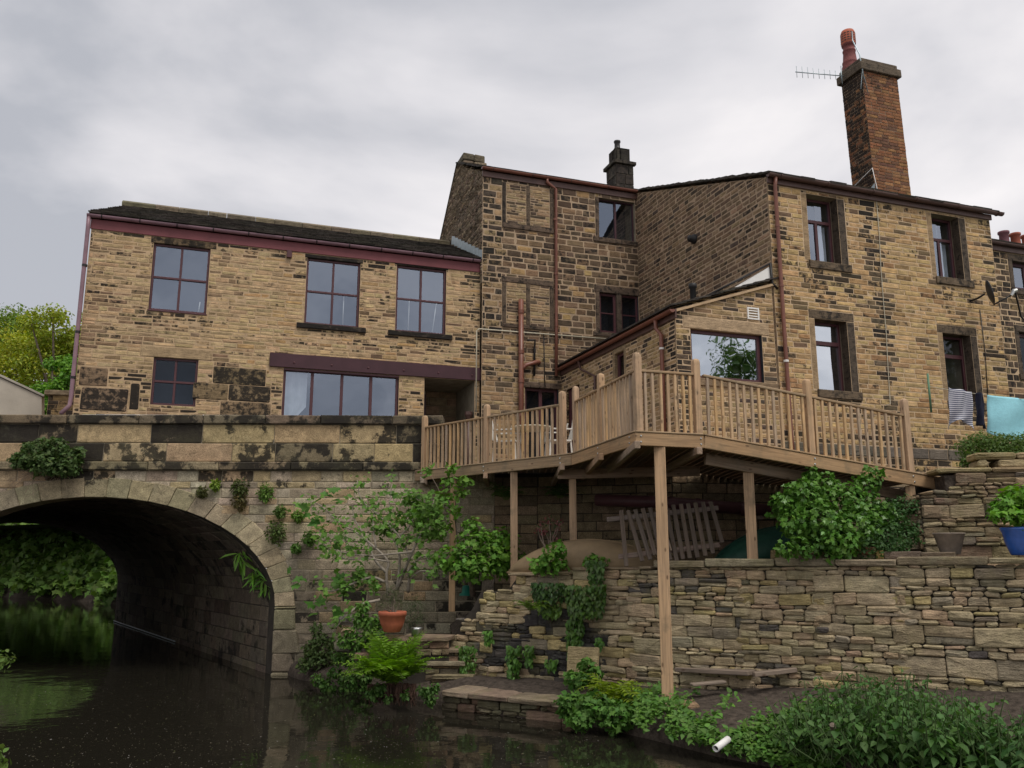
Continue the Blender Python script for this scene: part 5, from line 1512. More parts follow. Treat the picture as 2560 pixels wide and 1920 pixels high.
# rough stones that hold the bank left of the steps
for k, (x, y, dx, h, lab) in enumerate(((870, 1562, 44, 22, 'grey stone block lying behind the terracotta pot among the leaves'), (868, 1588, 28, 16, 'tan flat stone lying in the ivy below the fig branches'), (860, 1630, 44, 26, 'long grey stone in the bank beside the fern'), (905, 1650, 34, 16, 'reddish-brown stone half under the fern'))):
    p = at_d(x, y, 14.9 - .25 * k); sc_ = p[1] / F
    V, Fc = stone_geo([(-dx * sc_ / 2, 0), (dx * sc_ / 2, 0), (dx * sc_ / 2, h * sc_), (-dx * sc_ / 2, h * sc_)], lambda u, p_, z_: (u, -p_, z_), .1, .03, .012, R, .03, -.2, .03)
    o = mk('bank_stone', V, Fc, M['dry'], None, jitc(((.16, .15, .12), (.30, .22, .12), (.15, .135, .105), (.20, .13, .09))[k], R, .1) + (.1,)); o.location = p
    tag(o, lab, 'stone')

# ------------------------------------------------------------------ things on the terrace
def hull(name, label, L_, W_, H_, m, loc, rz, group=None, keel=True, skew=0.0, tip=1.9):
    """an upturned canoe: hull with gunwale and keel"""
    t = thing(name, label, 'canoe', loc, rz, group, absz=False)
    nx, nr = 28, 12
    V, Fc = [], []
    for i in range(nx + 1):
        x = -1 + 2 * i / nx
        wd_ = W_ / 2 * max(.02, (1 - abs(x) ** tip)) ** .75
        hh = H_ * (max(.0, 1 - abs(x) ** 2.4) * .75 + .25 * (1 - abs(x)) ** .4 * (abs(x) < 1) + .02)
        lift = .06 * abs(x) ** 3
        for k in range(nr + 1):
            a = math.pi * k / nr
            V.append((x * L_ / 2, -wd_ * math.cos(a) * (1 + .08 * math.sin(a)), lift * 0 + hh * math.sin(a) ** .75))
    for i in range(nx):
        for k in range(nr):
            Fc.append((i * (nr + 1) + k, (i + 1) * (nr + 1) + k, (i + 1) * (nr + 1) + k + 1, i * (nr + 1) + k + 1))
    o = mk('hull', V, Fc, M[m], t, smooth=True)
    so = o.modifiers.new('t', 'SOLIDIFY'); so.thickness = .015
    for s in (0, nr):
        V2, F2 = tube([V[i * (nr + 1) + s] for i in range(nx + 1)], .016, 6)
        mk('gunwale', V2, F2, M[m], t)
    V2, F2 = tube([(V[i * (nr + 1) + nr // 2][0], 0, V[i * (nr + 1) + nr // 2][2] + .004) for i in range(1, nx)], .012, 6)
    mk('keel', V2, F2, M[m], t)
    return t
M['canvas'] = plain('tan_canvas', (.225, .16, .088), .7, .18, 4.0, .15)
M['boat_green'] = plain('green_paint', (.010, .052, .034), .55, .3, 6.0, .1, c2=(.016, .07, .046))
cl0, cr0 = at_d(1270, 1405, 14.7), at_d(1690, 1405, 13.6)
hull('canoe', 'tan canoe lying upside down behind the garden wall', np.linalg.norm((cr0 - cl0)[:2]), 1.0, .52, 'canvas', ((cl0[0] + cr0[0]) / 2, (cl0[1] + cr0[1]) / 2, 1.93), math.atan2(cr0[1] - cl0[1], cr0[0] - cl0[0]))
gl0, gr0 = at_d(1788, 1400, 13.0), at_d(2160, 1400, 13.7)
gb = hull('canoe', 'dark green boat lying upside down beside the leafy bush', np.linalg.norm((gr0 - gl0)[:2]), .95, .58, 'boat_green', ((gl0[0] + gr0[0]) / 2, (gl0[1] + gr0[1]) / 2 + .15, 2.06), math.atan2(gr0[1] - gl0[1], gr0[0] - gl0[0]), tip=4.0)
# leaning slatted panel
lp = thingw('slatted_panel', 'weathered slatted timber panel leaning against the maroon pipe', 'panel', tuple(at_d(1670, 1400, 13.1)))
def lpd(y): return 12.95 + (1400 - y) / 130 * .32
def pl(x, y, o=0.0): return at_d(x, y, lpd(y) + o)
member('panel_rail', pl(1517, 1299, .03), pl(1796, 1270, .03), .03, .075, 'old_x', lp)
member('panel_rail', pl(1546, 1392, .03), pl(1800, 1362, .03), .03, .075, 'old_x', lp)
sl = [(1553, 1276, 1566, 1416), (1570, 1276, 1606, 1403), (1588, 1274, 1626, 1399), (1607, 1271, 1638, 1388), (1625, 1269, 1650, 1376), (1644, 1268, 1676, 1400), (1664, 1264, 1692, 1402), (1683, 1262, 1708, 1398), (1702, 1260, 1725, 1396), (1720, 1259, 1744, 1394), (1738, 1257, 1764, 1390), (1757, 1255, 1783, 1384), (1776, 1254, 1806, 1357)]
for x0, y0, x1, y1 in sl:
    a, b = Vector(pl(x0, y0)), Vector(pl(x1, y1))
    d = a - b
    V, Fc = cbox(.062, .02, d.length, .004)
    o = mk('slat', V, Fc, M['old_z'])
    z_ = d.normalized(); y_ = Vector((0, 1, 0)); x_ = y_.cross(z_).normalized(); y_ = z_.cross(x_)
    o.rotation_euler = Matrix((x_, y_, z_)).transposed().to_euler(); o.location = (a + b) / 2
    adopt(o, lp)
o = member('panel_rail', pl(1663, 1325, -.03), pl(1678, 1378, -.03), .03, .06, 'plank', lp); o.name = 'wedge'
# maroon pipe along the back wall
mp_ = thingw('drain_pipe', 'thick maroon drain pipe running along the wall under the deck', 'pipe', tuple(at_d(1750, 1265, 15.3)))
a, b, c = at_d(1490, 1250, 15.9), at_d(1640, 1255, 15.5), at_d(1925, 1277, 15.2)
pm = plain('maroon_pipe', (.085, .035, .038), .45, .2, 4.0)
pipe('pipe', [a, b, c], .11, pm, mp_, 14)
for t in (.35, .75):
    q = b + (c - b) * t; q2 = b + (c - b) * (t + .04); V, Fc = tube([q, q2], .125, 14); mk('collar', V, Fc, pm, mp_)
for t in (.1, .9):
    q = b + (c - b) * t
    member('bracket', (q[0], q[1] - .12, q[2] - .14), (q[0], back_at(q[0]), q[2] - .14), .08, .07, 'old_x', mp_)
# pots and small things
def pot(name, label, cat, px, py, D, prof, m, rim_soil=None, sc=1.0):
    p = at_d(px, py, D)
    t = thing(name, label, cat, tuple(p), 0, None, absz=False)
    V, Fc = lathe([(r_ * sc, z_ * sc) for r_, z_ in prof], 30)
    mk('body', V, Fc, M[m], t, smooth=True)
    if rim_soil:
        r_, z_ = rim_soil
        V = [(r_ * sc * math.cos(2 * math.pi * k / 24), r_ * sc * math.sin(2 * math.pi * k / 24), z_ * sc) for k in range(24)]
        mk('soil', V, [tuple(range(24))], M['soil'], t)
    return t, p
tp, tpp = pot('terracotta_pot', 'round terracotta pot with a wispy plant at the top of the steps', 'pot', 980, 1580, 13.75, [(0, 0), (.12, 0), (.13, .01), (.185, .14), (.205, .24), (.218, .25), (.22, .3), (.212, .31), (.195, .31), (.185, .24), (.0, .24)], 'terra', (.19, .26))
pot('steel_bowl', 'small steel dog bowl on the top step', 'bowl', 1042, 1590, 13.85, [(0, 0), (.085, 0), (.082, .1), (.095, .125), (.09, .125), (.072, .1), (.07, .02), (0, .02)], 'metal')
pot('cloche', 'green plastic bell-shaped lid by the foot of the post', 'lid', 1167, 1489, 15.6, [(.135, 0), (.13, .03), (.09, .06), (.085, .13), (.075, .17), (.0, .18)], 'greenp')
pot('stone_planter', 'plain grey-brown tapered planter standing on the garden wall', 'pot', 2377, 1386, 11.6, [(0, 0), (.11, 0), (.12, .01), (.19, .26), (.2, .265), (.2, .28), (.18, .28), (.17, .2), (0, .2)], 'greypot', (.175, .22))
bp, bpp = pot('blue_pot', 'glossy blue glazed pot with a leafy plant at the right edge', 'pot', 2562, 1388, 11.15, [(0, 0), (.15, 0), (.16, .01), (.21, .16), (.23, .28), (.245, .31), (.255, .34), (.245, .35), (.225, .34), (.21, .28), (0, .28)], 'blueglaze', (.215, .3))
# planks and slab
def plankobj(label, x0, y0, x1, y1, z0, z1, w_, h_, m='plank', cat='plank', name='plank'):
    a, b = at_z(x0, y0, z0), at_z(x1, y1, z1)
    o = member(name, a, b, w_, h_, m, None)
    tag(o, label, cat)
    return o
plankobj('wide weathered plank lying at the foot of the garden wall', 1697, 1672, 1880, 1682, .62, .66, .24, .06)
plankobj('narrow plank lying end-on past the wide plank', 1884, 1686, 1990, 1674, .66, .72, .12, .06)
plankobj('short grey board half sunk in the bank near the tall post', 1728, 1712, 1812, 1704, .52, .55, .12, .035)
p0_ = at_d(1458, 1715, 12.75)
V, Fc = cbox(.46, .06, .52, .012)
o = mk('stone_slab', V, Fc, M['dry'], None, (.33, .26, .14, .1)); o.location = (p0_[0], p0_[1], p0_[2] + .27); o.rotation_euler = (math.radians(-12), 0, math.radians(-20)); tag(o, 'square tan stone slab leaning upright against the blackened garden wall', 'slab')
# white outfall pipe and stake
wp = thingw('outfall_pipe', 'white plastic outfall pipe poking from the bank over the water', 'pipe', tuple(at_d(1800, 1865, 9.7)))
a = at_d(1789, 1872, 9.45); b = np.array([a[0] + .10, a[1] + .11, a[2] + .03])
V, Fc = tube([a, b, b + (b - a) * .8], .036, 16, cap=False); o = mk('pipe', V, Fc, M['white'], wp, smooth=True)
so = o.modifiers.new('t', 'SOLIDIFY'); so.thickness = .008; so.offset = 1
V, Fc = tube([a + (b - a) * .25, b], .029, 16); mk('bore', V, Fc, M['black'], wp)
a = at_d(2081, 1812, 8.9); V, Fc = tube([a, a + np.array([.12, .25, -.28])], [.028, .034], 10)
o = mk('cut_branch', V, Fc, M['bark'], None, smooth=False); tag(o, 'sawn-off branch end sticking out of the nettles', 'branch')
# furniture on the deck
M['white_chair'] = plain('white_resin', (.56, .54, .49), .4, .05, 3.0)
def chair(x, y, rz, label):
    t = thing('garden_chair', label, 'chair', (x, y, ZD), rz, 'white garden chairs on the deck', absz=False)
    for sx in (-1, 1):
        for sy in (-1, 1):
            mk('leg', *tube([(sx * .23, sy * .22, 0), (sx * .19, sy * .19, .43)], .018, 6), M['white_chair'], t)
        mk('armrest', *tube([(sx * .24, -.2, .43), (sx * .25, -.2, .64), (sx * .25, .2, .64), (sx * .21, .24, .82)], .018, 6), M['white_chair'], t)
    mk('seat', *box(-.22, .22, -.22, .2, .42, .45), M['white_chair'], t)
    V = [(-.21 + .42 * i / 8, .2 + .04 * math.cos((i - 4) / 4) + .12 * k / 4, .46 + .40 * k / 4 + (.03 * math.sin(math.pi * i / 8) if k == 4 else 0)) for k in range(5) for i in range(9)]
    o = mk('backrest', V, [(k * 9 + i, k * 9 + i + 1, (k + 1) * 9 + i + 1, (k + 1) * 9 + i) for k in range(4) for i in range(8)], M['white_chair'], t)
    so = o.modifiers.new('t', 'SOLIDIFY'); so.thickness = .015
q1 = at_d(1268, 1085, 16.0); q2 = at_d(1388, 1085, 16.0)
chair(q1[0], 16.0, math.radians(75), 'white garden chair behind the railing, nearer the bridge')
chair(q2[0] + .05, 15.9, math.radians(-80), 'white garden chair behind the railing, by the paired posts')
qt = at_d(1330, 1085, 16.2)
t = thing('garden_table', 'cream round garden table between the two white chairs on the deck', 'table', (qt[0], 16.1, ZD), 0, absz=False)
mk('tabletop', *lathe([(0, .70), (.40, .70), (.42, .715), (.40, .73), (0, .73)], 24), M['cream'], t)
for k in range(4):
    a = k * math.pi / 2 + .5; mk('leg', *tube([(.34 * math.cos(a), .34 * math.sin(a), 0), (.3 * math.cos(a), .3 * math.sin(a), .7)], .016, 6), M['cream'], t)
# washing
LD = 15.6
ln = thingw('washing_line', 'thin washing line in front of the right-hand house', 'line', tuple(at_d(2330, 962, LD)))
la_, lb_ = at_d(2322, 966, LD + .5), at_d(2640, 1003, LD - .2)
pipe('cord', [la_ + (lb_ - la_) * k / 8 - np.array([0, 0, .04 * math.sin(math.pi * k / 8)]) for k in range(9)], .006, M['cream'], ln, 5)
pipe('line_post', [la_ - np.array([0, 0, .5]), la_ + np.array([0, 0, .25])], .02, plain('line_post', (.10, .20, .12), .6, .2, 4.0), ln, 8)
def cloth(name, label, cat, quad, m, nx=22, ny=22, sag=0.0, fold=.03, nf=4.0, shape=None):
    """quad: TL,TR,BR,BL photo pixels"""
    V = []
    for j in range(ny + 1):
        for i in range(nx + 1):
            a, b = i / nx, j / ny
            x = (quad[0][0] * (1 - a) + quad[1][0] * a) * (1 - b) + (quad[3][0] * (1 - a) + quad[2][0] * a) * b
            y = (quad[0][1] * (1 - a) + quad[1][1] * a) * (1 - b) + (quad[3][1] * (1 - a) + quad[2][1] * a) * b
            if shape: y += shape(a, b)
            p = at_d(x, y, LD)
            p[1] += fold * math.sin(a * nf * 2 * math.pi + b * 1.5) * (.3 + b) + .5 * fold * math.sin(a * 9 + b * 7)
            V.append(p - np.array([0, 0, 0]))
    o = mk(name, V, [(j * (nx + 1) + i, j * (nx + 1) + i + 1, (j + 1) * (nx + 1) + i + 1, (j + 1) * (nx + 1) + i) for j in range(ny) for i in range(nx)], m, None, smooth=True)
    so = o.modifiers.new('t', 'SOLIDIFY'); so.thickness = .006
    tag(o, label, cat, 'washing on the line')
    return o
ms, t_, p_s, nd, lk = mat('striped_jersey')
gq = nd('ShaderNodeNewGeometry'); sp_ = nd('ShaderNodeSeparateXYZ'); lk(gq.outputs['Position'], sp_.inputs[0])
wv = nd('ShaderNodeMath', operation='SINE'); mu_ = nd('ShaderNodeMath', operation='MULTIPLY_ADD'); lk(sp_.outputs[2], mu_.inputs[0]); mu_.inputs[1].default_value = 170; lk(sp_.outputs[0], mu_.inputs[2]); lk(mu_.outputs[0], wv.inputs[0])
lk(mixrgb(nd, lk, mrange(nd, lk, wv.outputs[0], -.15, .15), (.05, .06, .12), (.55, .55, .58)), p_s.inputs['Base Color']); p_s.inputs['Roughness'].default_value = .9
cloth('striped_top', 'navy and white striped top pegged on the washing line', 'top', [(2372, 969), (2430, 980), (2430, 1080), (2376, 1072)], ms, nx=30, ny=30, fold=.05, nf=1.5, shape=lambda a, b: 24 * math.sin(math.pi * a) * min(1, b * 2.5) * (1 - b) - 26 * b ** 4 * math.sin(math.pi * a) ** .5)
cloth('dark_trousers', 'dark navy garment hanging beside the striped top', 'clothes', [(2439, 981), (2458, 983), (2467, 1072), (2444, 1062)], plain('navy_cloth', (.012, .014, .03), .95, .3, 9.0), fold=.04, nf=1.2)
cloth('beach_towel', 'large pale blue towel hung on the washing line', 'towel', [(2468, 987), (2700, 1012), (2700, 1122), (2470, 1080)], plain('blue_towel', (.30, .62, .70), .95, .08, 14.0, .3), fold=.03, nf=3, shape=lambda a, b: 12 * math.sin(a * 6) * b)
# rendered garden wall and gate pier at the left
lw = thingw('rendered_wall', 'pale rendered wall with a sloping top beside the low house', 'wall', tuple(at_d(40, 1040, 19.0)))
a, b, c, d = at_d(-160, 870, 18.6), at_d(104, 992, 19.6), at_d(104, 1070, 19.6), at_d(-160, 1070, 18.6)
V = [d, c, b, a, d + np.array([-.05, .22, 0]), c + np.array([-.05, .22, 0]), b + np.array([-.05, .22, 0]), a + np.array([-.05, .22, 0])]
mk('wall', V, [(0, 1, 2, 3), (5, 4, 7, 6), (3, 2, 6, 7), (1, 5, 6, 2)], plain('pale_render', (.40, .36, .30), .9, .12, 2.0, .2), lw)
member('cap', a + np.array([0, .11, .02]), b + np.array([0, .11, .02]), .28, .05, 'wood_x', lw).data.materials[0] = plain('wall_cap', (.36, .33, .28), .9, .1, 3.0)
gpz = at_d(116, 1040, 20.2)
gp = thing('gate_pier', 'square stone gate pier with a flat cap between wall and house', 'pier', (gpz[0], gpz[1], 3.8), math.radians(10))
zt_ = at_d(116, 988, 20.2)[2]
PP = Pool()
for f_ in (lambda u, p, z: (u, -p, z), lambda u, p, z: (.62 + p, u, z)):
    courses(PP, f_, 0 if f_(0, 0, 0)[0] == 0 else 0, .62, 3.8, zt_, [], (.09, .14), (.2, .4), pal_D, R, .014)
PP.emit('stone', 'stones', M['stone'], gp, 60)
mk('core', *box(.0, .62, .0, .62, 3.8, zt_), M['mortar'], gp)
o = mk('cap', *box(-.08, .70, -.08, .70, zt_, zt_ + .12), M['stone'], gp, (.26, .20, .13, .15)); bv = o.modifiers.new('e', 'BEVEL'); bv.width = .015
# white strip on the parapet below the house
o = member('white_trim', FBR.w(FBR.uz(190, 1033)[0], .25, zct + .02), FBR.w(FBR.uz(590, 1036)[0], .25, zct + .02), .05, .045, 'wood_x', None); o.data.materials[0] = M['white']
tag(o, 'white plastic strip lying along the top of the bridge parapet', 'trim')

# ------------------------------------------------------------------ plants
RG = np.random.default_rng(12)
def _norm(v): return v / (np.linalg.norm(v, axis=-1, keepdims=True) + 1e-9)
SHAPES = {
    'oval': ([(0, 0, 0), (.25, .24, .05), (.62, .26, .06), (1, 0, -.08), (.62, -.26, .06), (.25, -.24, .05)], [(0, 1, 2, 3), (0, 3, 4, 5)]),
    'heart': ([(0, 0, 0), (.05, .26, .03), (.32, .36, .05), (.68, .20, .03), (1, 0, -.12), (.68, -.20, .03), (.32, -.36, .05), (.05, -.26, .03)], [(0, 1, 2, 3, 4), (0, 4, 5, 6, 7)]),
    'lobed': ([(0, 0, 0), (.02, .30, .02), (.28, .22, .05), (.42, .52, .0), (.58, .24, .05), (1, 0, -.10), (.58, -.24, .05), (.42, -.52, .0), (.28, -.22, .05), (.02, -.30, .02)], [(0, 1, 2), (0, 2, 3, 4), (0, 4, 5), (0, 5, 6), (0, 6, 7, 8), (0, 8, 9)]),
    'strap': ([(0, 0, 0), (.2, .06, .02), (.6, .075, .03), (1, 0, -.12), (.6, -.075, .03), (.2, -.06, .02)], [(0, 1, 2, 3), (0, 3, 4, 5)]),
    'small': ([(0, 0, 0), (.5, .28, .05), (1, 0, -.05), (.5, -.28, .05)], [(0, 1, 2), (0, 2, 3)]),
    'blade': ([(0, -.025, 0), (0, .025, 0), (.55, .02, .0), (1, 0, -.18), (.55, -.02, .0)], [(0, 1, 2, 3, 4)]),
}
def leaf_arrays(P, Nn, size, cols, shape, Td=None):
    """leaves at P with normals Nn; Td: wanted direction of the tip"""
    T0, Fc = SHAPES[shape]
    T0 = np.array(T0)
    n = len(P)
    Nn = _norm(Nn)
    A = RG.normal(size=(n, 3)) if Td is None else Td + RG.normal(size=(n, 3)) * .25
    A = _norm(A - Nn * np.sum(A * Nn, 1, keepdims=True))
    B = np.cross(Nn, A)
    S = size[:, None, None]
    wv = RG.uniform(.8, 1.2, n)[:, None, None]
    V = P[:, None, :] + S * (T0[None, :, 0:1] * A[:, None, :] + wv * T0[None, :, 1:2] * B[:, None, :] + T0[None, :, 2:3] * Nn[:, None, :])
    k = len(T0)
    faces = [tuple(i + j * k for i in f) for j in range(n) for f in Fc]
    C = np.repeat(cols, k, axis=0)
    return V.reshape(-1, 3), faces, C
def leaf_obj(name, parts, m, parent=None, extra=None):
    Vs, Fs, Cs, off = [], [], [], 0
    for V, fc, C in parts:
        Vs.append(V); Cs.append(C)
        Fs += [tuple(i + off for i in f) for f in fc] if off else fc
        off += len(V)
    V = np.vstack(Vs); C = np.vstack(Cs)
    lens = np.array([len(f) for f in Fs]); idx = np.concatenate([np.array(f) for f in Fs]) if len(Fs) < 200 else np.fromiter((i for f in Fs for i in f), dtype=np.int32)
    me = bpy.data.meshes.new(name)
    me.vertices.add(len(V)); me.vertices.foreach_set('co', V.astype(np.float32).ravel())
    me.loops.add(len(idx)); me.loops.foreach_set('vertex_index', idx.astype(np.int32))
    me.polygons.add(len(Fs)); me.polygons.foreach_set('loop_start', np.concatenate([[0], np.cumsum(lens)[:-1]]).astype(np.int32)); me.polygons.foreach_set('loop_total', lens.astype(np.int32))
    me.update(calc_edges=True)
    a = me.attributes.new('tint', 'FLOAT_COLOR', 'POINT')
    a.data.foreach_set('color', np.hstack([C, np.ones((len(C), 1))]).astype(np.float32).ravel())
    me.materials.append(M[m])
    o = bpy.data.objects.new(name, me)
    COL.objects.link(o)
    adopt(o, parent)
    return o
def shades(n, c, v=.25, hue=.12, young=None, yf=0.0):
    c = np.array(c) * np.array([1.5, 1.3, 1.0])
    k = RG.uniform(1 - v, 1 + v, (n, 1)) * RG.uniform(1 - hue, 1 + hue, (n, 3)) ** np.array([1, .5, 1])
    o = c[None] * k
    if young is not None:
        y = RG.random(n) < yf
        o[y] = np.array(young)[None] * k[y]
    return np.clip(o, .003, .6)
def blob_points(blobs, n, shell=.55):
    """points and outward directions through ellipsoids (cx,cy,cz,rx,ry,rz)"""
    B = np.array(blobs, float)
    wt = (B[:, 3] * B[:, 4] * B[:, 5]) ** (2 / 3); wt /= wt.sum()
    i = RG.choice(len(B), n, p=wt)
    d = _norm(RG.normal(size=(n, 3)))
    r = 1 - RG.random((n, 1)) ** 1.6 * shell
    # uneven outline
    r = r * (1 + .16 * np.sin(d[:, :1] * 5 + i[:, None]) * np.cos(d[:, 2:] * 6 + 1.3 * i[:, None]))
    return B[i, :3] + d * r * B[i, 3:], d
def lumps(c, r, n, rr, seed=0):
    """a crown as many lumps inside an ellipsoid"""
    g = np.random.default_rng(seed)
    d = _norm(g.normal(size=(n, 3)))
    q = np.array(c) + d * (g.random((n, 1)) ** .5) * np.array(r)
    s = g.uniform(.6, 1.25, (n, 1)) * np.array(rr)
    return [tuple(a) + tuple(b) for a, b in zip(q, s)]
def foliage(name, blobs, n, size, col, shape='oval', parent=None, m='leaf', up=.6, rnd=.7, young=None, yf=0, shell=.55, v=.25, sv=.3, droop=0.0):
    P, d = blob_points(blobs, n, shell)
    Nn = d + np.array([0, 0, up]) + RG.normal(size=d.shape) * rnd
    sz = size * RG.uniform(1 - sv, 1 + sv, n)
    Td = None if not droop else d * .7 + np.array([0, 0, -droop])
    return leaf_obj(name, [leaf_arrays(P, Nn, sz, shades(n, col, v, young=young, yf=yf), shape, Td)], m, parent)
def twigs(name, base, tips, r0, m, parent, bend=.15, seed=0):
    g = Geo(); rr = random.Random(seed)
    for t in tips:
        b = np.array(base) + np.array([rr.uniform(-.05, .05), rr.uniform(-.05, .05), 0]); t = np.array(t)
        pts = [b + (t - b) * k / 5 + np.array([rr.uniform(-1, 1), rr.uniform(-1, 1), rr.uniform(-.3, .6)]) * bend * np.linalg.norm(t - b) * math.sin(math.pi * k / 5) * .5 for k in range(6)]
        g.add(*tube(pts, [r0 * (1 - .75 * k / 5) for k in range(6)], 5))
    return g.mk(name, M[m], parent, smooth=True)
def bush(name, label, cat, base, blobs, n, size, col, shape='oval', group=None, stems=6, **k):
    """a plant: stems and foliage given in world places"""
    t = thingw(name, label, cat, tuple(base), group)
    foliage('foliage', blobs, n, size, col, shape, t, **k)
    if stems:
        twigs('stems', base, [b[:3] for b in blobs[:stems]], .018, 'bark', t, seed=len(blobs))
    return t
def fern(name, label, base, n, length, col, group=None, lean=(0, 0), spread=1.0, roots=None, dens=15, els=(38, 82), curl=(4, 9.5)):
    parts = []
    t = thingw(name, label, 'fern', tuple(base), group)
    g = Geo()
    for i in range(n):
        a = 2 * math.pi * (i + RG.random() * .6) / n
        L_ = length * RG.uniform(.65, 1.1); el = math.radians(RG.uniform(*els))
        d = np.array([math.cos(a) * spread + lean[0], math.sin(a) * spread + lean[1], 0.0])
        d /= np.linalg.norm(d)
        pts = []
        p = np.array(base, float) + d * .04; e_ = el
        for k in range(dens + 1):
            pts.append(p.copy()); p = p + (d * math.cos(e_) + np.array([0, 0, 1]) * math.sin(e_)) * L_ / dens; e_ -= math.radians(RG.uniform(*curl)) * 15 / dens
        pts = np.array(pts)
        g.add(*tube(pts, [.006 * (1 - .7 * k / dens) for k in range(dens + 1)], 4, False))
        side = np.cross(d, [0, 0, 1.0])
        P, Nn, S, Td = [], [], [], []
        for k in range(2, dens + 1):
            fw_ = _norm(pts[k] - pts[k - 1]); nn = np.cross(side, fw_)
            w_ = math.sin(math.pi * (k / dens) ** .75) * .9 + .12
            for s in (-1, 1):
                P.append(pts[k]); Nn.append(-nn * np.sign((-nn)[2] or 1) + RG.normal(size=3) * .12); S.append(L_ * .24 * w_); Td.append(side * s + fw_ * .35 - np.array([0, 0, .15]))
        c = shades(len(P), col, .12, .06) * RG.uniform(.8, 1.2)
        V, fc, C = leaf_arrays(np.array(P), np.array(Nn), np.array(S), c, 'strap', np.array(Td))
        parts.append((V, fc, C))
    leaf_obj('fronds', parts, 'leaf', t)
    g.mk('stalks', plain('fern_stalk', (.12, .16, .04), .7, .2), t)
    if roots:
        gr = Geo(); rr = random.Random(2)
        for k in range(120):
            x = rr.uniform(-1, 1) * roots[0]; y = rr.uniform(-1, 0) * .22
            b = np.array(base) + np.array([x, y + .05, .03 - .06 * abs(x)])
            gr.add(*tube([b, b + np.array([rr.uniform(-.04, .04), -.05 - rr.random() * .06, -roots[1] * .5]), b + np.array([rr.uniform(-.06, .06), -.05 - rr.random() * .08, -roots[1] * rr.uniform(.7, 1.1)])], [.012, .01, .004], 4))
        gr.mk('root_mass', plain('fern_roots', (.075, .042, .03), .95, .5, 30.0), t)
    return t
GRN = (.055, .125, .028); DGRN = (.030, .072, .022); BRT = (.085, .20, .030); YGRN = (.14, .21, .025)

# fig trained against the bridge wall
fg = thingw('fig_tree', 'sprawling fig tree with bare grey branches spread against the bridge wall', 'tree', tuple(at_d(985, 1478, 15.2)))
fb = at_d(985, 1478, 15.2)
FIG = [  # photographed branch lines with their distances
    [(970, 1490, 15.2), (965, 1430, 15.2), (975, 1405, 15.2), (940, 1370, 15.3), (890, 1330, 15.6), (850, 1310, 15.8), (800, 1260, 16.2), (765, 1250, 16.4)],
    [(992, 1475, 15.2), (1010, 1430, 15.1), (1025, 1390, 15.0), (1000, 1340, 15.2), (950, 1290, 15.6), (900, 1250, 16.0), (893, 1200, 16.3)],
    [(992, 1475, 15.2), (998, 1430, 15.2), (1000, 1380, 15.2), (980, 1340, 15.4), (970, 1290, 15.8), (980, 1210, 16.2)],
    [(1010, 1430, 15.1), (1030, 1380, 14.9), (1055, 1330, 14.9), (1075, 1290, 15.0), (1085, 1250, 15.2)],
    [(975, 1405, 15.2), (920, 1395, 15.2), (865, 1400, 15.3), (825, 1380, 15.6), (805, 1350, 15.9), (796, 1320, 16.1)],
    [(1030, 1380, 14.9), (980, 1385, 14.9), (930, 1390, 15.0), (870, 1385, 15.2), (830, 1372, 15.5)],
    [(965, 1430, 15.2), (935, 1400, 15.3), (920, 1350, 15.5), (885, 1300, 15.9), (880, 1260, 16.2)],
    [(1020, 1480, 15.2), (1025, 1450, 15.1), (1050, 1425, 14.9), (1090, 1432, 14.8)],
    [(1020, 1480, 15.2), (1023, 1450, 15.1), (1018, 1425, 15.0), (1060, 1385, 14.9), (1070, 1400, 14.8)],
    [(962, 1455, 15.2), (930, 1440, 15.2), (880, 1460, 15.1), (830, 1480, 15.2), (810, 1475, 15.3)],
    [(950, 1500, 15.0), (900, 1510, 14.9), (860, 1545, 14.8), (840, 1570, 14.8)],
    [(1000, 1340, 15.2), (1030, 1310, 15.3), (1040, 1260, 15.5), (1010, 1220, 15.9)],
    [(940, 1370, 15.3), (930, 1300, 15.6), (950, 1240, 16.0)]]
g = Geo(); tipP = []
for br_ in FIG:
    ctl = [at_d(*q) for q in br_]
    pts = []
    for i in range(len(ctl) - 1):
        for k in range(3): pts.append(ctl[i] + (ctl[i + 1] - ctl[i]) * k / 3)
    pts.append(ctl[-1])
    sm = [pts[0]] + [(pts[i - 1] + 2 * pts[i] + pts[i + 1]) / 4 for i in range(1, len(pts) - 1)] + [pts[-1]]
    r0 = .027 if br_[0][1] > 1420 else .017
    g.add(*tube(sm, [r0 * (1 - .72 * k / (len(sm) - 1)) for k in range(len(sm))], 7))
    for k in range(len(sm) // 2, len(sm)):
        if RG.random() < .8 or k == len(sm) - 1: tipP.append(sm[k])
g.mk('branches', M['bark_grey'], fg, smooth=True)
tipP = np.array(tipP)
n = len(tipP) * 13
ii = RG.integers(0, len(tipP), n)
P = tipP[ii] + RG.normal(size=(n, 3)) * .11
big = leaf_arrays(P, RG.normal(size=(n, 3)) * .6 + np.array([0, -.55, .9]), RG.uniform(.05, .13, n), shades(n, (.062, .145, .028), .25, young=(.11, .22, .035), yf=.35), 'lobed')
P2_ = np.array([at_d(x, y, 16.6) for x, y in ((790, 1270), (835, 1242), (850, 1240), (845, 1255), (815, 1295), (785, 1298), (790, 1275), (860, 1350), (845, 1360), (870, 1360), (860, 1445), (870, 1465), (855, 1440), (860, 1480), (770, 1455), (755, 1450), (800, 1530), (810, 1520), (850, 1515), (1000, 1232), (985, 1235), (900, 1430), (905, 1420), (905, 1445))]) - np.array([0, .35, 0])
n2 = len(P2_) * 2
P2_ = np.repeat(P2_, 2, 0) + RG.normal(size=(n2, 3)) * .06
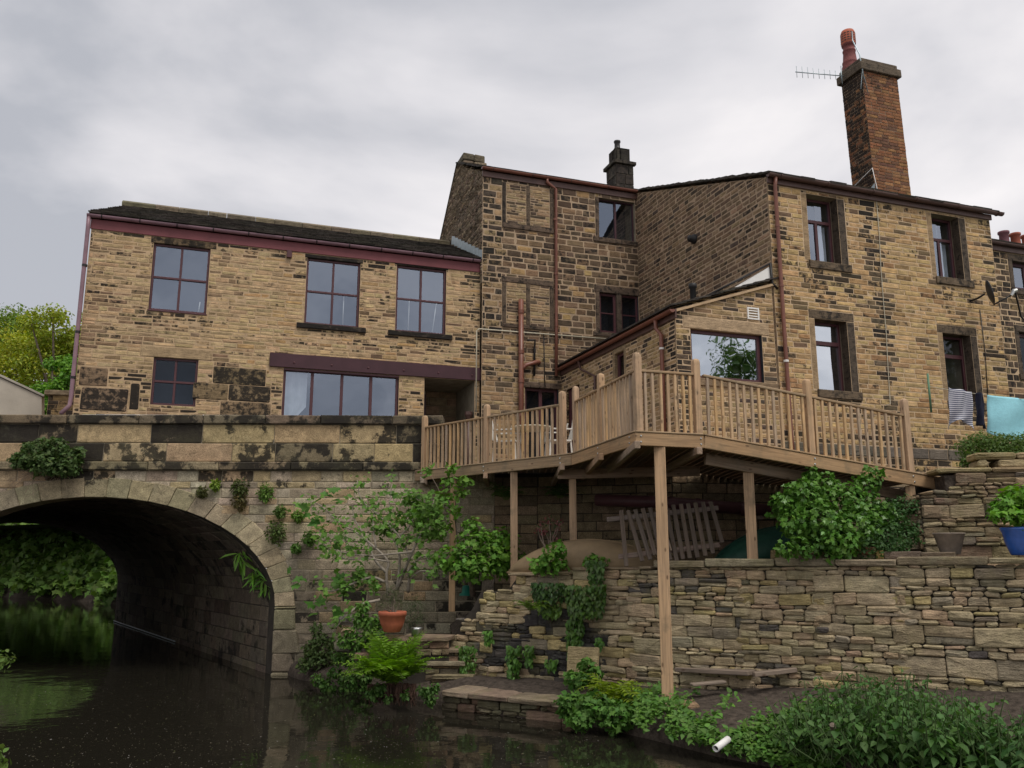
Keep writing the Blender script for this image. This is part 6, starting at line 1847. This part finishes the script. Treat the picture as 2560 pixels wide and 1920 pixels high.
lg2 = leaf_arrays(P2_, RG.normal(size=(n2, 3)) * .4 + np.array([0, -.7, .8]), RG.uniform(.15, .26, n2), shades(n2, (.05, .14, .028), .2), 'lobed')
P3_, d3 = blob_points([tuple(at_d(x, y, d)) + (r, r * .8, r) for x, y, d, r in ((1075, 1270, 15.0, .26), (1045, 1290, 15.2, .25), (1090, 1310, 14.9, .24), (1030, 1250, 15.5, .22), (1060, 1335, 14.9, .2), (1000, 1300, 15.4, .2), (960, 1320, 15.5, .18), (900, 1440, 15.2, .2), (870, 1470, 15.2, .18), (930, 1470, 15.1, .16), (1010, 1350, 15.1, .16))], 620, .9)
lg3 = leaf_arrays(P3_, RG.normal(size=P3_.shape) * .5 + np.array([0, -.5, .8]), RG.uniform(.06, .13, len(P3_)), shades(len(P3_), (.06, .14, .028), .3, young=(.10, .2, .03), yf=.3), 'lobed')
leaf_obj('leaves', [big, lg2, lg3], 'leaf', fg)

# small trees and bushes on the terrace
tb_ = at_d(1182, 1475, 15.4)
st_ = thingw('small_tree', 'small leafy tree with a slim trunk growing by the deck post', 'tree', tuple(tb_))
mk('trunk', *tube([tb_ - np.array([0, 0, .1]), at_d(1178, 1440, 15.3), at_d(1170, 1405, 15.2), at_d(1190, 1350, 15.2)], [.055, .045, .035, .015], 8), M['bark'], st_, smooth=True)
cb_l = [tuple(at_d(x, y, d)) + (r * 1.15, r, r * .85) for x, y, d, r in ((1130, 1395, 15.0, .30), (1190, 1350, 15.1, .32), (1225, 1390, 15.2, .36), (1160, 1420, 15.0, .26), (1255, 1350, 15.4, .28), (1250, 1420, 15.3, .24), (1190, 1420, 14.9, .28), (1180, 1310, 15.2, .15), (1275, 1395, 15.5, .25))]
foliage('crown', cb_l, 1500, .095, (.075, .185, .028), 'lobed', st_, up=.9, rnd=.5, shell=.7, young=(.11, .24, .035), yf=.25)
cl_ = thingw('climbing_shrub', 'young leafy shoot climbing the timber post beside the fig', 'shrub', tuple(at_d(1135, 1480, 15.6)))
cp_ = [at_d(1150, 1400, 15.6), at_d(1138, 1300, 15.7), at_d(1140, 1230, 15.8), at_d(1128, 1175, 15.8)]
mk('stem', *tube(cp_, [.014, .012, .008, .004], 6), M['bark'], cl_, smooth=True)
mk('stem', *tube([at_d(1120, 1290, 15.7), at_d(1095, 1220, 15.9), at_d(1070, 1175, 16.2)], [.008, .006, .003], 6), M['bark'], cl_, smooth=True)
foliage('leaves', [tuple(at_d(x, y, 15.6)) + (r, r, r * .8) for x, y, r in ((1130, 1172, .14), (1125, 1205, .18), (1160, 1205, .18), (1150, 1235, .16), (1110, 1255, .17), (1105, 1240, .14), (1070, 1178, .13), (1140, 1280, .15), (1115, 1320, .18), (1060, 1290, .3), (1090, 1330, .25), (1050, 1260, .2))], 620, .10, (.075, .17, .03), 'oval', cl_, shell=.9)
bush('canoe_weed', 'bright green leafy weed growing in front of the tan canoe', 'plant', at_d(1372, 1430, 13.7), [tuple(at_d(x, y, 13.6)) + (.15, .13, .12) for x, y in ((1345, 1412), (1375, 1390), (1400, 1410), (1372, 1420), (1392, 1370), (1480, 1405), (1500, 1412))], 420, .09, (.07, .18, .03), 'lobed', stems=4, up=.9)
pk = bush('purple_flower', 'tall plant with dusky pink flower heads beside the tan canoe', 'plant', at_d(1375, 1390, 14.3), [tuple(at_d(x, y, 14.3)) + (.07, .07, .09) for x, y in ((1352, 1310), (1375, 1300), (1392, 1318), (1362, 1330), (1385, 1340), (1400, 1305), (1345, 1325))], 260, .045, (.12, .045, .06), 'small', stems=7, shell=1, young=(.05, .08, .03), yf=.35)
bush('terrace_bush', 'big glossy green bush on the terrace beneath the right end of the deck', 'bush', at_d(2080, 1390, 12.0),
     [tuple(at_d(x, y, d)) + (r, r * .9, r * .85) for x, y, d, r in ((1965, 1260, 12.0, .22), (2010, 1240, 12.0, .28), (2060, 1220, 12.2, .26), (2100, 1260, 12.0, .36), (2050, 1310, 11.8, .40), (1990, 1310, 11.8, .26), (2130, 1320, 11.9, .38), (2090, 1350, 11.7, .34), (2165, 1215, 12.1, .22), (2180, 1190, 12.1, .16), (2030, 1185, 12.2, .13), (1950, 1280, 12.0, .14), (1945, 1255, 12.0, .12), (2200, 1290, 12.2, .26), (2150, 1265, 12.1, .26), (2010, 1365, 11.7, .2), (1960, 1375, 11.7, .12))],
     4600, .072, (.055, .145, .028), 'lobed', m='leaf_gloss', young=(.10, .22, .035), yf=.22, stems=9, shell=.45)
bush('dark_shrub', 'darker small-leaved shrub between the big bush and the terrace wall', 'bush', at_d(2230, 1385, 12.0),
     [tuple(at_d(x, y, d)) + (r, r, r * .9) for x, y, d, r in ((2220, 1290, 12.2, .26), (2260, 1270, 12.4, .2), (2210, 1345, 11.9, .3), (2260, 1335, 12.2, .24), (2170, 1365, 11.8, .25), (2235, 1375, 11.8, .2), (2290, 1260, 12.4, .13))], 2600, .05, (.030, .080, .026), 'oval', up=.6, stems=5)
bush('evergreen_shrub', 'low feathery evergreen shrub spilling over the terrace top below the washing', 'shrub', at_d(2470, 1170, 12.8),
     [tuple(at_d(x, y, d)) + (r * 1.2, r, r * .8) for x, y, d, r in ((2420, 1120, 12.8, .18), (2450, 1105, 12.8, .2), (2490, 1110, 12.9, .24), (2530, 1115, 13.0, .26), (2575, 1120, 13.0, .28), (2430, 1145, 12.75, .16), (2412, 1158, 12.7, .1), (2480, 1135, 12.75, .2), (2540, 1140, 12.75, .2))], 6500, .042, (.052, .105, .024), 'small', shell=.7, stems=4, up=.4, young=(.09, .14, .03), yf=.2)
bush('potted_plant', 'light green leafy plant growing in the blue pot', 'plant', bpp + np.array([0, 0, .3]), [tuple(at_d(x, y, d)) + (r, r, r * .7) for x, y, d, r in ((2510, 1265, 11.1, .17), (2545, 1240, 11.1, .2), (2530, 1290, 11.0, .15), (2490, 1285, 11.0, .1), (2575, 1260, 11.1, .2), (2560, 1300, 11.0, .15))], 620, .085, (.085, .215, .03), 'lobed', up=1.0, stems=5)
bush('pot_plant', 'wispy grey-green plant standing in the terracotta pot', 'plant', tpp + np.array([0, 0, .26]), [tuple(at_d(x, y, 13.75)) + (r, r, r) for x, y, r in ((965, 1505, .13), (985, 1490, .16), (1000, 1508, .13), (975, 1475, .1), (950, 1515, .09))], 520, .05, (.06, .095, .045), 'blade', up=.5, stems=5, shell=.9)
bush('rosemary', 'grey-green bushy herb behind the terracotta pot', 'shrub', at_d(1035, 1575, 14.3), [tuple(at_d(x, y, 14.2)) + (r, r, r * 1.1) for x, y, r in ((1025, 1520, .16), (1045, 1510, .15), (1035, 1550, .18), (1015, 1550, .12), (1050, 1545, .12))], 1100, .045, (.048, .085, .042), 'blade', shell=.8, stems=4)
bush('bank_ivy', 'leafy green ivy tumbling below the terracotta pot', 'ivy', at_d(930, 1590, 14.3), [tuple(at_d(x, y, 14.2)) + (r, r * .6, r) for x, y, r in ((925, 1555, .14), (935, 1580, .16), (915, 1600, .13), (900, 1545, .12), (945, 1555, .1), (950, 1610, .12), (880, 1580, .1), (890, 1610, .12), (860, 1600, .1), (905, 1515, .1))], 800, .07, (.06, .145, .03), 'heart', droop=.5, stems=0)
bush('pier_weeds', 'grey-green weeds growing at the foot of the bridge pier', 'weeds', at_d(790, 1690, 16.3), [tuple(at_d(x, y, 16.1)) + (r, r * .7, r) for x, y, r in ((780, 1620, .16), (800, 1600, .17), (775, 1650, .18), (805, 1645, .2), (825, 1615, .15), (845, 1660, .16), (790, 1570, .12), (760, 1665, .14), (850, 1625, .12), (870, 1675, .14), (890, 1700, .14), (830, 1690, .16))], 1900, .065, (.065, .115, .045), 'oval', shell=.8, stems=6)
bush('fern_underplants', 'mixed ivy and weeds in the bank between the bridge pier and the fern', 'weeds', at_d(880, 1710, 15.0), [tuple(at_d(x, y, 15.0)) + (r, r * .7, r * .8) for x, y, r in ((850, 1640, .13), (880, 1650, .14), (910, 1690, .15), (870, 1700, .15), (840, 1680, .12), (900, 1720, .14), (930, 1720, .12), (870, 1620, .1), (925, 1660, .12), (820, 1715, .13), (860, 1725, .14), (795, 1700, .12), (910, 1735, .12), (950, 1735, .1))], 1700, .06, (.05, .12, .03), 'heart', droop=.4, stems=0)
fern('lady_fern', 'large bright green fern hanging over the water beside the steps', at_d(982, 1712, 13.3), 90, .92, (.105, .235, .022), lean=(-.25, -.25), roots=(.36, .27), els=(42, 92), curl=(1.5, 6.5), dens=18)
fern('lady_fern', 'yellow-green fern on the bank right of the flagged ledge', at_d(1535, 1755, 11.9), 26, .62, (.14, .23, .02), lean=(.1, -.2))
fern('wall_fern', 'small fern sprouting from the middle of the blackened garden wall', at_d(1328, 1525, 13.55), 12, .38, (.09, .19, .025), lean=(0, -.8))
fern('shade_fern', 'dark fern growing from the wall in the shade behind the second post', at_d(1265, 1250, 16.6), 12, .6, (.045, .11, .022), lean=(0, -.7))
fern('shade_fern', 'dark fern under the deck left of the third post', at_d(1400, 1245, 16.5), 12, .6, (.035, .085, .02), lean=(0, -.7))
bush('root_ivy', 'little ivy sprays hanging around the fern roots over the water', 'ivy', at_d(1000, 1725, 13.1), [tuple(at_d(x, y, 13.0)) + (r, r * .6, r) for x, y, r in ((950, 1722, .09), (930, 1735, .1), (1062, 1725, .1), (1075, 1745, .1), (1085, 1720, .08), (1010, 1735, .07), (970, 1745, .06))], 520, .055, (.045, .11, .028), 'heart', droop=.5, stems=0, shell=1)
# hart's-tongue in the arch
ht = thingw('strap_fern', "glossy strap-leaved fern hanging inside the arch mouth", 'fern', tuple(at_d(640, 1430, 17.6)))
hp = []
for x, y, k in ((600, 1385, 10), (615, 1400, 8), (635, 1430, 9), (650, 1440, 8), (668, 1465, 10), (660, 1450, 9)):
    c = at_d(x, y, 17.35)
    P = np.repeat(c[None], k, 0) + RG.normal(size=(k, 3)) * .03
    hp.append(leaf_arrays(P, RG.normal(size=(k, 3)) * .3 + np.array([-.2, -.8, .5]), RG.uniform(.22, .42, k), shades(k, (.085, .21, .03), .2), 'strap', RG.normal(size=(k, 3)) * .6 + np.array([0, -.3, -.6])))
leaf_obj('fronds', hp, 'leaf_gloss', ht)
# plants rooted in the bridge
bb = bush('parapet_shrub', 'dark leafy shrub rooted in the bridge parapet above the arch', 'shrub', at_d(120, 1200, 16.85), [tuple(at_d(x, y, d)) + (r, r * .6, r * .8) for x, y, d, r in ((60, 1150, 16.6, .25), (100, 1125, 16.6, .28), (140, 1120, 16.6, .27), (180, 1145, 16.6, .25), (110, 1160, 16.5, .3), (160, 1170, 16.5, .25), (70, 1120, 16.7, .15), (200, 1130, 16.7, .12), (185, 1175, 16.6, .14), (40, 1155, 16.7, .12))], 2400, .075, (.045, .085, .030), 'lobed', stems=6, young=(.07, .13, .035), yf=.2)
gd = Geo(); rr = random.Random(4)
for k in range(22):
    a = at_d(110 + rr.uniform(-45, 60), 1180 + rr.uniform(-10, 15), 16.7); b = a + np.array([rr.uniform(-.55, .35), rr.uniform(-.15, .0), -rr.uniform(.1, .45)])
    gd.add(*tube([a, (a + b) / 2 + np.array([rr.uniform(-.06, .06), 0, .05]), b], [.007, .006, .003], 4))
gd.mk('dry_stalks', plain('dry_stalk', (.30, .23, .16), .9, .2), bb)
for k, (x, y, r, lab, c) in enumerate(((600, 1220, .16, 'dull green tuft on the bridge wall right of the arch crown', (.05, .075, .025)), (600, 1255, .15, 'brownish hanging tuft below another on the bridge wall', (.07, .07, .03)), (664, 1232, .15, 'bright green tuft on the bridge wall, rightmost of the upper pair', (.07, .15, .03)), (538, 1212, .08, 'tiny yellow-green sprig high on the bridge wall', (.11, .19, .03)), (505, 1230, .09, 'small grey sprig beside the arch ring', (.06, .075, .03)), (690, 1330, .20, 'straggly weed cluster above the arch haunch', (.06, .10, .03)), (700, 1278, .1, 'small leafy sprig above the straggly weed cluster', (.06, .12, .03)), (745, 1290, .09, 'bright tuft on the wall left of the fig leaves', (.08, .17, .03)), (740, 1370, .08, 'lone small leaf tuft above the pier stones', (.06, .14, .03)), (772, 1345, .12, 'leafy tuft on the wall beside the fig stems', (.06, .14, .03)))):
    c0_ = at_d(x, y, 16.85)
    o = foliage('wall_tuft', [tuple(c0_) + (r, .1, r * 1.2)], int(150 + r * 1500), .055, c, 'oval', None, shell=1.0, droop=.4)
    tag(o, lab, 'plant', 'plants growing on the bridge wall')
# ivy on the garden wall
for x0, x1, y0, y1, n, lab, c in ((1345, 1420, 1455, 1500, 260, 'patch of dark ivy on the left part of the garden wall top', DGRN), (1430, 1520, 1460, 1540, 620, 'largest ivy patch hanging down the garden wall beside the tall post', (.048, .105, .026)), (1480, 1520, 1400, 1455, 160, 'ivy sprigs over the wall coping above the large patch', (.045, .10, .028)), (1360, 1410, 1505, 1540, 130, 'loose trailing ivy under the wall top left of the large patch', (.06, .13, .03)), (1430, 1465, 1545, 1640, 240, 'long ivy trail hanging to the tan slab', (.05, .12, .028)), (1285, 1310, 1610, 1700, 260, 'vertical ivy trail over the blackened stones', (.055, .14, .03)), (1325, 1342, 1610, 1660, 110, 'short ivy trail right beside the vertical one', (.055, .14, .03)), (1378, 1400, 1645, 1670, 50, 'small ivy sprig low on the blackened stones', (.055, .14, .03)), (1160, 1200, 1610, 1720, 300, 'leafy growth beside the steps at the wall end', (.055, .13, .03)), (1225, 1240, 1575, 1605, 60, 'little green tuft between the tan stones near the steps', (.055, .14, .03)), (1500, 1515, 1590, 1620, 50, 'small sprig right of the ivy trail on the wall', (.055, .14, .03))):
    P = []
    for k in range(n):
        a = RG.random(); b = RG.random()
        u_, z_ = FG.uz(x0 + (x1 - x0) * np.clip(.5 + (a - .5) * (1.3 - .5 * b), 0, 1), y0 + (y1 - y0) * b)
        P.append(FG.w(u_, -.09 - .10 * RG.random() - .1 * math.sin(math.pi * a) * (n > 250), z_))
    P = np.array(P)
    Nn = RG.normal(size=P.shape) * .45 + np.array([-FG.n[0] * -1 * -1, -1.0, .55])
    o = leaf_obj('ivy', [leaf_arrays(P, Nn, .075 * RG.uniform(.6, 1.25, n), shades(n, c, .3), 'heart', np.tile(np.array([0, -.2, -1.0]), (n, 1)))], 'leaf_gloss')
    tag(o, lab, 'ivy', 'ivy on the garden wall')
# bank planting
def onbank(x, y, z=.35): return at_z(x, y, z)
bush('bank_bush', 'leafy bush on the bank with a yellow flower, at the end of the ledge', 'bush', onbank(1500, 1790, .1), [tuple(at_d(x, y, d)) + (r, r * .8, r * .8) for x, y, d, r in ((1440, 1700, 12.1, .16), (1475, 1690, 12.2, .18), (1430, 1760, 11.8, .2), (1480, 1770, 11.6, .24), (1540, 1790, 11.4, .24), (1450, 1800, 11.5, .16), (1590, 1790, 11.5, .16), (1580, 1750, 11.8, .16), (1420, 1785, 11.8, .12), (1465, 1660, 12.3, .1))], 1900, .075, (.05, .13, .028), 'lobed', stems=5, young=(.085, .19, .03), yf=.25)
P = []; Q = []
for k in range(5200):
    a = RG.random(); x = 1590 + 520 * RG.random(); 
    y = 1715 + (x - 1600) * .10 + (RG.random() ** .8) * (112 + (x - 1600) * .17)
    d0 = math.sin(x * .031 + 1) * math.cos(y * .05) + math.sin(x * .011 + y * .023) + .5 * math.sin(x * .07 + y * .05)
    ef = (y - 1715 - (x - 1600) * .1) / 110
    if d0 + 1.5 * ef + RG.normal() * .3 < .5: continue
    p = at_z(x, y, .38 - .3 * max(0, ef - .45)); p[2] += RG.random() * .10
    P.append(p)
P = np.array(P); n = len(P)
o = leaf_obj('ground_ivy', [leaf_arrays(P, RG.normal(size=P.shape) * .45 + np.array([0, -.35, 1.0]), .075 * RG.uniform(.5, 1.2, n), shades(n, (.055, .135, .03), .3, young=(.10, .22, .03), yf=.15), 'heart')], 'leaf')
tag(o, 'ground ivy creeping over the bare soil bank', 'ivy', kind='stuff')
# nettles: stems with pairs of drooping leaves
def nettles(name, label, spots, hmin, hmax, size, col, hf=lambda x, y: 1.0):
    t = thingw(name, label, 'nettles', tuple(spots[0]))
    g = Geo(); P, Nn, S, Td = [], [], [], []
    for b in spots:
        h = RG.uniform(hmin, hmax) ** .8 * hf(b[0], b[1]) * .82; le = RG.normal(size=2) * .17
        k = 0; z = .12 + .08 * RG.random(); a = RG.random() * 6
        top = np.array([b[0] + le[0], b[1] + le[1], b[2] + h])
        g.add(*tube([b, (np.array(b) + top) / 2 + np.array([le[0] * .2, 0, 0]), top], [.008, .007, .004], 4, False))
        while z < h:
            c = np.array(b) + (top - np.array(b)) * z / h
            sz = size * (1.15 - .65 * (z / h) ** 3) * RG.uniform(.55, 1.3)
            for s in (0, math.pi):
                d = np.array([math.cos(a + s), math.sin(a + s), 0])
                P.append(c + d * .03); Nn.append(d * .55 + np.array([0, 0, .9]) + RG.normal(size=3) * .2); S.append(sz); Td.append(d + np.array([0, 0, -.45]))
            a += math.pi / 2 + RG.normal() * .2; z += .075 + .02 * RG.random()
    n = len(P)
    leaf_obj('foliage', [leaf_arrays(np.array(P), np.array(Nn), np.array(S), shades(n, col, .25, young=(.065, .14, .035), yf=.15), 'heart', np.array(Td))], 'leaf', t)
    g.mk('stems', plain('nettle_stem', (.06, .10, .03), .8, .2), t, smooth=True)
    t['kind'] = 'thing'
    return t
def scatter(poly, n, z):
    o = []
    px = np.array(poly, float)
    lo, hi = px.min(0), px.max(0)
    while len(o) < n:
        q = lo + (hi - lo) * RG.random(2)
        c = False; j = len(px) - 1
        for i in range(len(px)):
            if (px[i, 1] > q[1]) != (px[j, 1] > q[1]) and q[0] < (px[j, 0] - px[i, 0]) * (q[1] - px[i, 1]) / (px[j, 1] - px[i, 1]) + px[i, 0]: c = not c
            j = i
        if c: o.append((q[0], q[1], z(q)))
    return o
nettles('nettle_patch', 'tall clump of nettles on the bank below the middle of the garden wall', scatter([(2.75, 9.3), (3.3, 10.1), (4.2, 10.2), (4.7, 9.5), (4.8, 8.5), (3.9, 7.9), (3.1, 8.8)], 420, lambda q: .22), .3, .95, .095, (.042, .105, .030), lambda x, y: .45 + .62 * math.exp(-((x - 3.85) / .75) ** 2))
nettles('nettle_patch', 'dense dark nettles filling the bottom right corner', scatter([(3.9, 7.9), (4.8, 8.6), (6.0, 8.7), (6.2, 7.0), (5.4, 6.2)], 330, lambda q: .22), .4, .95, .10, (.034, .092, .028), lambda x, y: .8)
nettles('nettle_patch', 'nettles against the wall foot at the right edge', scatter([(5.5, 9.0), (5.9, 9.8), (6.8, 9.3), (6.4, 8.2)], 130, lambda q: .5), .5, .9, .085, (.05, .12, .03), lambda x, y: .75 + .25 * min(1, (x - 5.4)))
# sprigs of the near bank at the left edge
for x, y, d, r, lab in ((2, 1655, 5.2, .08, 'pale green sprig poking in at the left edge above the water'), (-8, 1895, 3.6, .05, 'sprig of leaves in the bottom left corner')):
    c0_ = at_d(x, y, d)
    root = np.array([c0_[0] - 1.35, c0_[1] - .25, .3])
    t = thingw('bank_sprig', lab, 'plant', tuple(root))
    mid = (root + c0_) / 2 + np.array([0, 0, .22])
    bl_ = [tuple(c0_) + (r, r, r * .8)] + [tuple(root + (c0_ - root) * k + np.array([0, 0, .44 * math.sin(math.pi * k) * .5])) + (r * 1.3, r * 1.3, r) for k in (.2, .4, .6, .8)]
    foliage('foliage', bl_, 420, .036, (.07, .13, .035), 'oval', t, shell=1.0)
    for q in ((0, 0, 0), (.05, .06, .03), (-.04, .03, .05)):
        mk('stem', *tube([root + np.array(q), mid + np.array(q), c0_], [.009, .007, .003], 5), M['bark'], t, smooth=True)
# floating specks on the water
g = Geo(); rr = random.Random(8)
for k in range(3400):
    x, y = rr.uniform(0, 1500), 1590 + 330 * rr.random() ** .8
    p = at_z(x, y, .004)
    if p[1] > 16.5: continue
    s = rr.uniform(.003, .013) * (1 if rr.random() < .96 else 2); a = rr.uniform(0, 6)
    c = (.17, .15, .10) if rr.random() < .75 else ((.14, .16, .05) if rr.random() < .6 else (.45, .42, .38))
    g.add([(p[0] + s * math.cos(a + i * 1.57) * (1 if i % 2 else .5), p[1] + s * math.sin(a + i * 1.57) * (1 if i % 2 else .5), .004) for i in range(4)], [(0, 1, 2, 3)], c)
o = g.mk('floating_debris', M['leaf']); tag(o, 'tiny leaf specks and petals floating on the dark water', 'debris', kind='stuff')

# ------------------------------------------------------------------ beyond the bridge
fbk = [at_z(-900, 1476, 0), at_z(-420, 1481, 0), at_z(-120, 1488, 0), at_z(0, 1493, 0), at_z(130, 1499, 0), at_z(240, 1508, 0), at_z(330, 1516, 0), at_z(420, 1530, 0)]
def far_pt(a, b):
    k = a * (len(fbk) - 1); i = min(int(k), len(fbk) - 2); p = fbk[i] + (fbk[i + 1] - fbk[i]) * (k - i)
    q = p + np.array([-5.0, 24.0, 0]) * b
    return (q[0], q[1], np.interp(b, [0, .015, .05, .5, 1], [-.3, .3, .9, 8.5, 15]) + .15 * smooth_noise(q[0], q[1], .6))
grid_mesh('far_bank', far_pt, 40, 16, M['soil'])
P = []; Nn = []
for k in range(26000):
    a, b = RG.random() ** .6, RG.random() ** 1.6
    q = np.array(far_pt(a, b * .95 + .02))
    cl2 = math.sin(q[0] * 1.3) * math.cos(q[2] * 2.2 + q[0] * .4) + .5 * math.sin(q[0] * 3.1 + q[2] * 2)
    if b < .035 and cl2 < -.2: continue
    P.append(q + RG.normal(size=3) * np.array([.15, .25, .15]) + np.array([0, -.25 - .3 * max(0, cl2), .1 + .25 * max(0, cl2)])); Nn.append(RG.normal(size=3) * .6 + np.array([0, -.6, .8]))
P = np.array(P); n = len(P)
o = leaf_obj('far_undergrowth', [leaf_arrays(P, np.array(Nn), RG.uniform(.22, .5, n), shades(n, (.066, .135, .029), .4, young=(.10, .19, .03), yf=.28), 'lobed')], 'leaf')
tag(o, 'green undergrowth covering the far bank seen through the arch', 'undergrowth', kind='stuff')
def tree(label, base, h, blobs, n, size, col, young, seed, group='trees behind the low house'):
    t = thingw('tree', label, 'tree', tuple(base), group)
    b = np.array(base)
    g = Geo()
    g.add(*tube([b, b + np.array([.1, 0, h * .4]), b + np.array([0, .1, h * .75])], [.22, .16, .06], 8))
    for q in blobs[:9]:
        s = b + np.array([.05, 0, h * random.Random(seed).uniform(.25, .5)])
        g.add(*tube([s, (s + np.array(q[:3])) / 2 + np.array([0, 0, .2]), np.array(q[:3])], [.07, .05, .02], 6))
    g.mk('trunk', M['bark'], t, smooth=True)
    foliage('crown', blobs, n, size, col, 'oval', t, up=.7, rnd=.8, shell=.8, young=young, yf=.35, v=.3)
for lab, px, py, D, r, sd_, col in (('yellow-green tree behind the low house at the left edge', 30, 905, 34, (2.6, 2.2, 1.5), 1, (.19, .235, .024)), ('light green tree close behind the low house corner', 150, 880, 31, (1.6, 1.6, 1.8), 2, (.175, .23, .026)), ('darker green tree top rising behind the others at the far left', 10, 850, 40, (2.6, 2.0, 1.3), 3, (.10, .165, .025)), ('low bright green tree beside the gate pier', 150, 975, 28, (1.1, 1.1, 1.2), 4, (.085, .20, .026))):
    c = at_d(px, py, D)
    tree(lab, (c[0], c[1], ZD - .1), c[2] - ZD + r[2] * .5, lumps(c, r, 40, (.72 * r[0] / 2.2, .72 * r[0] / 2.2, .5 * r[0] / 2.2), sd_), 11000, .12 if sd_ != 3 else .14, col, tuple(x * 1.35 for x in col), sd_)
# trees outside the frame to the right, mirrored in the windows
for lab, c, r, sd_, col in (('leafy garden tree mirrored in the picture window of the lean-to', (18.6, 6.4, 8.2), (1.9, 1.9, 3.4), 7, (.05, .10, .025)), ('second garden tree further along, mirrored in the lower right window', (22.5, 13.5, 7.6), (2.2, 2.2, 3.0), 8, (.05, .10, .025))):
    tree(lab, (c[0], c[1], 1.5), c[2] - 1.5 + r[2] * .5, lumps(c, r, 34, (.8, .8, .65), sd_), 6500, .16, col, tuple(x * 1.35 for x in col), sd_, 'trees mirrored in the windows')
def side_pt(a, b):
    return (11.5 + 30 * a, -8 + 25 * b, 1.6 + .3 * smooth_noise(11 + 30 * a, 25 * b, .3))
grid_mesh('garden_ground', side_pt, 12, 12, M['grassy'])
